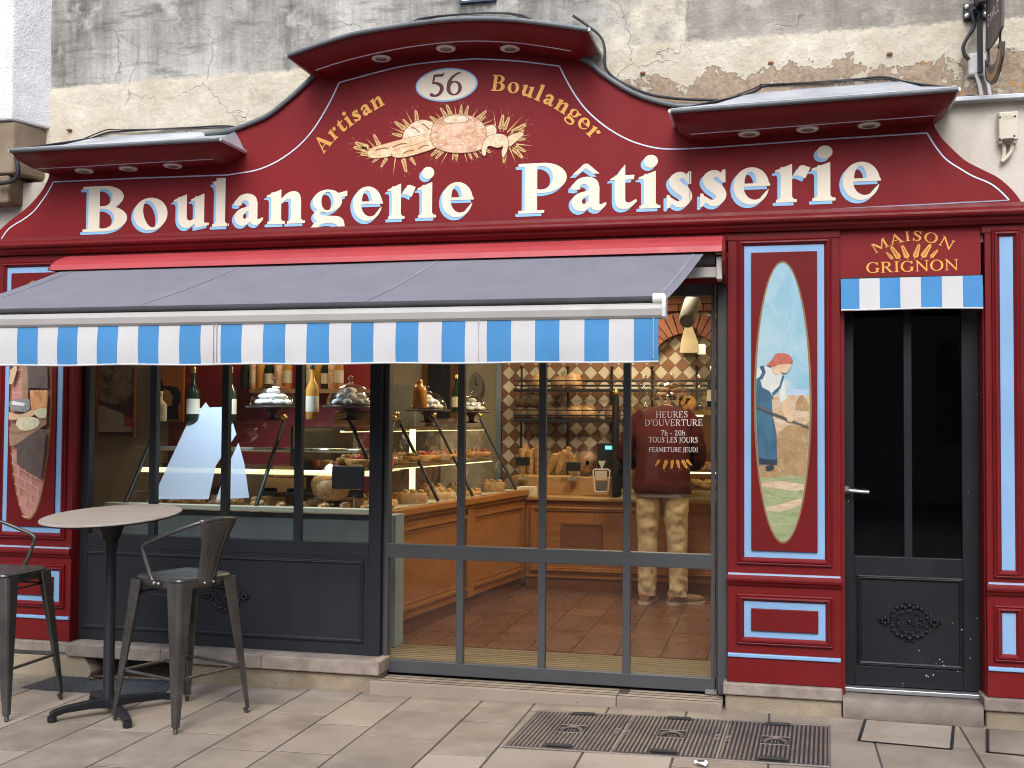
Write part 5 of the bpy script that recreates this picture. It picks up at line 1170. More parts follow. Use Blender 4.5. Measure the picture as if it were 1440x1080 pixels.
# ------------------------------------------------------------------ metal bar stools with arms
def make_stool(label, loc, rot):
    t = thing('bar_stool', label, 'bar stool', (0, 0, 0), 'metal bar stools at the bistro table')
    H = .745; S = .178
    def rr(hx, hy, z, r=.04, n=5):
        out = []
        for qx, qy, a0 in ((1, 1, 0), (-1, 1, 90), (-1, -1, 180), (1, -1, 270)):
            for k in range(n):
                a = math.radians(a0 + 90 * k / (n - 1)); out.append((qx * (hx - r) + r * math.cos(a), qy * (hy - r) + r * math.sin(a), z))
        return out
    m = MB(); m.loft([rr(.02, .02, H - .005, .015), rr(.09, .09, H - .006), rr(S - .025, S - .025, H - .002), rr(S - .006, S - .006, H + .002), rr(S, S, H - .004), rr(S + .002, S + .002, H - .012)], True); m.build('seat', GUN, t)
    m = MB(); m.loft([rr(S - .002, S - .002, H - .013), rr(S + .003, S + .003, H - .055), rr(S - .003, S - .003, H - .055), rr(S - .008, S - .008, H - .013)], False); m.build('seat_skirt', GUN, t)
    F = .236
    for sx_ in (-1, 1):
        for sy_ in (-1, 1):
            m = MB(); rings = []
            for s in (0, .2, .5, .8, .955):
                cx_, cy_ = sx_ * (S - .03 + (F - S + .03) * s), sy_ * (S - .03 + (F - S + .03) * s); z = (H - .018) * (1 - s); w_ = .046 - .033 * s; o = .004
                rings.append([(cx_ + sx_ * u * w_, cy_ + sy_ * v * w_, z) for u, v in ((-1, 1), (.55, 1), (.85, .85), (1, .55), (1, -1), (.75, -1), (.7, .45), (.45, .7), (-1, .75))])
            m.loft(rings, True, True, 0, False); lg = m.build('leg', GUN, t, bevel=.002)
            m = MB(); m.tube([(sx_ * (F - .009), sy_ * (F - .009), .034), (sx_ * F, sy_ * F, .003)], [.0125, .011], 8); m.build('foot_tip', GUN, lg)
    for z, r_, nm in ((.255, .0085, 'footrest'), (.655, .0055, 'brace')):
        k = (S - .03 + (F - S + .03) * (1 - z / (H - .018))) + .006
        for a, b in (((-k, -k), (k, -k)), ((k, -k), (k, k)), ((k, k), (-k, k)), ((-k, k), (-k, -k))):
            m = MB(); m.tube([(a[0], a[1], z), (b[0], b[1], z)], r_, 8); m.build(nm, GUN if nm == 'footrest' else BLACK, t)
    # arms: rise from the seat side, lean forward, bend back up to the top of the backrest
    for s in (-1, 1):
        p = [(-.055, s * (S + .012), H - .028), (-.005, s * (S + .012), H - .024), (.025, s * (S + .013), H + .005), (.062, s * (S + .024), H + .105), (.072, s * (S + .028), H + .145), (.055, s * (S + .030), H + .166), (.0, s * (S + .028), H + .188), (-.12, s * (S + .016), H + .232), (-.215, s * (S - .035), H + .272), (-.268, s * .08, H + .296), (-.278, 0, H + .302)]
        m = MB(); m.tube(smooth(p, 5), .0105, 8); m.build('arm', GUN, t)
        m = MB()
        for xb in (-.05, -.015): m.ball((xb, s * (S + .024), H - .026), .0085)
        m.build('bolt', STEEL, t)
    m = MB(); rows = []
    for z, w_, x in ((-.055, .062, -.189), (0, .062, -.194), (.05, .064, -.206), (.12, .070, -.226), (.18, .080, -.244), (.23, .096, -.260), (.275, .115, -.272), (.302, .12, -.278)):
        rows.append([(x + .02 * (y / .11) ** 2, y * w_ / .11, H + z) for y in np.linspace(-.11, .11, 9)])
    m.loft(rows, False, False, 0, True); o = m.build('backrest', GUN, t, recalc=False); so = o.modifiers.new('sheet', 'SOLIDIFY'); so.thickness = .006
    m = MB()
    for s in (-1, 1): m.tube(smooth([(-.197, s * .028, H + .0), (-.221, s * .034, H + .09), (-.247, s * .046, H + .18), (-.267, s * .062, H + .255)], 4), .0042, 5)
    m.build('backrest_rib', GUN, t)
    m = MB()
    for s in (-1, 1): m.ball((-.194, s * .028, H - .03), .007)
    m.build('rivet', STEEL, t)
    t.location = loc; t.rotation_euler = (0, 0, rot)
    return t
_f = [G(270, 1036), G(345, 1000), G(165, 1012), G(243, 980)]; ctr = sum(_f) / 4
make_stool('gunmetal bar stool with arms standing whole to the right of the bistro table', (ctr[0] + .012, ctr[1] - .025, gz(ctr[0])), math.radians(180 - 20))
q = (G(12, 1015) + G(85, 985)) / 2; st2 = make_stool('gunmetal bar stool cut by the left edge of the photo', (q[0] - .245, q[1], gz(q[0])), math.radians(2))

# ------------------------------------------------------------------ cast iron telecom covers, grates, inspection covers
CAST = paint('worn_cast_iron', (.17, .14, .125), .5, .3, bump=.1, dirt=.35, metal=.2, scale=9); CASTD = paint('cast_iron_groove', (.022, .020, .019), .7, .2)
A, B, C_, D_ = G(709, 1048, 0), G(757, 998.5, 0), G(1166, 1022.5, 0), G(1166, 1080, 0)
mc = thing('telecom_cover', 'long ribbed cast iron telecom cover in three panels with handset emblems', 'manhole cover', ((A[0] + C_[0]) / 2, (A[1] + C_[1]) / 2, 0))
def bil(u, v): return A * (1 - u) * (1 - v) + B * (1 - u) * v + D_ * u * (1 - v) + C_ * u * v
zt = .0045
m = MB()
for (u0, v0), (u1, v1) in (((0, 0), (1, 0)), ((1, 0), (1, 1)), ((1, 1), (0, 1)), ((0, 1), (0, 0))):
    p, q = bil(u0, v0), bil(u1, v1); m.tube([(p[0], p[1], gz(p[0]) + .004), (q[0], q[1], gz(q[0]) + .004)], .0065, 6)
m.build('cover_frame', CAST, mc)
m = MB(); m.add([(q[0], q[1], gz(q[0]) + .0025) for q in (A, B, C_, D_)], [(0, 1, 2, 3)]); m.build('cover_bed', CASTD, mc)
Lx = np.linalg.norm(D_ - A); us = [0, .338, .665, 1]
def P3(u, v, z): p = bil(u, v); return (p[0], p[1], gz(p[0]) + z)
for k in range(3):
    a, b = us[k] + .004, us[k + 1] - .004
    m = MB(); m.add([P3(a, .012, zt), P3(b, .012, zt), P3(b, .988, zt), P3(a, .988, zt)], [(0, 1, 2, 3)]); pn = m.build('cover_panel', CASTD, mc)
    m = MB(); n_ = 23; w_ = (b - a) / n_; holes = [((a + b) / 2 - .05, (a + b) / 2 + .05, .40, .62), ((a + b) / 2 - .045, (a + b) / 2 + .045, .90, .97), ((a + b) / 2 - .045, (a + b) / 2 + .045, .03, .10)]
    for i in range(n_):
        u = a + w_ * (i + .5); cuts = [(.02, .98)]
        for h0, h1, v0, v1 in holes:
            if h0 < u < h1: cuts = [z for c0, c1 in cuts for z in ((c0, min(c1, v0)), (max(c0, v1), c1)) if z[1] - z[0] > .01]
        for v0, v1 in cuts:
            h = w_ * .30; m.add([P3(u - h, v0, zt), P3(u + h, v0, zt), P3(u + h, v1, zt), P3(u - h, v1, zt), P3(u - h * .7, v0, zt + .005), P3(u + h * .7, v0, zt + .005), P3(u + h * .7, v1, zt + .005), P3(u - h * .7, v1, zt + .005)], [(4, 5, 6, 7), (0, 1, 5, 4), (1, 2, 6, 5), (2, 3, 7, 6), (3, 0, 4, 7)])
    o = m.build('cast_ribs', CAST, pn); o['kind'] = 'stuff'
    um = (a + b) / 2; m = MB()
    e = [(um - .045, .41), (um + .045, .41), (um + .045, .61), (um - .045, .61)]
    for (u0, v0), (u1, v1) in zip(e, e[1:] + e[:1]): m.tube([P3(u0, v0, zt + .004), P3(u1, v1, zt + .004)], .0035, 5)
    flip = -1 if k == 1 else 1
    hs = smooth([P3(um - flip * .033, .47, zt + .006), P3(um - flip * .012, .545, zt + .006), P3(um + flip * .014, .545, zt + .006), P3(um + flip * .034, .47, zt + .006)], 5); m.tube(hs, [.011, .010, .008, .007, .007, .007, .007, .007, .007, .007, .007, .008, .009, .010, .011, .012][:len(hs)], 6)
    for i in range(3):
        for j in range(3): p = P3(um + (i - 1) * .011, .445 + j * .03, zt + .004); m.ball(p, .004, .004, .003, 4)
    m.build('handset_emblem', CAST, pn)
    m = MB()
    for v in (.935, .065): p0, p1 = P3(um - .04, v, zt + .006), P3(um + .04, v, zt + .006); m.tube([p0, p1], .010, 6)
    m.build('lifting_bar', CASTD, pn)
    if k < 2:
        m = MB()
        for s in (-1, 1):
            for j in range(5):
                u = us[k + 1] + s * .016; v = .42 + j * .035; m.tube([P3(u - .008, v, zt + .006), P3(u + .008, v, zt + .006)], .0028, 5)
        m.build('cast_lettering', CAST, pn)
# black checker-plate cellar grate
A, B, C_, D_ = G(29, 968), G(80, 950.5), G(259, 958), G(217, 980.5)
gp = thing('cellar_plate', 'dark studded metal cellar plate under the bistro table by the wall', 'grate', (-3.85, -.2, gz(-3.85)))
m = MB(); m.add([(p[0], p[1], p[2] + z) for z in (-.01, .004) for p in (A, B, C_, D_)], [(4, 5, 6, 7), (0, 1, 5, 4), (1, 2, 6, 5), (2, 3, 7, 6), (3, 0, 4, 7)]); m.build('plate', paint('grate_iron', (.045, .05, .055), .5, .2), gp)
m = MB()
for i in range(26):
    for j in range(10):
        u, v = (i + .5) / 26, (j + .5 + .5 * (i % 2)) / 10.5; p = A * (1 - u) * (1 - v) + B * (1 - u) * v + D_ * u * (1 - v) + C_ * u * v; d = .009; z = p[2] + .004
        m.add([(p[0] - d, p[1], z), (p[0], p[1] - d, z), (p[0] + d, p[1], z), (p[0], p[1] + d, z), (p[0] - d * .5, p[1], z + .004), (p[0], p[1] - d * .5, z + .004), (p[0] + d * .5, p[1], z + .004), (p[0], p[1] + d * .5, z + .004)], [(4, 5, 6, 7), (0, 1, 5, 4), (1, 2, 6, 5), (2, 3, 7, 6), (3, 0, 4, 7)])
o = m.build('studs', paint('grate_stud', (.07, .075, .08), .4, .2, metal=.5), gp); o['kind'] = 'stuff'
# wire mesh in the cellar opening, dead leaves
cm = thing('cellar_vent', 'dark cellar opening with rusty wire mesh beneath the window sill', 'vent', (-3.7, .05, -.02))
m = MB(); z0, z1 = -.055, .065
for i in range(38):
    x = -4.06 + i * .0185; m.tube([(x, .06, z0), (x + .009, .06, z0 + .04), (x, .06, z0 + .08), (x + .009, .06, z1)], .0016, 4); m.tube([(x + .0185, .062, z0), (x + .009, .062, z0 + .04), (x + .0185, .062, z0 + .08), (x + .009, .062, z1)], .0016, 4)
m.build('wire_mesh', paint('rusty_wire', (.10, .075, .055), .7, .3), cm)
m = MB(); m.box(-4.05, -3.375, .03, .1, -.09, -.052); m.build('opening_sill', paint('rusty_sill', (.10, .06, .04), .8, .4), cm)
LEAF = paint('dead_leaf', (.17, .095, .045), .7, .4, scale=30); rl = random.Random(11); nl = 0
for (x, y, s) in ((128, 957, .05), (138, 955, .06), (101, 948, .04), (783, 989, .045), (812, 991, .04), (640, 958, .03)):
    p = G(x, y); m = MB(); n_ = 7; a = rl.uniform(0, 6)
    top_ = [(p[0] + s * .5 * math.cos(a) * u - s * .28 * math.sin(a) * math.sin(math.pi * (u + 1) / 2) * q, p[1] + s * .5 * math.sin(a) * u + s * .28 * math.cos(a) * math.sin(math.pi * (u + 1) / 2) * q, p[2] + .006 + .010 * abs(q) + .004 * u) for q, us_ in ((1, np.linspace(-1, 1, n_)), (-1, np.linspace(1, -1, n_))) for u in us_]
    c = (p[0], p[1], p[2] + .004)
    m.add(top_ + [c], [(i, (i + 1) % len(top_), len(top_)) for i in range(len(top_))]); o = m.build('dead_leaf', LEAF)
    tag(o, ['curled brown leaf on the dark cellar plate', 'larger brown leaf lying beside the first on the cellar plate', 'brown leaf by the broken plinth stone', 'brown scrap below the sliding door threshold', 'small brown scrap above the telecom cover', 'tiny leaf on the paving below the sill end'][nl], 'leaf'); nl += 1
# stone filled inspection covers
for k, (pts, lab) in enumerate(((((1208, 1043), (1217, 1013.5), (1341, 1022.5), (1338, 1055)), 'stone filled inspection cover with dark steel edges before the dark door'), (((1389, 1059), (1389, 1027), (1500, 1036), (1508, 1070)), 'stone filled inspection cover with dark edge at the right end of the photo'))):
    A, B, C_, D_ = [G(*p, 0) for p in pts]; ic = thing('inspection_cover', lab, 'inspection cover', ((A[0] + C_[0]) / 2, (A[1] + C_[1]) / 2, 0))
    m = MB(); m.add([(p[0], p[1], .0052) for p in (A, B, C_, D_)], [(0, 1, 2, 3)]); m.build('stone_inset', PAVE, ic)
    for p, q in ((A, B), (B, C_), (C_, D_), (D_, A)):
        d = (q - p) / np.linalg.norm(q - p); n_ = np.array([-d[1], d[0], 0]) * (.0075 if abs(d[1]) > .5 else .003); m = MB(); m.add([(*(p + n_)[:2], .007), (*(q + n_)[:2], .007), (*(q - n_)[:2], .007), (*(p - n_)[:2], .007)], [(0, 1, 2, 3)]); m.build('steel_edge', BLACK, ic)
p = G(988, 1078, 0); m = MB(); rl = random.Random(4); ring = [(p[0] + .036 * math.cos(a) * rl.uniform(.6, 1.1), p[1] + .034 * math.sin(a) * rl.uniform(.6, 1.1), .006 + rl.uniform(0, .02)) for a in np.linspace(0, 2 * math.pi, 12)[:-1]]
m.add(ring + [(p[0], p[1], .022)], [(i, (i + 1) % 11, 11) for i in range(11)]); m.add([(p[0] - .02 + u, p[1] + v, .026) for u, v in ((0, -.01), (.03, -.008), (.025, .008), (-.004, .01))], [(0, 1, 2, 3)], 1)
tag(m.build('paper_scrap', [paint('white_paper', (.75, .75, .74), .7), BLACK]), 'crumpled white and black paper scrap at the bottom edge of the paving', 'litter')
# ------------------------------------------------------------------ inside the bakery
OAK = wood('counter_oak', (.26, .095, .018), (.42, .19, .05), .32); OAK_Z = wood('counter_oak_upright', (.24, .09, .018), (.38, .17, .045), .32, 'z'); OAK_L = wood('light_oak', (.36, .20, .07), (.50, .30, .12), .35); OAK_D = wood('dark_oak', (.13, .048, .012), (.20, .085, .025), .4)
OAK_Y = wood('counter_oak_deep', (.25, .092, .018), (.40, .18, .048), .32, 'y')
SHELF_MET = paint('brushed_shelf_edge', (.48, .46, .38), .28, .1, metal=.7); PANEL_G = paint('grey_green_panel', (.20, .225, .215), .4, .1); RIM = paint('pale_yellow_rim', (.62, .58, .40), .35, .06)
LED = emit_mat('led_strip', (1.0, .84, .38), 1.5); LEDS = emit_mat('led_strip_soft', (1.0, .80, .40), 1.0)
B1 = crust('golden_crust', (.40, .20, .06), (.62, .38, .15), .55, .3); B2 = crust('dark_seeded_crust', (.075, .042, .02), (.19, .12, .06), .7); B3 = crust('brown_crust', (.20, .09, .035), (.36, .19, .08), .55, .15); BG = crust('baguette_crust', (.30, .14, .04), (.55, .32, .11), .5, .15)
MER = crust('white_meringue', (.70, .66, .58), (.82, .79, .72), .75); PIE = crust('glazed_pastry', (.40, .17, .04), (.62, .34, .10), .3); CHOC = crust('dark_cake', (.05, .022, .012), (.13, .06, .03), .3); PINK = crust('jam_red', (.28, .03, .02), (.45, .08, .04), .25)
TILE_C = stone('cream_wall_tile', (.50, .42, .29), (.64, .56, .42), 9, .1, .45, .15); TILE_B = stone('brown_wall_tile', (.17, .075, .038), (.27, .135, .07), 9, .1, .4, .15); GROUT = stone('tile_grout', (.13, .09, .06), (.2, .15, .10), 9, per=False); BRICK = stone('arch_brick', (.165, .062, .035), (.26, .11, .06), 8, .4, .8, .2)
# tiled feature wall on a return behind the counter
YT = 4.30
tx0, tx1 = P(706, 600, YT)[0], IX1 + .1; tz0, tz1 = .85, 2.72
wt = thing('tiled_wall', 'bakery back wall of cream and brown diamond tiles', 'tiled wall', ((tx0 + tx1) / 2, YT, 0))
m = MB(); m.box(tx0, tx1, YT + .004, YT + .1, 0, tz1); m.build('wall_core', GROUT, wt)
m = MB(); m.box(tx0 - .05, tx0 - .004, YT - .03, YT + .1, 0, tz1); m.build('corner_trim', paint('blue_grey_trim', (.20, .24, .29), .4), wt)
D = .132; gap = .0035; tl = []
nrow = int((tz1 - tz0) / (D / 2)); ncol = int((tx1 - tx0) / D) + 2
for r in range(nrow + 1):
    for c in range(ncol):
        x = tx0 + c * D + (D / 2 if r % 2 else 0); z = tz0 + r * D / 2; tl.append((x, z, r % 2))
dia = lambda x, z: [(max(tx0, min(tx1, x + u)), z + v) for u, v in ((-D / 2 + gap, 0), (0, -D / 2 + gap), (D / 2 - gap, 0), (0, D / 2 - gap))]
vis = lambda x, z: 1.0 < z < 2.28
tl.sort(key=lambda t: not vis(t[0], t[1])); m = {0: MB(), 1: MB()}; rt = random.Random(8); shared = {}
for i, (x, z, k) in enumerate(tl):
    pts = dia(x, z)
    if max(p[0] for p in pts) - min(p[0] for p in pts) < .03 or z + D / 2 > tz1: continue
    if i < 296 and vis(x, z):
        q = MB(); q.prism(pts, YT - .004 - rt.random() * .0012, YT + .01); q.build('wall_tile', TILE_C if k else TILE_B, wt)
    else: m[k].prism(pts, YT - .004, YT + .01)
for k in (0, 1): o = m[k].build('wall_tiles', TILE_C if k else TILE_B, wt); o['kind'] = 'stuff'
# brick arch over the extractor hood
ar = thing('brick_arch', 'red brick arch at the top of the tiled wall', 'brick arch', (P(960, 450, 4.22)[0], 4.22, 2.35))
ca = P(966, 508, 4.2); r0_, r1_ = .30, .52
for i in range(15):
    a0, a1 = math.radians(18 + i * 9.7), math.radians(18 + (i + 1) * 9.7 - 1.3); q = MB()
    q.prism([(ca[0] + r * math.cos(a), ca[2] + r * math.sin(a) * .86) for r, a in ((r0_, a0), (r1_, a0), (r1_, a1), (r0_, a1))], 4.17, YT - .005); q.build('brick', BRICK, ar)
for r in range(3):
    for c in range(8):
        x = tx1 - 1.75 + c * .225 + (r % 2) * .11; z = ca[2] + r1_ * .86 + .015 + r * .068
        if x + .21 < tx1 and z + .06 < 2.7: q = MB(); q.box(x, x + .215, 4.19, YT - .006, z, z + .06); q.build('brick', BRICK, ar)
hd = thing('extractor_hood', 'cream tapered hood under the brick arch', 'hood', (ca[0], 4.15, 2.1)); Yh = 4.12
h = [P(x, y, Yh) for x, y in ((957, 497), (984, 497), (981, 481), (970, 458), (966, 458))]
m = MB(); w_ = (h[1][0] - h[0][0]); m.loft([[(h[0][0], Yh - .1, h[0][2]), (h[1][0], Yh - .1, h[0][2]), (h[1][0], Yh + .15, h[0][2]), (h[0][0], Yh + .15, h[0][2])], [(h[0][0] + .01, Yh - .08, h[0][2] + .10), (h[1][0] - .01, Yh - .08, h[0][2] + .10), (h[1][0] - .01, Yh + .15, h[0][2] + .10), (h[0][0] + .01, Yh + .15, h[0][2] + .10)], [(h[4][0] - .02, Yh, h[4][2]), (h[3][0] + .02, Yh, h[3][2]), (h[3][0] + .02, Yh + .15, h[3][2]), (h[4][0] - .02, Yh + .15, h[4][2])]], True, True, 0, False); m.build('hood_body', paint('cream_hood', (.40, .34, .20), .5), hd)
m = MB(); q = RC((981, 484), (991, 484), (991, 497), (981, 497), Y=Yh - .05); m.box(q[0], q[1], Yh - .06, Yh + .1, q[2], q[3]); m.build('hood_lamp', emit_mat('hood_glow', (1, .86, .5), .75), hd)
pj = P(971, 440, 1.6); pr_ = thing('ceiling_projector', 'white cylindrical projector hanging inside above the door', 'projector', tuple(pj))
m = MB(); a, b = P(974, 424, 1.6), P(966, 452, 1.35); m.tube([a, a + (b - a) * .08, a + (b - a) * .9, b], [.054, .057, .057, .048], 18); m.build('projector_body', paint('grey_projector', (.17, .165, .155), .85, spec=.1), pr_)
m = MB(); m.tube([(a[0], a[1], 2.72), a], .014, 6); m.build('bracket', BLACK, pr_)
m = MB(); d = (b - a) / np.linalg.norm(b - a)
for i in range(5):
    c = a + (b - a) * (.22 + .1 * i); m.box(c[0] - .034, c[0] + .034, c[1] - .060, c[1] - .046, c[2] - .006, c[2] + .003)
m.build('grille', BLACK, pr_)

# --- service counter at the back (oak panels)
YC_ = 3.0; kz = FLZ; CT = G(860, 700, .90)[2]
czt_ = P(850, 700, YC_)[2]
CXL = P(740, 700, YC_)[0]
sc_ = thing('service_counter', 'oak panelled service counter facing the entrance', 'counter', (-1.0, YC_, FLZ))
m = MB(); m.box(CXL, IX1 + .1, YC_, YC_ + .5, FLZ + .10, czt_ - .03); m.build('counter_body', OAK, sc_)
m = MB(); m.box(CXL, IX1 + .1, YC_ + .01, YC_ + .5, FLZ, FLZ + .10); m.build('kickboard', OAK_D, sc_)
m = MB(); m.box(CXL - .02, IX1 + .1, YC_ - .035, YC_ + .55, czt_ - .03, czt_); m.build('counter_top', OAK_L, sc_, bevel=.006)
a = P(770, 730, YC_); zt_, zb_ = P(850, 714, YC_)[2], P(850, 806, YC_)[2]
m = MB(); m.frame((P(746, 760, YC_)[0], IX1 - .02, zb_, zt_), [(0, YC_ + .001), (0, YC_ - .018), (.012, YC_ - .022), (.02, YC_ - .012), (.03, YC_ - .014), (.038, YC_ - .002)]); m.build('panel_moulding', OAK_Z, sc_)
r = RC((792, 738), (846, 739), (846, 772), (792, 771), Y=YC_); m = MB(); m.box(r[0], r[1], YC_ - .012, YC_, r[2], r[3]); m.frame((r[0] - .01, r[1] + .01, r[2] - .01, r[3] + .01), [(0, YC_), (0, YC_ - .02), (.016, YC_ - .016), (.02, YC_ - .004)]); m.build('inset_panel', OAK_D, sc_)
m = MB(); m.box(P(836, 700, YC_)[0], P(837, 700, YC_)[0], YC_ - .003, YC_, zb_ + .04, zt_ - .04); m.build('panel_joint', OAK_D, sc_)
m = MB(); m.box(P(722, 680, 3.3)[0], P(860, 680, 3.3)[0], 3.22, 3.55, czt_ + .001, P(800, 671, 3.22)[2]); m.build('bread_ledge', OAK_L, sc_, bevel=.004)

# --- counters A (along the window) and B (running inwards), sloping glass fronts
YA0 = .42; ra = P(300, 713, YA0)[2]; AXL, AXR = -4.25, -2.42
dc = thing('window_display_counter', 'glass fronted pastry counter behind the shop window', 'display counter', (-3.3, YA0, FLZ))
m = MB(); m.box(AXL, AXR + .02, YA0 + .02, 1.1, FLZ, ra - .05); m.build('counter_body', PANEL_G, dc)
m = MB(); m.box(AXL, AXR + .03, YA0 - .01, YA0 + .07, ra - .02, ra + .012); m.build('counter_rim', RIM, dc, bevel=.004)
m = MB(); m.box(AXL, AXR + .03, YA0, YA0 + .05, ra - .05, ra - .028); m.build('rim_groove', BLACK, dc)
def lean(x): return [(x, YA0 + .03, ra + .01), (x, YA0 + .42, 1.50)]
for xp in (P(173, 705, YA0)[0], P(357, 708, YA0)[0], AXR):
    m = MB(); p, q = lean(xp); m.tube([p, q], .0135, 8); m.ball((q[0], q[1] + .01, q[2] + .028), .021, mi=1); m.build('glass_post', [BLACK, BRASS], dc)
m = MB(); (a0, b0), (a1, b1) = lean(AXL), lean(AXR); m.poly([a0, a1, b1, b0]); m.build('sloping_glass', GLASS_CASE, dc)
for z, y0, y1, led in ((1.325, YA0 + .36, 1.05, 0), (1.185, YA0 + .24, 1.05, 1)):
    m = MB(); m.box(AXL, AXR - .02, y0, y1, z - .006, z); m.build('glass_shelf', GLASS_CASE, dc)
    m = MB(); m.tube([(AXL + (0.1 if led else 0), y0 - .01, z - .012), (AXR - .06, y0 - .01, z - .012)], .017, 10); m.build('light_tube', LEDS if led else SHELF_MET, dc)
m = MB(); m.box(AXL, AXR, YA0 + .40, 1.12, 1.488, 1.496); m.build('glass_top', GLASS_CASE, dc)
m = MB(); m.box(AXL, AXR, YA0 + .08, 1.1, ra - .045, ra - .03); m.build('display_deck', wood('deck_wood', (.30, .17, .08), (.42, .26, .13)), dc)
m = MB(); m.box(AXL, AXL + 1.5, 1.1, 1.12, FLZ, 1.2); m.build('rear_panel', wood('rear_wood', (.12, .06, .03), (.18, .09, .04)), dc)
# B
b0, b1 = np.array([-2.34, .62]), np.array([-2.0, 2.98]); bz_ = .955
de = thing('side_display_counter', 'oak display counter running inwards with lit pastry shelves and leaning glass', 'display counter', (-2.3, 1.8, FLZ))
dv = (b1 - b0) / np.linalg.norm(b1 - b0); nv = np.array([-dv[1], dv[0]])      # nv points left, into the case
def bp(s, off, z): q = b0 + (b1 - b0) * s + nv * off; return (q[0], q[1], z)
def bbox(mb, s0, s1, o0, o1, z0, z1, mi=0):
    mb.add([bp(s0, o0, z0), bp(s1, o0, z0), bp(s1, o1, z0), bp(s0, o1, z0), bp(s0, o0, z1), bp(s1, o0, z1), bp(s1, o1, z1), bp(s0, o1, z1)], [(0, 3, 2, 1), (4, 5, 6, 7), (0, 1, 5, 4), (1, 2, 6, 5), (2, 3, 7, 6), (3, 0, 4, 7)], mi)
m = MB(); bbox(m, 0.01, 1, .02, .75, FLZ + .1, bz_ - .03); m.build('counter_body', OAK_Y, de)
m = MB(); bbox(m, .01, 1, .05, .7, FLZ, FLZ + .1); m.build('kickboard', OAK_D, de)
m = MB(); bbox(m, -.005, 1.0, -.02, .06, bz_ - .055, bz_ - .008); bbox(m, 0, 1, .0, .05, bz_ - .085, bz_ - .055); m.build('counter_edge', OAK_Y, de, bevel=.006)
for s0, s1 in ((.04, .50), (.54, .97)):
    m = MB(); z0, z1 = FLZ + .16, bz_ - .13
    for o, i, w_ in ((.0, 0, .022), (.012, .018, .012)):
        bbox(m, s0 + i, s1 - i, .02 - .016 + o, .021, z0 + i * 2, z0 + i * 2 + w_); bbox(m, s0 + i, s1 - i, .02 - .016 + o, .021, z1 - i * 2 - w_, z1 - i * 2); bbox(m, s0 + i, s0 + i + w_ * .42, .02 - .015 + o, .021, z0 + i * 2, z1 - i * 2); bbox(m, s1 - i - w_ * .42, s1 - i, .02 - .015 + o, .021, z0 + i * 2, z1 - i * 2)
    m.build('panel_moulding', OAK_Y, de)
m = MB(); bbox(m, .495, .545, .004, .021, FLZ + .1, bz_ - .09); m.build('panel_stile', OAK_Y, de)
m = MB(); q = RC((541, 720), (557, 720), (557, 932), (541, 932), Y=.48); m.box(q[0] - .04, q[1], .46, .62, FLZ, .93); m.box(q[1] - .02, q[1] - .01, .45, .46, FLZ, .93); m.build('metal_end_panel', paint('blue_grey_metal', (.23, .28, .29), .4), de)
m = MB(); bbox(m, 0, 1, .03, .75, bz_ - .03, bz_ - .012); m.build('display_deck', RIM, de)
po = [(.30, (605, 705), (567, 582)), (.555, (668, 699), (636, 588)), (.91, (727, 690), (690, 588))]
for s in (.02, .31, .56, .93):
    m = MB(); p, q = np.array(bp(s, .035, bz_)), np.array(bp(s, .36, 1.53)); m.tube([p, q], .013, 8); m.ball(q + (0, 0, .028), .021, mi=1); m.build('glass_post', [BLACK, BRASS], de)
m = MB(); m.poly([bp(.02, .035, bz_), bp(.93, .035, bz_), bp(.93, .36, 1.53), bp(.02, .36, 1.53)]); m.build('sloping_glass', GLASS_CASE, de)
for z, o in ((1.47, .32), (1.22, .20)):
    m = MB(); bbox(m, -.02, .95, o, .75, z - .008, z); m.build('glass_shelf', GLASS_CASE, de)
    m = MB(); bbox(m, -.02, .95, o - .004, o + .022, z - .03, z - .009); m.build('shelf_edge', paint('brass_edge', (.36, .25, .09), .3, metal=.7), de)
m = MB(); lc = P(580, 640, 1.45); m.box(lc[0] - .016, lc[0] + .016, 1.43, 1.47, bz_, 1.19); m.box(lc[0] - .016, lc[0] + .016, 1.43, 1.47, 1.225, 1.45); m.build('light_column', LED, de)
m = MB(); bbox(m, -.02, .95, .33, .36, 1.435, 1.445); bbox(m, .0, .9, .22, .24, 1.180, 1.188); m.build('light_tube', LED, de)
m = MB(); bbox(m, 0, .95, .74, .76, bz_, 1.47); m.build('back_mirror', paint('smoked_back', (.10, .085, .06), .15, metal=.5), de)

# pastries on the counters
def bread(name, label, cat, c, r, mat, group=None, rot=None, rough=.08, seed=0, n=9):
    m = MB(); m.ball((0, 0, 0), *r, n, 0, rough, rot, seed); m.v = [(x + c[0], y + c[1], max(z, -r[2] * .72 if rot is None else -9) + c[2]) for x, y, z in m.v]
    return tag(m.build(name, mat), label, cat, group)
rp2 = random.Random(31)
for i in range(13):                                   # round tarts on the middle shelf of B
    s = .03 + i * .068; o = .28 + .16 * (i % 2); p = bp(s, o, 1.222); k = MB(); k.lathe([(.02, 0), (.085, 0), (.10, .035), (.094, .04), (.05, .045 + .01 * rp2.random()), (.004, .05)], p, 14)
    for j in range(8): a = j * .785; k.ball((p[0] + .05 * math.cos(a), p[1] + .05 * math.sin(a), p[2] + .05), .022, .022, .016, 5, 1, .2, None, j)
    tag(k.build('fruit_tart', [PIE, PIE if i % 3 else PINK]), 'round glazed fruit tart on the lit middle shelf of the oak counter', 'tart', 'tarts on the lit shelf')
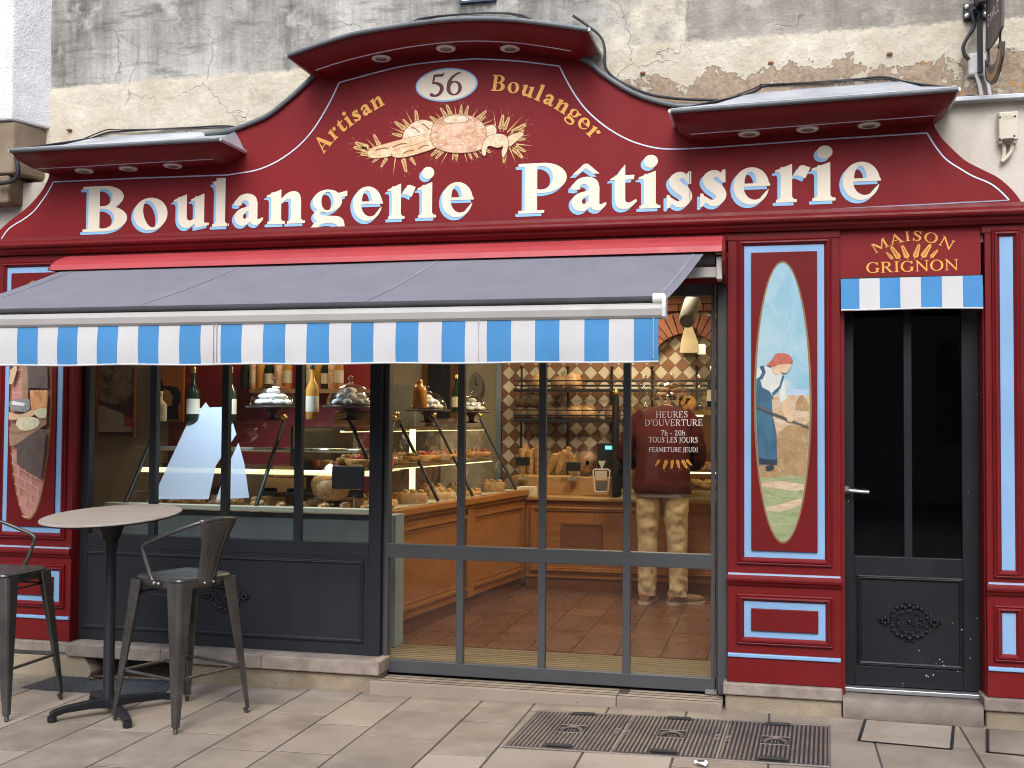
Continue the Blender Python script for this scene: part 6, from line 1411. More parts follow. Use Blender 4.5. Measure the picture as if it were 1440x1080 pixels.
for i in range(9):
    s = .05 + i * .1; p = bp(s, .16 + .2 * (i % 2), bz_ - .012); k = MB(); hh_ = .03 + .02 * (i % 3); k.lathe([(.02, 0), (.095, 0), (.10, .01), (.097, hh_), (.085, hh_ + .008), (.05, hh_ + .012), (.004, hh_ + .013)], p, 16); [k.ball((p[0] + .06 * math.cos(j), p[1] + .06 * math.sin(j), p[2] + hh_ + .015), .02, .02, .015, 5, 0, .3, None, j) for j in range(7)]; k.lathe([(.13, 0), (.135, .004), (.02, .004)], (p[0], p[1], p[2] + .0), 16, 1)
    tag(k.build('cake', [PIE if i % 3 == 0 else (B1 if i % 3 == 1 else BG), WHITE_PL]), 'round cake on a thin board on the lower deck of the oak counter', 'cake', 'cakes on the lower deck')
for i in range(10):
    x = -3.9 + i * .15; q = MB(); q.box(x, x + .11, .78 + .1 * (i % 2), .90 + .1 * (i % 2), ra - .03, ra + .035); tag(q.build('pastry_slice', [B1, PIE, B3][i % 3], bevel=.012), 'rectangular pastry slice on the deck behind the window', 'pastry', 'pastry slices behind the window')
for i in range(16):
    x = -4.0 + i * .10; p = (x, .60 + .10 * (i % 3), ra + .0); k = MB(); rot = np.array(Matrix.Rotation(i * .9, 3, 'Z')); k.ball(p, .062, .032, .028, 8, 0, .14, rot, i); k.ball((p[0] + .02, p[1] - .02, p[2] + .012), .030, .028, .022, 7, 0, .15, rot, i + 3)
    tag(k.build('croissant', [PIE, B1, BG][i % 3]), 'golden croissant in the row on the deck behind the window', 'croissant', 'croissants behind the window')
for i in range(6):
    x = -3.7 + i * .2; q = MB(); q.box(x, x + .13, .70, .703, ra + .06, ra + .11); q.box(x + .06, x + .07, .702, .708, ra - .02, ra + .06, 1); tag(q.build('price_card', [BLACK, SHELF_MET]), 'small black price card among the pastries behind the window', 'price card', 'price cards behind the window')
for i in range(7):
    p = (-3.0 + i * .085, .93, 1.187); k = MB(); k.lathe([(.035, 0), (.04, .05), (.02, .06), (.004, .062)], p, 10); tag(k.build('small_tart', PIE if i % 2 else PINK), 'small tart on the lit shelf behind the window', 'tart', 'small tarts behind the window')
# cake domes
def dome(label, c, R, fill, cat_lab, seed, stand=True):
    t = thing('cake_dome', label, 'cake dome', tuple(c), 'glass cake domes')
    m = MB(); m.lathe([(R * math.cos(a), R * .95 * math.sin(a)) for a in np.linspace(.05, 1.45, 9)] + [(R * .08, R * .97), (R * .06, R * 1.03), (R * .12, R * 1.10), (R * .13, R * 1.18), (R * .06, R * 1.25), (.001, R * 1.26)], c, 28); m.build('glass_cover', GLASS_DOME, t)
    m = MB(); m.lathe([(.001, -.012), (R * 1.13, -.012), (R * 1.16, -.004), (R * 1.12, 0), (.001, 0)], c, 28)
    if stand: m.lathe([(R * .5, -.012), (R * .2, -.04), (R * .16, -.075), (R * .55, -.09)], c, 16)
    m.build('stand', paint('dark_cake_stand', (.06, .04, .03), .3), t)
    R_ = random.Random(seed)
    for lay, n_ in ((0, 9), (1, 6), (2, 2)):
        for i in range(n_):
            a = 2 * math.pi * i / n_ + lay; rr_ = R * (.58 - .17 * lay); p = (c[0] + rr_ * math.cos(a), c[1] + rr_ * math.sin(a), c[2] + R * (.15 + .24 * lay)); k = MB(); th = R_.uniform(0, 3)
            rot = np.array(Matrix.Rotation(th, 3, 'Z') @ Matrix.Rotation(R_.uniform(-.3, .3), 3, 'X')); k.ball(p, R * .30, R * .19, R * .15, 8, 0, .06, rot, i)
            tag(k.build('meringue' if fill is MER else 'bun', fill), cat_lab, 'pastry', cat_lab)
c = P(384, 571, .62); dome('glass cake dome full of white meringues beside the second window bar', c, (P(414, 570, .62)[0] - P(354, 570, .62)[0]) / 2, MER, 'white meringue heaped under the first window dome', 1)
c = P(474, 668, .80); bread('country_loaf', 'large tan country loaf behind the window, below the second dome', 'loaf', (c[0], c[1], ra + .13), (.17, .16, .13), B1, seed=3, n=14)
qq = RC((466, 655), (512, 655), (512, 688), (466, 688), Y=.60); m = MB(); m.box(qq[0], qq[1], .60, .615, qq[2], qq[3]); tag(m.build('black_sign', BLACK, bevel=.02), 'black rounded price sign leaning before the country loaf', 'price sign')
for bi, (bx0, by0, bx1, by1, lab) in enumerate(((372, 672, 418, 692, 'long wooden tray on the deck behind the window'), (384, 655, 412, 671, 'small wooden box on the wooden tray'))):
    qq = RC((bx0, by0), (bx1, by0), (bx1, by1), (bx0, by1), Y=.7); m = MB(); m.box(qq[0], qq[1], .7, .85, qq[2], qq[3]); tag(m.build('wooden_box', OAK_L, bevel=.005), lab, 'box')
for bi in range(5):
    kk = P(503 + bi * 13, 625, 1.0); m = MB(); m.tube([(kk[0] - .02, kk[1], 1.225), (kk[0], kk[1], 1.33), (kk[0] + .02, kk[1], 1.225)], .004, 5); tag(m.build('price_holder', SHELF_MET), 'pointed wire price holder in the row on the middle shelf', 'price holder', 'wire price holders')
c = P(493, 571, .62); dome('glass cake dome of white meringues by the thick post between window and door', c, .155, MER, 'white meringue heaped under the second window dome', 2)
c = P(601, 576, 1.35); dome('low glass dome of cream meringues above the lit shelves, next to the honey jar', c, .135, MER, 'cream meringue under the dome behind the first door pane', 3)
c = P(663, 578, 2.0); dome('glass dome of meringues far along the oak counter, partly behind a door bar', c, .125, MER, 'cream meringue under the dome behind the second door bar', 4)
c = P(945, 560, 3.35); dome('large glass dome with brown buns above the bent customer', c, .165, B3, 'brown bun under the dome above the customer', 5, False)
# bottles and jars
def bottle(label, c, h, r, mat, cap, lab=None, group=None, name='bottle', cat='bottle', sugar=None):
    t = thing(name, label, cat, tuple(c), group)
    m = MB(); m.lathe([(r * .9, 0), (r, .012), (r, h * .52), (r * .9, h * .58), (r * .36, h * .72), (r * .32, h * .95), (r * .36, h)] if name == 'bottle' else [(r * .9, 0), (r, .01), (r * 1.0, h * .6), (r * .8, h * .8), (r * .45, h * .86), (r * .45, h)], c, 16); m.build('glass_body', mat, t)
    m = MB(); m.lathe([(r * .40, h * .9), (r * .42, h * 1.01), (.001, h * 1.015)], c, 12); m.build('cap', cap, t)
    if lab: m = MB(); m.lathe([(r * 1.01, h * .14), (r * 1.01, h * .42)], c, 16, caps=False); m.build('paper_label', lab, t)
    return t
BG_ = paint('green_bottle', (.012, .022, .010), .08, .1, bump=0, dirt=0); AMB = paint('amber_glass', (.42, .20, .03), .1, .1, bump=0, dirt=0); HON = paint('honey', (.34, .13, .012), .12, .1, dirt=0); PAP = paint('cream_label', (.55, .48, .34), .6); GOLDF = paint('gold_foil', (.5, .36, .12), .3, metal=.7)
bottle('amber wine bottle with pale label standing between the two window domes', P(439, 590, .62), .36, .042, AMB, BG_, PAP)
bottle('amber syrup flask beside the cream meringue dome', P(590, 574, 1.05), .185, .048, HON, BRASS, None, None, 'flask', 'flask')
bottle('dark green bottle between the two domes on the oak counter', P(642, 580, 1.7), .27, .036, BG_, GOLDF, PAP)
bottle('dark green bottle at the right edge of the door glass', P(1001, 572, 3.5), .34, .042, BG_, GOLDF, PAP)
for i, x in enumerate((906, 984)): q = P(x, 572, 3.5); bottle(['tall glass jar left of the customer', 'tall glass jar right of the customer'][i], q, .27, .05, GLASS_DOME, SHELF_MET, None, None, 'jar', 'jar')
wsh = thing('wine_shelf', 'wooden wall shelf of bottles on the red panel behind the window', 'shelf', (-3.0, 1.45, 1.9))
zsw = P(360, 547, 1.42)[2]
m = MB(); m.box(-3.72, -2.72, 1.38, 1.545, zsw - .03, zsw); m.build('board', OAK_L, wsh)
q0, q1 = P(238, 560, 1.54)[0], -2.725
m = MB(); m.box(q0, q1, 1.535, 1.549, FLZ + .2, 2.7); tag(m.build('red_panel', REDWALL), 'plain red wall panel behind the window bottles', 'wall panel')
for i, x in enumerate((345, 357, 366, 378, 392, 404, 428, 437, 448, 458, 468, 476)):
    q = P(x, 547, 1.45); bottle('bottle standing on the wooden wall shelf behind the window', (q[0], 1.45, zsw), .32 if i % 3 else .27, .036, [BG_, BP1, AMB][i % 3], GOLDF, PAP if i % 2 else None, 'bottles on the wall shelf')
for i, (x, lab) in enumerate(((225, 'bottle with white paper in front of the orange poster'), (271, 'dark champagne bottle left of the second window bar'), (323, 'dark bottle just right of the second window bar'))):
    q = P(x, 583 if i else 592, .70); bottle(lab, (q[0], q[1], 1.497), .36 if i else .2, .044, BG_ if i else PAP, GOLDF if i else PAP, PAP)
# posters, imitated sky reflection, clock
q = RC((138, 515), (189, 515), (188, 613), (137, 613), Y=1.52); po_ = thing('bread_poster', 'framed poster of a rustic loaf on the cream wall behind the window', 'poster', ((q[0] + q[1]) / 2, 1.52, q[2]))
q = (q[0], q[1], q[2], q[3] + .25)
def poster_mat():
    t = NT('poster_loaf'); co = t.co(); n = t.noise(co, 14, 6, .65, .5); c = t.mix(t.ramp(n, .35, .6), (.10, .055, .03), (.40, .30, .19)); return t.out(c, .35)
m = MB(); m.box(q[0], q[1], 1.52, 1.548, q[2], q[3]); m.build('print', paint('poster_ground', (.10, .055, .045), .35), po_)
m = MB(); cx_, cz_ = q[0] + .42 * (q[1] - q[0]), q[2] + .62 * (q[3] - q[2]); m.poly([(max(q[0] + .01, min(q[1] - .01, cx_ + .23 * math.cos(a))), 1.518, max(q[2] + .1, min(q[3] - .01, cz_ + .24 * math.sin(a)))) for a in np.linspace(0, 2 * math.pi, 40)[:-1]]); m.build('loaf_print', poster_mat(), po_)
m = MB(); m.prism([(q[0] + .01, q[2] + .03), (q[1] - .01, q[2] + .03), (q[1] - .01, q[2] + .10), (q[0] + .22, q[2] + .17), (q[0] + .01, q[2] + .24)], 1.5165, 1.5175); m.build('cloth_print', daub('printed_cloth', (.40, .34, .27), (.56, .50, .42), (20, 1, 20)), po_)
m = MB(); u = (q[0] + .235, q[0] + .32); m.box(*u, 1.514, 1.516, q[2] + .075, q[2] + .142, 0); m.box(*u, 1.514, 1.516, q[2] + .145, q[2] + .205, 1); m.build('badge_print', [paint('badge_orange', (.45, .07, .02), .4), paint('badge_crimson', (.16, .01, .03), .4)], po_)
m = MB(); m.frame((q[0] - .012, q[1] + .012, q[2] - .012, q[3] + .012), [(0, 1.549), (0, 1.512), (.014, 1.512), (.014, 1.52)]); m.build('poster_frame', OAK, po_)
Yg = 1.50; oz = thing('orange_poster', 'orange poster with a black violin like silhouette behind the window', 'poster', (P(235, 560, Yg)[0], Yg, 1.7))
q = RC((214, 500), (258, 500), (258, 592), (214, 592), Y=Yg); m = MB(); m.box(q[0], q[1], Yg, Yg + .02, q[2], q[3]); m.build('print', paint('orange_print', (.42, .15, .02), .4), oz)
m = MB(); m.poly([(p[0], Yg - .002, p[2]) for p in [P(x, y, Yg) for x, y in ((216, 590), (216, 545), (223, 537), (226, 530), (230, 542), (240, 543), (250, 545), (255, 554), (254, 566), (250, 572), (252, 590))]]); m.build('silhouette', BLACK, oz)
m = MB(); m.poly([(p[0], Yg - .004, p[2]) for p in [P(x, y, Yg) for x, y in ((230, 547), (238, 549), (243, 557), (242, 570), (231, 573))]]); m.build('silhouette_gap', paint('orange_gap', (.45, .24, .09), .4), oz)
Yw = .60; wc = thing('reflection_panel', 'pale pointed panel added behind the window glass to imitate a sky reflection', 'imitated reflection', (P(280, 700, Yw)[0], Yw, 1.0))  # added translucent panel imitating a sky reflection on the glass
REFL = NT('reflection_white'); REFLM = REFL.out((.72, .77, .82), .25); REFL.b.inputs['Alpha'].default_value = .66
def card(pts, yb, yt, th=.006):  # outline of the imitated reflection, leaning between two depths
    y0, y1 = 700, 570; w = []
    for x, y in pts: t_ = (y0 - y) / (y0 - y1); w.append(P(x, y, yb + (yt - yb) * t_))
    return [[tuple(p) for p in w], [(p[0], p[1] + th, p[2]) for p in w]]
m = MB(); m.loft(card([(214, 702), (274, 573), (283, 574), (289, 566), (294, 573), (320, 572), (332, 611), (303, 655), (293, 702)], .46, .74), True, True, 0, False); m.build('reflection_piece', REFLM, wc)
m = MB(); m.loft(card([(304, 702), (318, 660), (335, 623), (343, 652), (350, 700)], .455, .735), True, True, 0, False); m.build('reflection_piece', REFLM, wc)
ck = P(668, 541, 4.5); cl = thing('wall_clock', 'round clock on the pale wall behind the oak counter', 'clock', tuple(ck))
m = MB(); m.lathe([(.001, 0), (.10, 0), (.12, .012), (.125, .03)], (0, 0, 0), 24); m.v = [(ck[0] + x * .55, 4.56 - z, ck[2] + y) for x, y, z in m.v]; m.build('clock_case', paint('grey_clock', (.22, .2, .16), .4), cl)
m = MB(); m.box(ck[0] - .003, ck[0] + .003, 4.52, 4.524, ck[2], ck[2] + .07); m.box(ck[0], ck[0] + .03, 4.52, 4.524, ck[2] - .003, ck[2] + .003); m.build('hands', BLACK, cl)
q = RC((594, 512), (640, 512), (640, 568), (594, 568), Y=4.5); m = MB(); m.box(q[0], q[1], 4.50, 4.58, q[2] - .2, q[3] + .4); m.box(q[0] + .06, q[1] - .05, 4.49, 4.5, q[2] - .15, q[3] + .3, 1); tag(m.build('dark_cabinet', [OAK_D, BLACK]), 'dark wall cabinet behind the cream meringue dome', 'cabinet')
q = RC((548, 540), (585, 541), (585, 556), (548, 556), Y=3.9); m = MB(); m.box(q[0], q[1], 3.9, 4.2, q[2] - .3, q[3]); tag(m.build('steel_oven', SHELF_MET, bevel=.01), 'pale steel oven top in the back room behind the counter', 'oven')
for sz, o in ((.0, .34), (.21, .45)):
    p = bp(.06 + sz, o, 1.471); q = MB(); q.box(p[0] - .13, p[0] + .13, p[1] - .1, p[1] + .1, p[2] + .002, p[2] + (.10 if sz == 0 else .06)); tag(q.build('gift_box', CHOC if sz else PIE, bevel=.012), ['amber wrapped gift box on top of the oak counter', 'dark flat box under the cream meringue dome'][1 if sz else 0], 'box')

# --- bread rack
YR = 4.08
rk = thing('bread_rack', 'black iron bread rack hung on the diamond tiles', 'bread rack', (-1.5, YR, 1.0))
rz = {k: P(800, y, YR)[2] for k, y in (('u0', 549), ('u1', 536), ('l0', 591), ('l1', 577))}; rx0, rx1 = P(727, 560, YR)[0], IX1
for x in (728, 794, 857, 914, 978):
    xx = P(x, 560, YR)[0]; m = MB(); m.tube([(xx, YR + .16, .95), (xx, YR + .16, P(x, 517, YR)[2])], .011, 6); m.ball((xx, YR + .16, P(x, 517, YR)[2] + .01), .017); m.build('upright', BLACK, rk)
for a, b in (('u0', 'u1'), ('l0', 'l1')):
    for y in np.linspace(YR - .12, YR + .14, 6):
        m = MB(); m.tube([(rx0, y, rz[a]), (rx1, y, rz[a])], .0075, 5); m.build('shelf_bar', BLACK, rk)
    for z in (rz[b], (rz[a] + rz[b]) / 2):
        m = MB(); m.tube([(rx0, YR - .12, z), (rx1, YR - .12, z)], .0065, 5); m.tube([(rx0, YR + .14, z), (rx1, YR + .14, z)], .005, 5); m.build('shelf_rail', BLACK, rk)
    m = MB(); m.box(rx0, rx1, YR - .125, YR - .115, rz[a] - .02, rz[a] + .012); m.build('shelf_front', BLACK, rk)
def onrack(x, k, rx_, rz_, y=YR): q = P(x, 560, y); return (q[0], y, rz[k] + rz_ * .72)
bread('round_loaf', 'round grey floured loaf on the upper rack shelf', 'loaf', onrack(787, 'u0', 0, .075), (.088, .09, .085), B3)
bread('pointed_loaf', 'golden torn pointed loaf on the upper rack shelf', 'loaf', onrack(806, 'u0', 0, .09), (.085, .08, .10), B1, rough=.25)
bread('round_loaf', 'golden loaf half hidden by the third door bar, upper shelf', 'loaf', onrack(757, 'u0', 0, .085), (.07, .08, .10), B1)
for i, (x, lv) in enumerate(((734, 0), (748, 0), (735, 1), (749, 1), (775, 0), (791, 0))):
    c = onrack(x, 'l0', 0, .075); bread('seeded_bun', 'dark seeded bun stacked at the left end of the lower rack shelf' if i < 4 else 'dark seeded bun in the middle of the lower rack shelf', 'bun', (c[0], c[1], c[2] + lv * .125), (.082, .085, .078), B2, 'dark seeded buns', rough=.12, seed=i)
for i, x in enumerate((811, 828)): bread('round_loaf', ['yellow round loaf on the lower shelf, nearer the baguettes', 'brown streaked round loaf on the lower shelf, beside the yellow one'][i], 'loaf', onrack(x, 'l0', 0, .085), (.092, .09, .085), B1, rough=.12, seed=i)
bread('round_loaf', 'pinkish loaf on the lower shelf beside the dark post', 'loaf', onrack(862, 'l0', 0, .08), (.08, .08, .085), B3)
rb = random.Random(12)
def baguette(x0, y0, x1, y1, Y, label):
    a, b = P(x0, y0, Y), P(x1, y1, Y); m = MB(); n_ = 11; m.tube([a + (b - a) * t_ + (0, .02 * math.sin(t_ * 3), 0) for t_ in np.linspace(0, 1, n_)], [.012 + .030 * math.sin(math.pi * min(max(t_, .04), .96)) ** .45 for t_ in np.linspace(0, 1, n_)], 8)
    return tag(m.build('baguette', BG), label, 'baguette', 'baguettes standing on the counter')
for i in range(7): baguette(735 + i * 3.6, 668, 733 + i * 4.2 + rb.uniform(-2, 2), 626 + rb.uniform(-4, 10), 3.75 + .03 * (i % 3), 'baguette leaning upright behind the third door bar')
for i in range(6): baguette(770 + i * 4.5, 668, 782 + i * 4.2 + rb.uniform(-2, 2), 632 + rb.uniform(-3, 8), 3.72 + .03 * (i % 3), 'baguette slanting to the right of the third door bar')
for i in range(2): baguette(803 + i * 4, 668, 801 + i * 5, 636 + i * 5, 3.75, 'baguette standing next to the bagged brioches')
BAG = glass_mat('cellophane', (.97, .94, .88), 1.35, .12, .04)
for i, (x, w_, yt) in enumerate(((825, .085, 632), (853, .085, 628))):
    t = thing('bagged_brioche', ['brioche in clear bag with round sticker left of the card tray', 'brioche in clear bag tied high behind the card tray'][i], 'bagged bread', tuple(P(x, 668, 3.45)))
    b_ = P(x, 668, 3.45); m = MB(); m.ball((b_[0], b_[1], b_[2] + .10), .085, .08, .11, 10, 0, .12, None, i); m.build('brioche', B3, t)
    m = MB(); m.lathe([(.085, 0), (.10, .08), (.095, .17), (.05, .225), (.02, .25), (.05, .30 + .03 * i), (.06, .33 + .03 * i)], b_, 12); m.build('clear_bag', BAG, t)
    if i == 0: m = MB(); k = P(826, 651, 3.33); m.lathe([(.001, 0), (.018, 0)], (0, 0, 0), 12); m.v = [(k[0] + x_, k[1], k[2] + y_) for x_, y_, z_ in m.v]; m.build('sticker', WHITE_PL, t)
def stand(x, yb, yt, label):
    a = P(x, yb, 3.15); t = thing('price_stand', label, 'price stand', tuple(a)); z1 = P(x, yt, 3.15)[2]
    m = MB(); m.box(a[0] - .04, a[0] + .04, a[1] - .03, a[1] + .03, czt_ + .13, czt_ + .155); m.build('foot', SHELF_MET, t); m = MB(); m.box(a[0] - .012, a[0] + .012, a[1] - .01, a[1] + .01, czt_ + .15, z1 - .05); m.build('stem', BRASS, t)
    m = MB(); m.box(a[0] - .06, a[0] + .06, a[1] - .02, a[1] + .02, z1 - .06, z1 + .015); m.build('holder', BLACK, t, bevel=.006)
stand(735, 670, 645, 'small black price stand at the left end of the bread ledge'); stand(806, 672, 652, 'small black price stand before the bagged brioches')
Yt_ = 2.96; q = RC((833.5, 660), (857.5, 660), (855.5, 692), (836, 692), Y=Yt_)
tr = thing('card_tray', 'clear tray with pale outline hanging over the counter edge', 'tray', ((q[0] + q[1]) / 2, Yt_, q[2])); m = MB(); o_ = [P(x, y, Yt_) for x, y in ((834, 662), (836, 660), (855, 660), (857.5, 662), (855.5, 689), (853, 692), (838, 692), (836, 689))]
m.tube(o_ + [o_[0]], .0055, 6); m.build('tray_rim', WHITE_PL, tr); m = MB(); m.prism([(p[0], p[2]) for p in PX((837, 662), (854, 662), (853.5, 675), (837.5, 675), Y=Yt_)], Yt_ - .002, Yt_ + .004); m.build('paper', paint('cream_paper', (.50, .44, .33), .6), tr); m = MB(); m.prism([(p[0], p[2]) for p in PX((837.5, 676), (853.5, 676), (853, 690), (838.5, 690), Y=Yt_)], Yt_ - .002, Yt_ + .004); m.build('tray_pocket', paint('grey_plastic', (.12, .11, .10), .3), tr)
m = MB(); m.prism([(p[0], p[2]) for p in PX((841, 648), (852, 648), (848, 657), (848, 661), (845, 661), (845, 657), Y=Yt_)], Yt_ - .004, Yt_ + .004); m.build('tray_clip', paint('pale_clip', (.45, .43, .38), .4), tr)
q = P(880, 690, 3.2); ti = thing('till_screen', 'black till screen on a stand with a small cyan display', 'till', (q[0] - .1, 3.2, czt_))
m = MB(); z = P(868, 640, 3.2)[2]; x_ = P(868, 640, 3.2)[0]; m.box(x_ - .17, x_ + .14, 3.2, 3.24, z - .12, z + .10); m.box(x_ - .02, x_ + .06, 3.24, 3.28, czt_, z); m.build('screen', BLACK, ti, bevel=.006)
m = MB(); r = RC((851, 627), (863, 627), (863, 632), (851, 632), Y=3.19); m.box(r[0], r[1], 3.188, 3.199, r[2], r[3]); m.build('cyan_display', emit_mat('cyan_display', (.2, .75, .8), 1.2), ti)
pl_ = P(866, 560, 3.1); m = MB(); m.tube([(pl_[0], 3.1, czt_), (pl_[0], 3.1, P(866, 556, 3.1)[2])], .03, 10); m.ball((pl_[0], 3.1, P(866, 552, 3.1)[2]), .028, mi=1); tag(m.build('counter_post', [BLACK, BRASS]), 'black post with brass ball at the end of the bread rack', 'post')
m = MB(); r = RC((727, 685), (750, 685), (750, 690), (727, 690), Y=2.99); m.box(r[0], r[1], 2.985, 3.15, czt_ + .001, r[3]); tag(m.build('white_block', paint('ivory_card', (.66, .60, .45), .5)), 'ivory card block at the left end of the service counter', 'card')
# glass case to the right of the till
gc = thing('pastry_case', 'glass pastry case with lit edge on the counter behind the customer', 'pastry case', (-.6, 3.2, czt_))
x0 = P(874, 680, 3.02)[0]; zt = P(940, 577, 3.02)[2]
m = MB(); m.box(x0, IX1, 3.02, 3.03, czt_, czt_ + .075); m.box(x0, IX1, 3.015, 3.06, czt_ + .03, czt_ + .05, 1); m.build('case_rim', [RIM, BRASS], gc)
m = MB(); m.poly([(x0, 3.03, czt_ + .075), (IX1, 3.03, czt_ + .075), (IX1, 3.2, zt), (x0, 3.2, zt)]); m.build('front_glass', GLASS_CASE, gc)
m = MB(); m.box(x0, IX1, 3.2, 3.7, zt - .01, zt); m.box(x0, IX1, 3.19, 3.2, zt - .035, zt + .004, 1); m.build('case_top', [GLASS_CASE, BRASS], gc)
zm = P(980, 664, 3.15)[2]; m = MB(); m.box(x0, IX1, 3.15, 3.6, zm - .008, zm); m.build('glass_shelf', GLASS_CASE, gc)
m = MB(); m.box(P(970, 664, 3.14)[0], IX1 - .05, 3.135, 3.15, zm - .012, zm + .002); m.box(P(971, 585, 3.19)[0], P(989, 585, 3.19)[0], 3.18, 3.188, P(980, 586, 3.19)[2], P(980, 583.5, 3.19)[2]); m.build('light_tube', LED, gc)
m = MB(); m.box(x0, IX1, 3.68, 3.7, czt_, zt); m.build('case_back', OAK_D, gc)
for i in range(12):
    x = P(968 + i * 4, 680, 3.3)[0]; bread('croissant', 'small brown pastry in the lit glass case right of the customer', 'pastry', (x, 3.25 + .08 * (i % 3), czt_ + .10 + .02 * (i % 2)), (.055, .04, .035), [B1, PIE, B3][i % 3], 'pastries in the glass case', rough=.25, seed=i, n=7)
for i in range(5):
    x = P(970 + i * 8, 640, 3.3)[0]; bread('croissant', 'brown pastry on the middle glass shelf right of the customer', 'pastry', (x, 3.3 + .06 * (i % 2), zm + .035), (.06, .045, .045), [B3, PIE][i % 2], 'pastries on the case shelf', rough=.25, seed=40 + i, n=7)
q = RC((962, 556), (973, 556), (973, 572), (962, 572), Y=3.3); m = MB(); m.ball(((q[0] + q[1]) / 2, 3.3, zt + .06), .075, .03, .065, 8); tag(m.build('wooden_heart', PIE), 'golden brown biscuit shape beside the large dome', 'biscuit')

# --- ceiling lights of the shop (lit lamps)
for i, (x, y, e) in enumerate(((-1.2, 3.55, 20), (-.75, 1.75, 30), (-1.7, 1.2, 20), (-3.3, 1.2, 9), (-2.9, 3.2, 9))):
    t = thing('ceiling_lamp', ['round ceiling lamp above the bread rack', 'round ceiling lamp above the customer', 'round ceiling lamp inside the sliding door', 'round ceiling lamp above the window counter', 'round ceiling lamp in the back room'][i], 'lamp', (x, y, 2.7))
    m = MB(); m.lathe([(.001, -.03), (.09, -.03), (.11, -.015), (.11, .02)], (x, y, 2.7), 20); m.build('lamp_disc', emit_mat('warm_lamp', (1, .78, .5), 3), t)
    l = bpy.data.lights.new('lamp_light', 'AREA'); l.shape = 'DISK'; l.size = .35; l.energy = e; l.color = (1, .74, .44); lo = bpy.data.objects.new('lamp_light', l); scene.collection.objects.link(lo); lo.location = (x, y, 2.655); lo.parent = t; lo.matrix_parent_inverse = Matrix.Translation((-x, -y, -2.7))

# ------------------------------------------------------------------ the customer, seen from behind, bent over the counter
PXc, PYc = P(931, 848, 2.52)[0], 2.52; pf = FLZ
pe = thing('person', 'customer from behind in a maroon sweater and beige trousers at the counter', 'person', (PXc, PYc, pf))
SKIN = paint('skin', (.42, .24, .16), .5); SWEAT = fabric('maroon_knit', (.050, .0075, .0065), 260, .95, .15, .5); TROU = fabric('beige_twill', (.56, .46, .29), 600, .9, .12, .3); GREYH = fabric('grey_shirt', (.16, .14, .13), 500); SHOE = paint('tan_leather', (.24, .125, .06), .5, .2); SOLE = paint('shoe_sole', (.42, .36, .28), .6); HAIR = paint('brown_hair', (.05, .033, .022), .6, .3)
def skin_body(name, verts, edges, radii, mat, parent, sub=2):
    me = bpy.data.meshes.new(name); me.from_pydata(verts, edges, []); me.materials.append(mat); o = bpy.data.objects.new(name, me); scene.collection.objects.link(o); attach(o, parent)
    sk = o.modifiers.new('skin', 'SKIN'); sk.use_smooth_shade = True
    for i, r_ in enumerate(radii): me.skin_vertices[0].data[i].radius = r_ if hasattr(r_, '__len__') else (r_, r_)
    me.skin_vertices[0].data[0].use_root = True
    ss = o.modifiers.new('smooth', 'SUBSURF'); ss.levels = sub; ss.render_levels = sub
    return o
X0, Y0, Z0 = PXc, PYc, pf
def q(x, y, z): return (X0 + x, Y0 + y, Z0 + z)
V = [q(0, .0, .95), q(0, .02, 1.12), q(0, .06, 1.28), q(.0, .12, 1.42), q(0, .24, 1.47), q(.01, .33, 1.46), q(.01, .40, 1.44),
     q(-.17, .10, 1.40), q(-.27, .13, 1.17), q(-.17, .36, 1.08), q(.17, .10, 1.40), q(.25, .14, 1.16), q(.17, .36, 1.08),
     q(-.09, .0, .86), q(-.105, .01, .48), q(-.105, .0, .07), q(.09, .0, .86), q(.10, .01, .48), q(.10, .0, .07)]
E_ = [(0, 1), (1, 2), (2, 3), (3, 4), (4, 5), (5, 6), (3, 7), (7, 8), (8, 9), (3, 10), (10, 11), (11, 12), (0, 13), (13, 14), (14, 15), (0, 16), (16, 17), (17, 18)]
Rr = [.13, .13, .14, .13, .06, .085, .075, .06, .045, .03, .06, .045, .03, .085, .055, .04, .085, .055, .04]
skin_body('body', V, E_, Rr, SKIN, pe)
def ringz(cx, cy, z, rx, ry, n=20, w=0, ph=0, k=2.3):
    out = []
    for i in range(n):
        a = 2 * math.pi * i / n; c, s_ = math.cos(a), math.sin(a); e = 2 / k; r_ = 1 + w * math.sin(3 * a + ph) + w * .6 * math.sin(5 * a + ph * 2.3)
        out.append(q(cx + rx * r_ * abs(c) ** e * (1 if c > 0 else -1), cy + ry * r_ * abs(s_) ** e * (1 if s_ > 0 else -1), z))
    return out
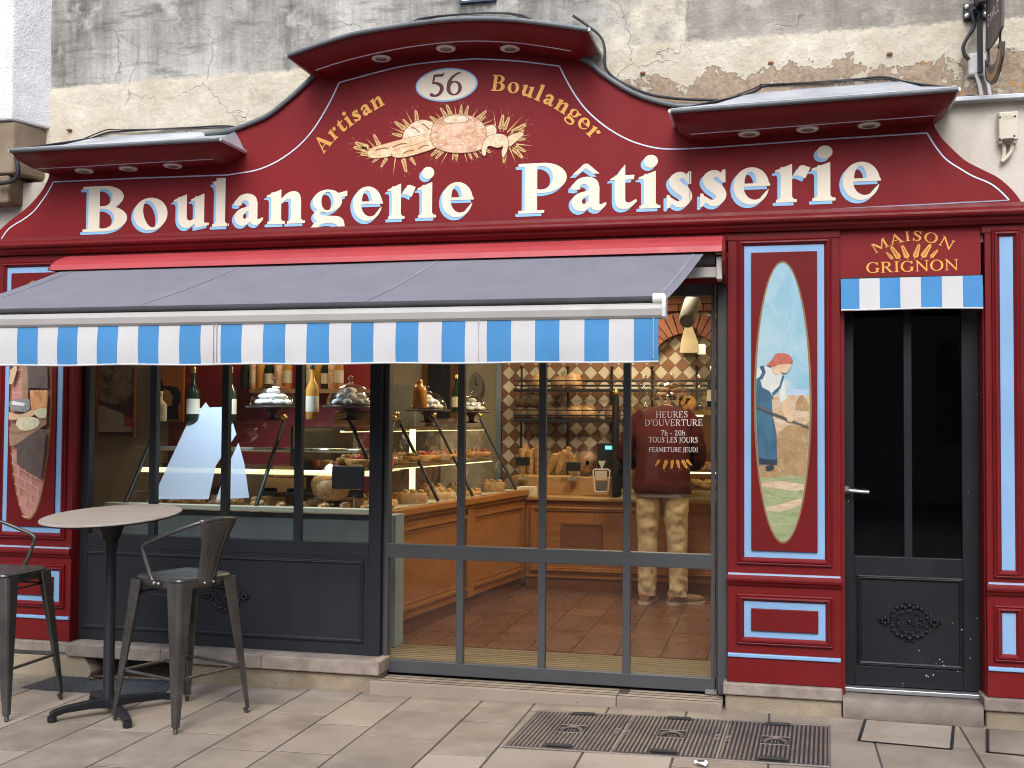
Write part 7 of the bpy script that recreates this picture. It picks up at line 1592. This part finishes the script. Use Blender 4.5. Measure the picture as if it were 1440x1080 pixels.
# sweater: torso leaning forward
m = MB(); rows = [(.0, .0, .852, .214, .160), (0, 0, .87, .220, .166), (0, 0, .92, .222, .166), (0, .0, .945, .212, .158), (0, .01, 1.02, .205, .150), (0, .03, 1.14, .208, .155), (0, .06, 1.26, .215, .160), (0, .09, 1.35, .220, .158), (0, .12, 1.42, .212, .145), (0, .16, 1.475, .165, .120), (0, .20, 1.505, .095, .09), (0, .22, 1.515, .03, .03)]
m.loft([ringz(x, y, z, rx, ry, 28, .012, z * 17, 2.8) for x, y, z, rx, ry in rows]); tor = m.build('sweater', SWEAT, pe)
for s, pts in ((-1, [(-.14, .10, 1.43), (-.205, .10, 1.38), (-.255, .10, 1.28), (-.30, .12, 1.16), (-.305, .15, 1.10), (-.27, .24, 1.07), (-.20, .34, 1.06)]), (1, [(.14, .10, 1.43), (.20, .10, 1.38), (.235, .11, 1.28), (.26, .14, 1.16), (.255, .18, 1.09), (.23, .27, 1.06), (.18, .36, 1.06)])):
    m = MB(); pp = smooth([q(*p) for p in pts], 4); rr = [.082 - .034 * i / (len(pp) - 1) + .005 * math.sin(i * 1.9) for i in range(len(pp))]; m.tube(pp, rr, 14); m.build('sleeve', SWEAT, tor)
m = MB(); m.loft([ringz(0, 0, .82, .206, .152, 24, .01, 1, 3), ringz(0, 0, .88, .208, .154, 24, .01, 2, 3)], False); m.build('shirt_hem', GREYH, pe)
m = MB()
for s in (-1, 1):
    rows = []
    for z, w_, d, cx_, wr_ in ((.90, .09, .10, .092, .0), (.84, .104, .135, .094, .01), (.78, .104, .136, .096, .01), (.72, .098, .125, .099, .015), (.66, .092, .112, .102, .02), (.60, .087, .104, .104, .02), (.54, .082, .096, .106, .025), (.48, .079, .091, .108, .03), (.42, .076, .088, .11, .03), (.36, .074, .086, .111, .03), (.30, .071, .084, .112, .035), (.24, .069, .084, .113, .04), (.19, .071, .086, .114, .05), (.15, .069, .082, .114, .06), (.12, .072, .085, .114, .06), (.09, .066, .078, .114, .06), (.07, .068, .08, .114, .05)):
        rows.append(ringz(s * cx_ + (.012 if s > 0 else 0) * (1 - z), 0, z, w_, d, 22, wr_, z * 43 + s))
    m.loft(rows)
def folds(o, strength, size, seed=0):
    ss_ = o.modifiers.new('fine', 'SUBSURF'); ss_.levels = ss_.render_levels = 2
    tx = bpy.data.textures.new('folds', 'CLOUDS'); tx.noise_scale = size; tx.noise_depth = 2
    d_ = o.modifiers.new('folds', 'DISPLACE'); d_.texture = tx; d_.strength = strength; d_.texture_coords = 'LOCAL'
    return o
folds(m.build('trousers', TROU, pe), .024, .07)
for s, rot in ((-1, -6), (1, -62)):
    a = math.radians(rot); cx_, cy_ = s * .122, .0; d = (-math.sin(a), math.cos(a)); sh = MB(); so = MB()
    rows, rows2 = [], []
    for u, w_, h_ in ((-.085, .030, .06), (-.07, .042, .085), (-.03, .046, .10), (.03, .046, .085), (.09, .050, .06), (.15, .048, .05), (.19, .035, .04), (.205, .018, .03)):
        ring = []
        for v, z in ((-1, .02), (-1, .5), (-.75, .9), (0, 1.0), (.75, .9), (1, .5), (1, .02)): ring.append(q(cx_ + d[0] * u + d[1] * v * w_, cy_ + d[1] * u - d[0] * v * w_, .022 + z * h_))
        rows.append(ring); rows2.append([q(cx_ + d[0] * u * 1.03 + d[1] * v * (w_ + .006), cy_ + d[1] * u * 1.03 - d[0] * v * (w_ + .006), z) for v, z in ((-1, .002), (-1, .026), (1, .026), (1, .002))])
    sh.loft(rows); shoe = sh.build('shoe', SHOE, pe); so.loft(rows2, True, True, 0, False); so.build('sole', SOLE, shoe)
folds(tor, .022, .11)
m = MB(); hc = q(.01, .39, 1.45); m.ball(hc, .085, .105, .115, 12); m.v = [v for v in m.v]; m.build('hair', HAIR, pe)

# added unseen spot light that brightens the imitated reflection in the window
Lp_ = (-3.25, .22, 2.3); t = thing('added_spot', 'unseen spot light added above the window display to brighten the imitated reflection', 'lamp', Lp_)
m = MB(); m.lathe([(.03, 0), (.045, .10), (.03, .12), (.001, .12)], Lp_, 14); m.tube([(Lp_[0], Lp_[1], Lp_[2] + .12), (Lp_[0], Lp_[1], 2.72)], .008, 6); m.build('added_spot_body', WHITE_PL, t)
l = bpy.data.lights.new('added_spot_light', 'SPOT'); l.energy = 62; l.color = (.80, .90, 1); l.spot_size = math.radians(88); l.spot_blend = .5; l.shadow_soft_size = .03
lo = bpy.data.objects.new('added_spot_light', l); scene.collection.objects.link(lo); lo.location = (Lp_[0], Lp_[1], Lp_[2] - .02); lo.rotation_euler = (Vector(Lp_) - Vector((-3.22, .64, 1.3))).to_track_quat('Z', 'Y').to_euler(); lo.parent = t; lo.matrix_parent_inverse = Matrix.Translation(-Vector(Lp_))
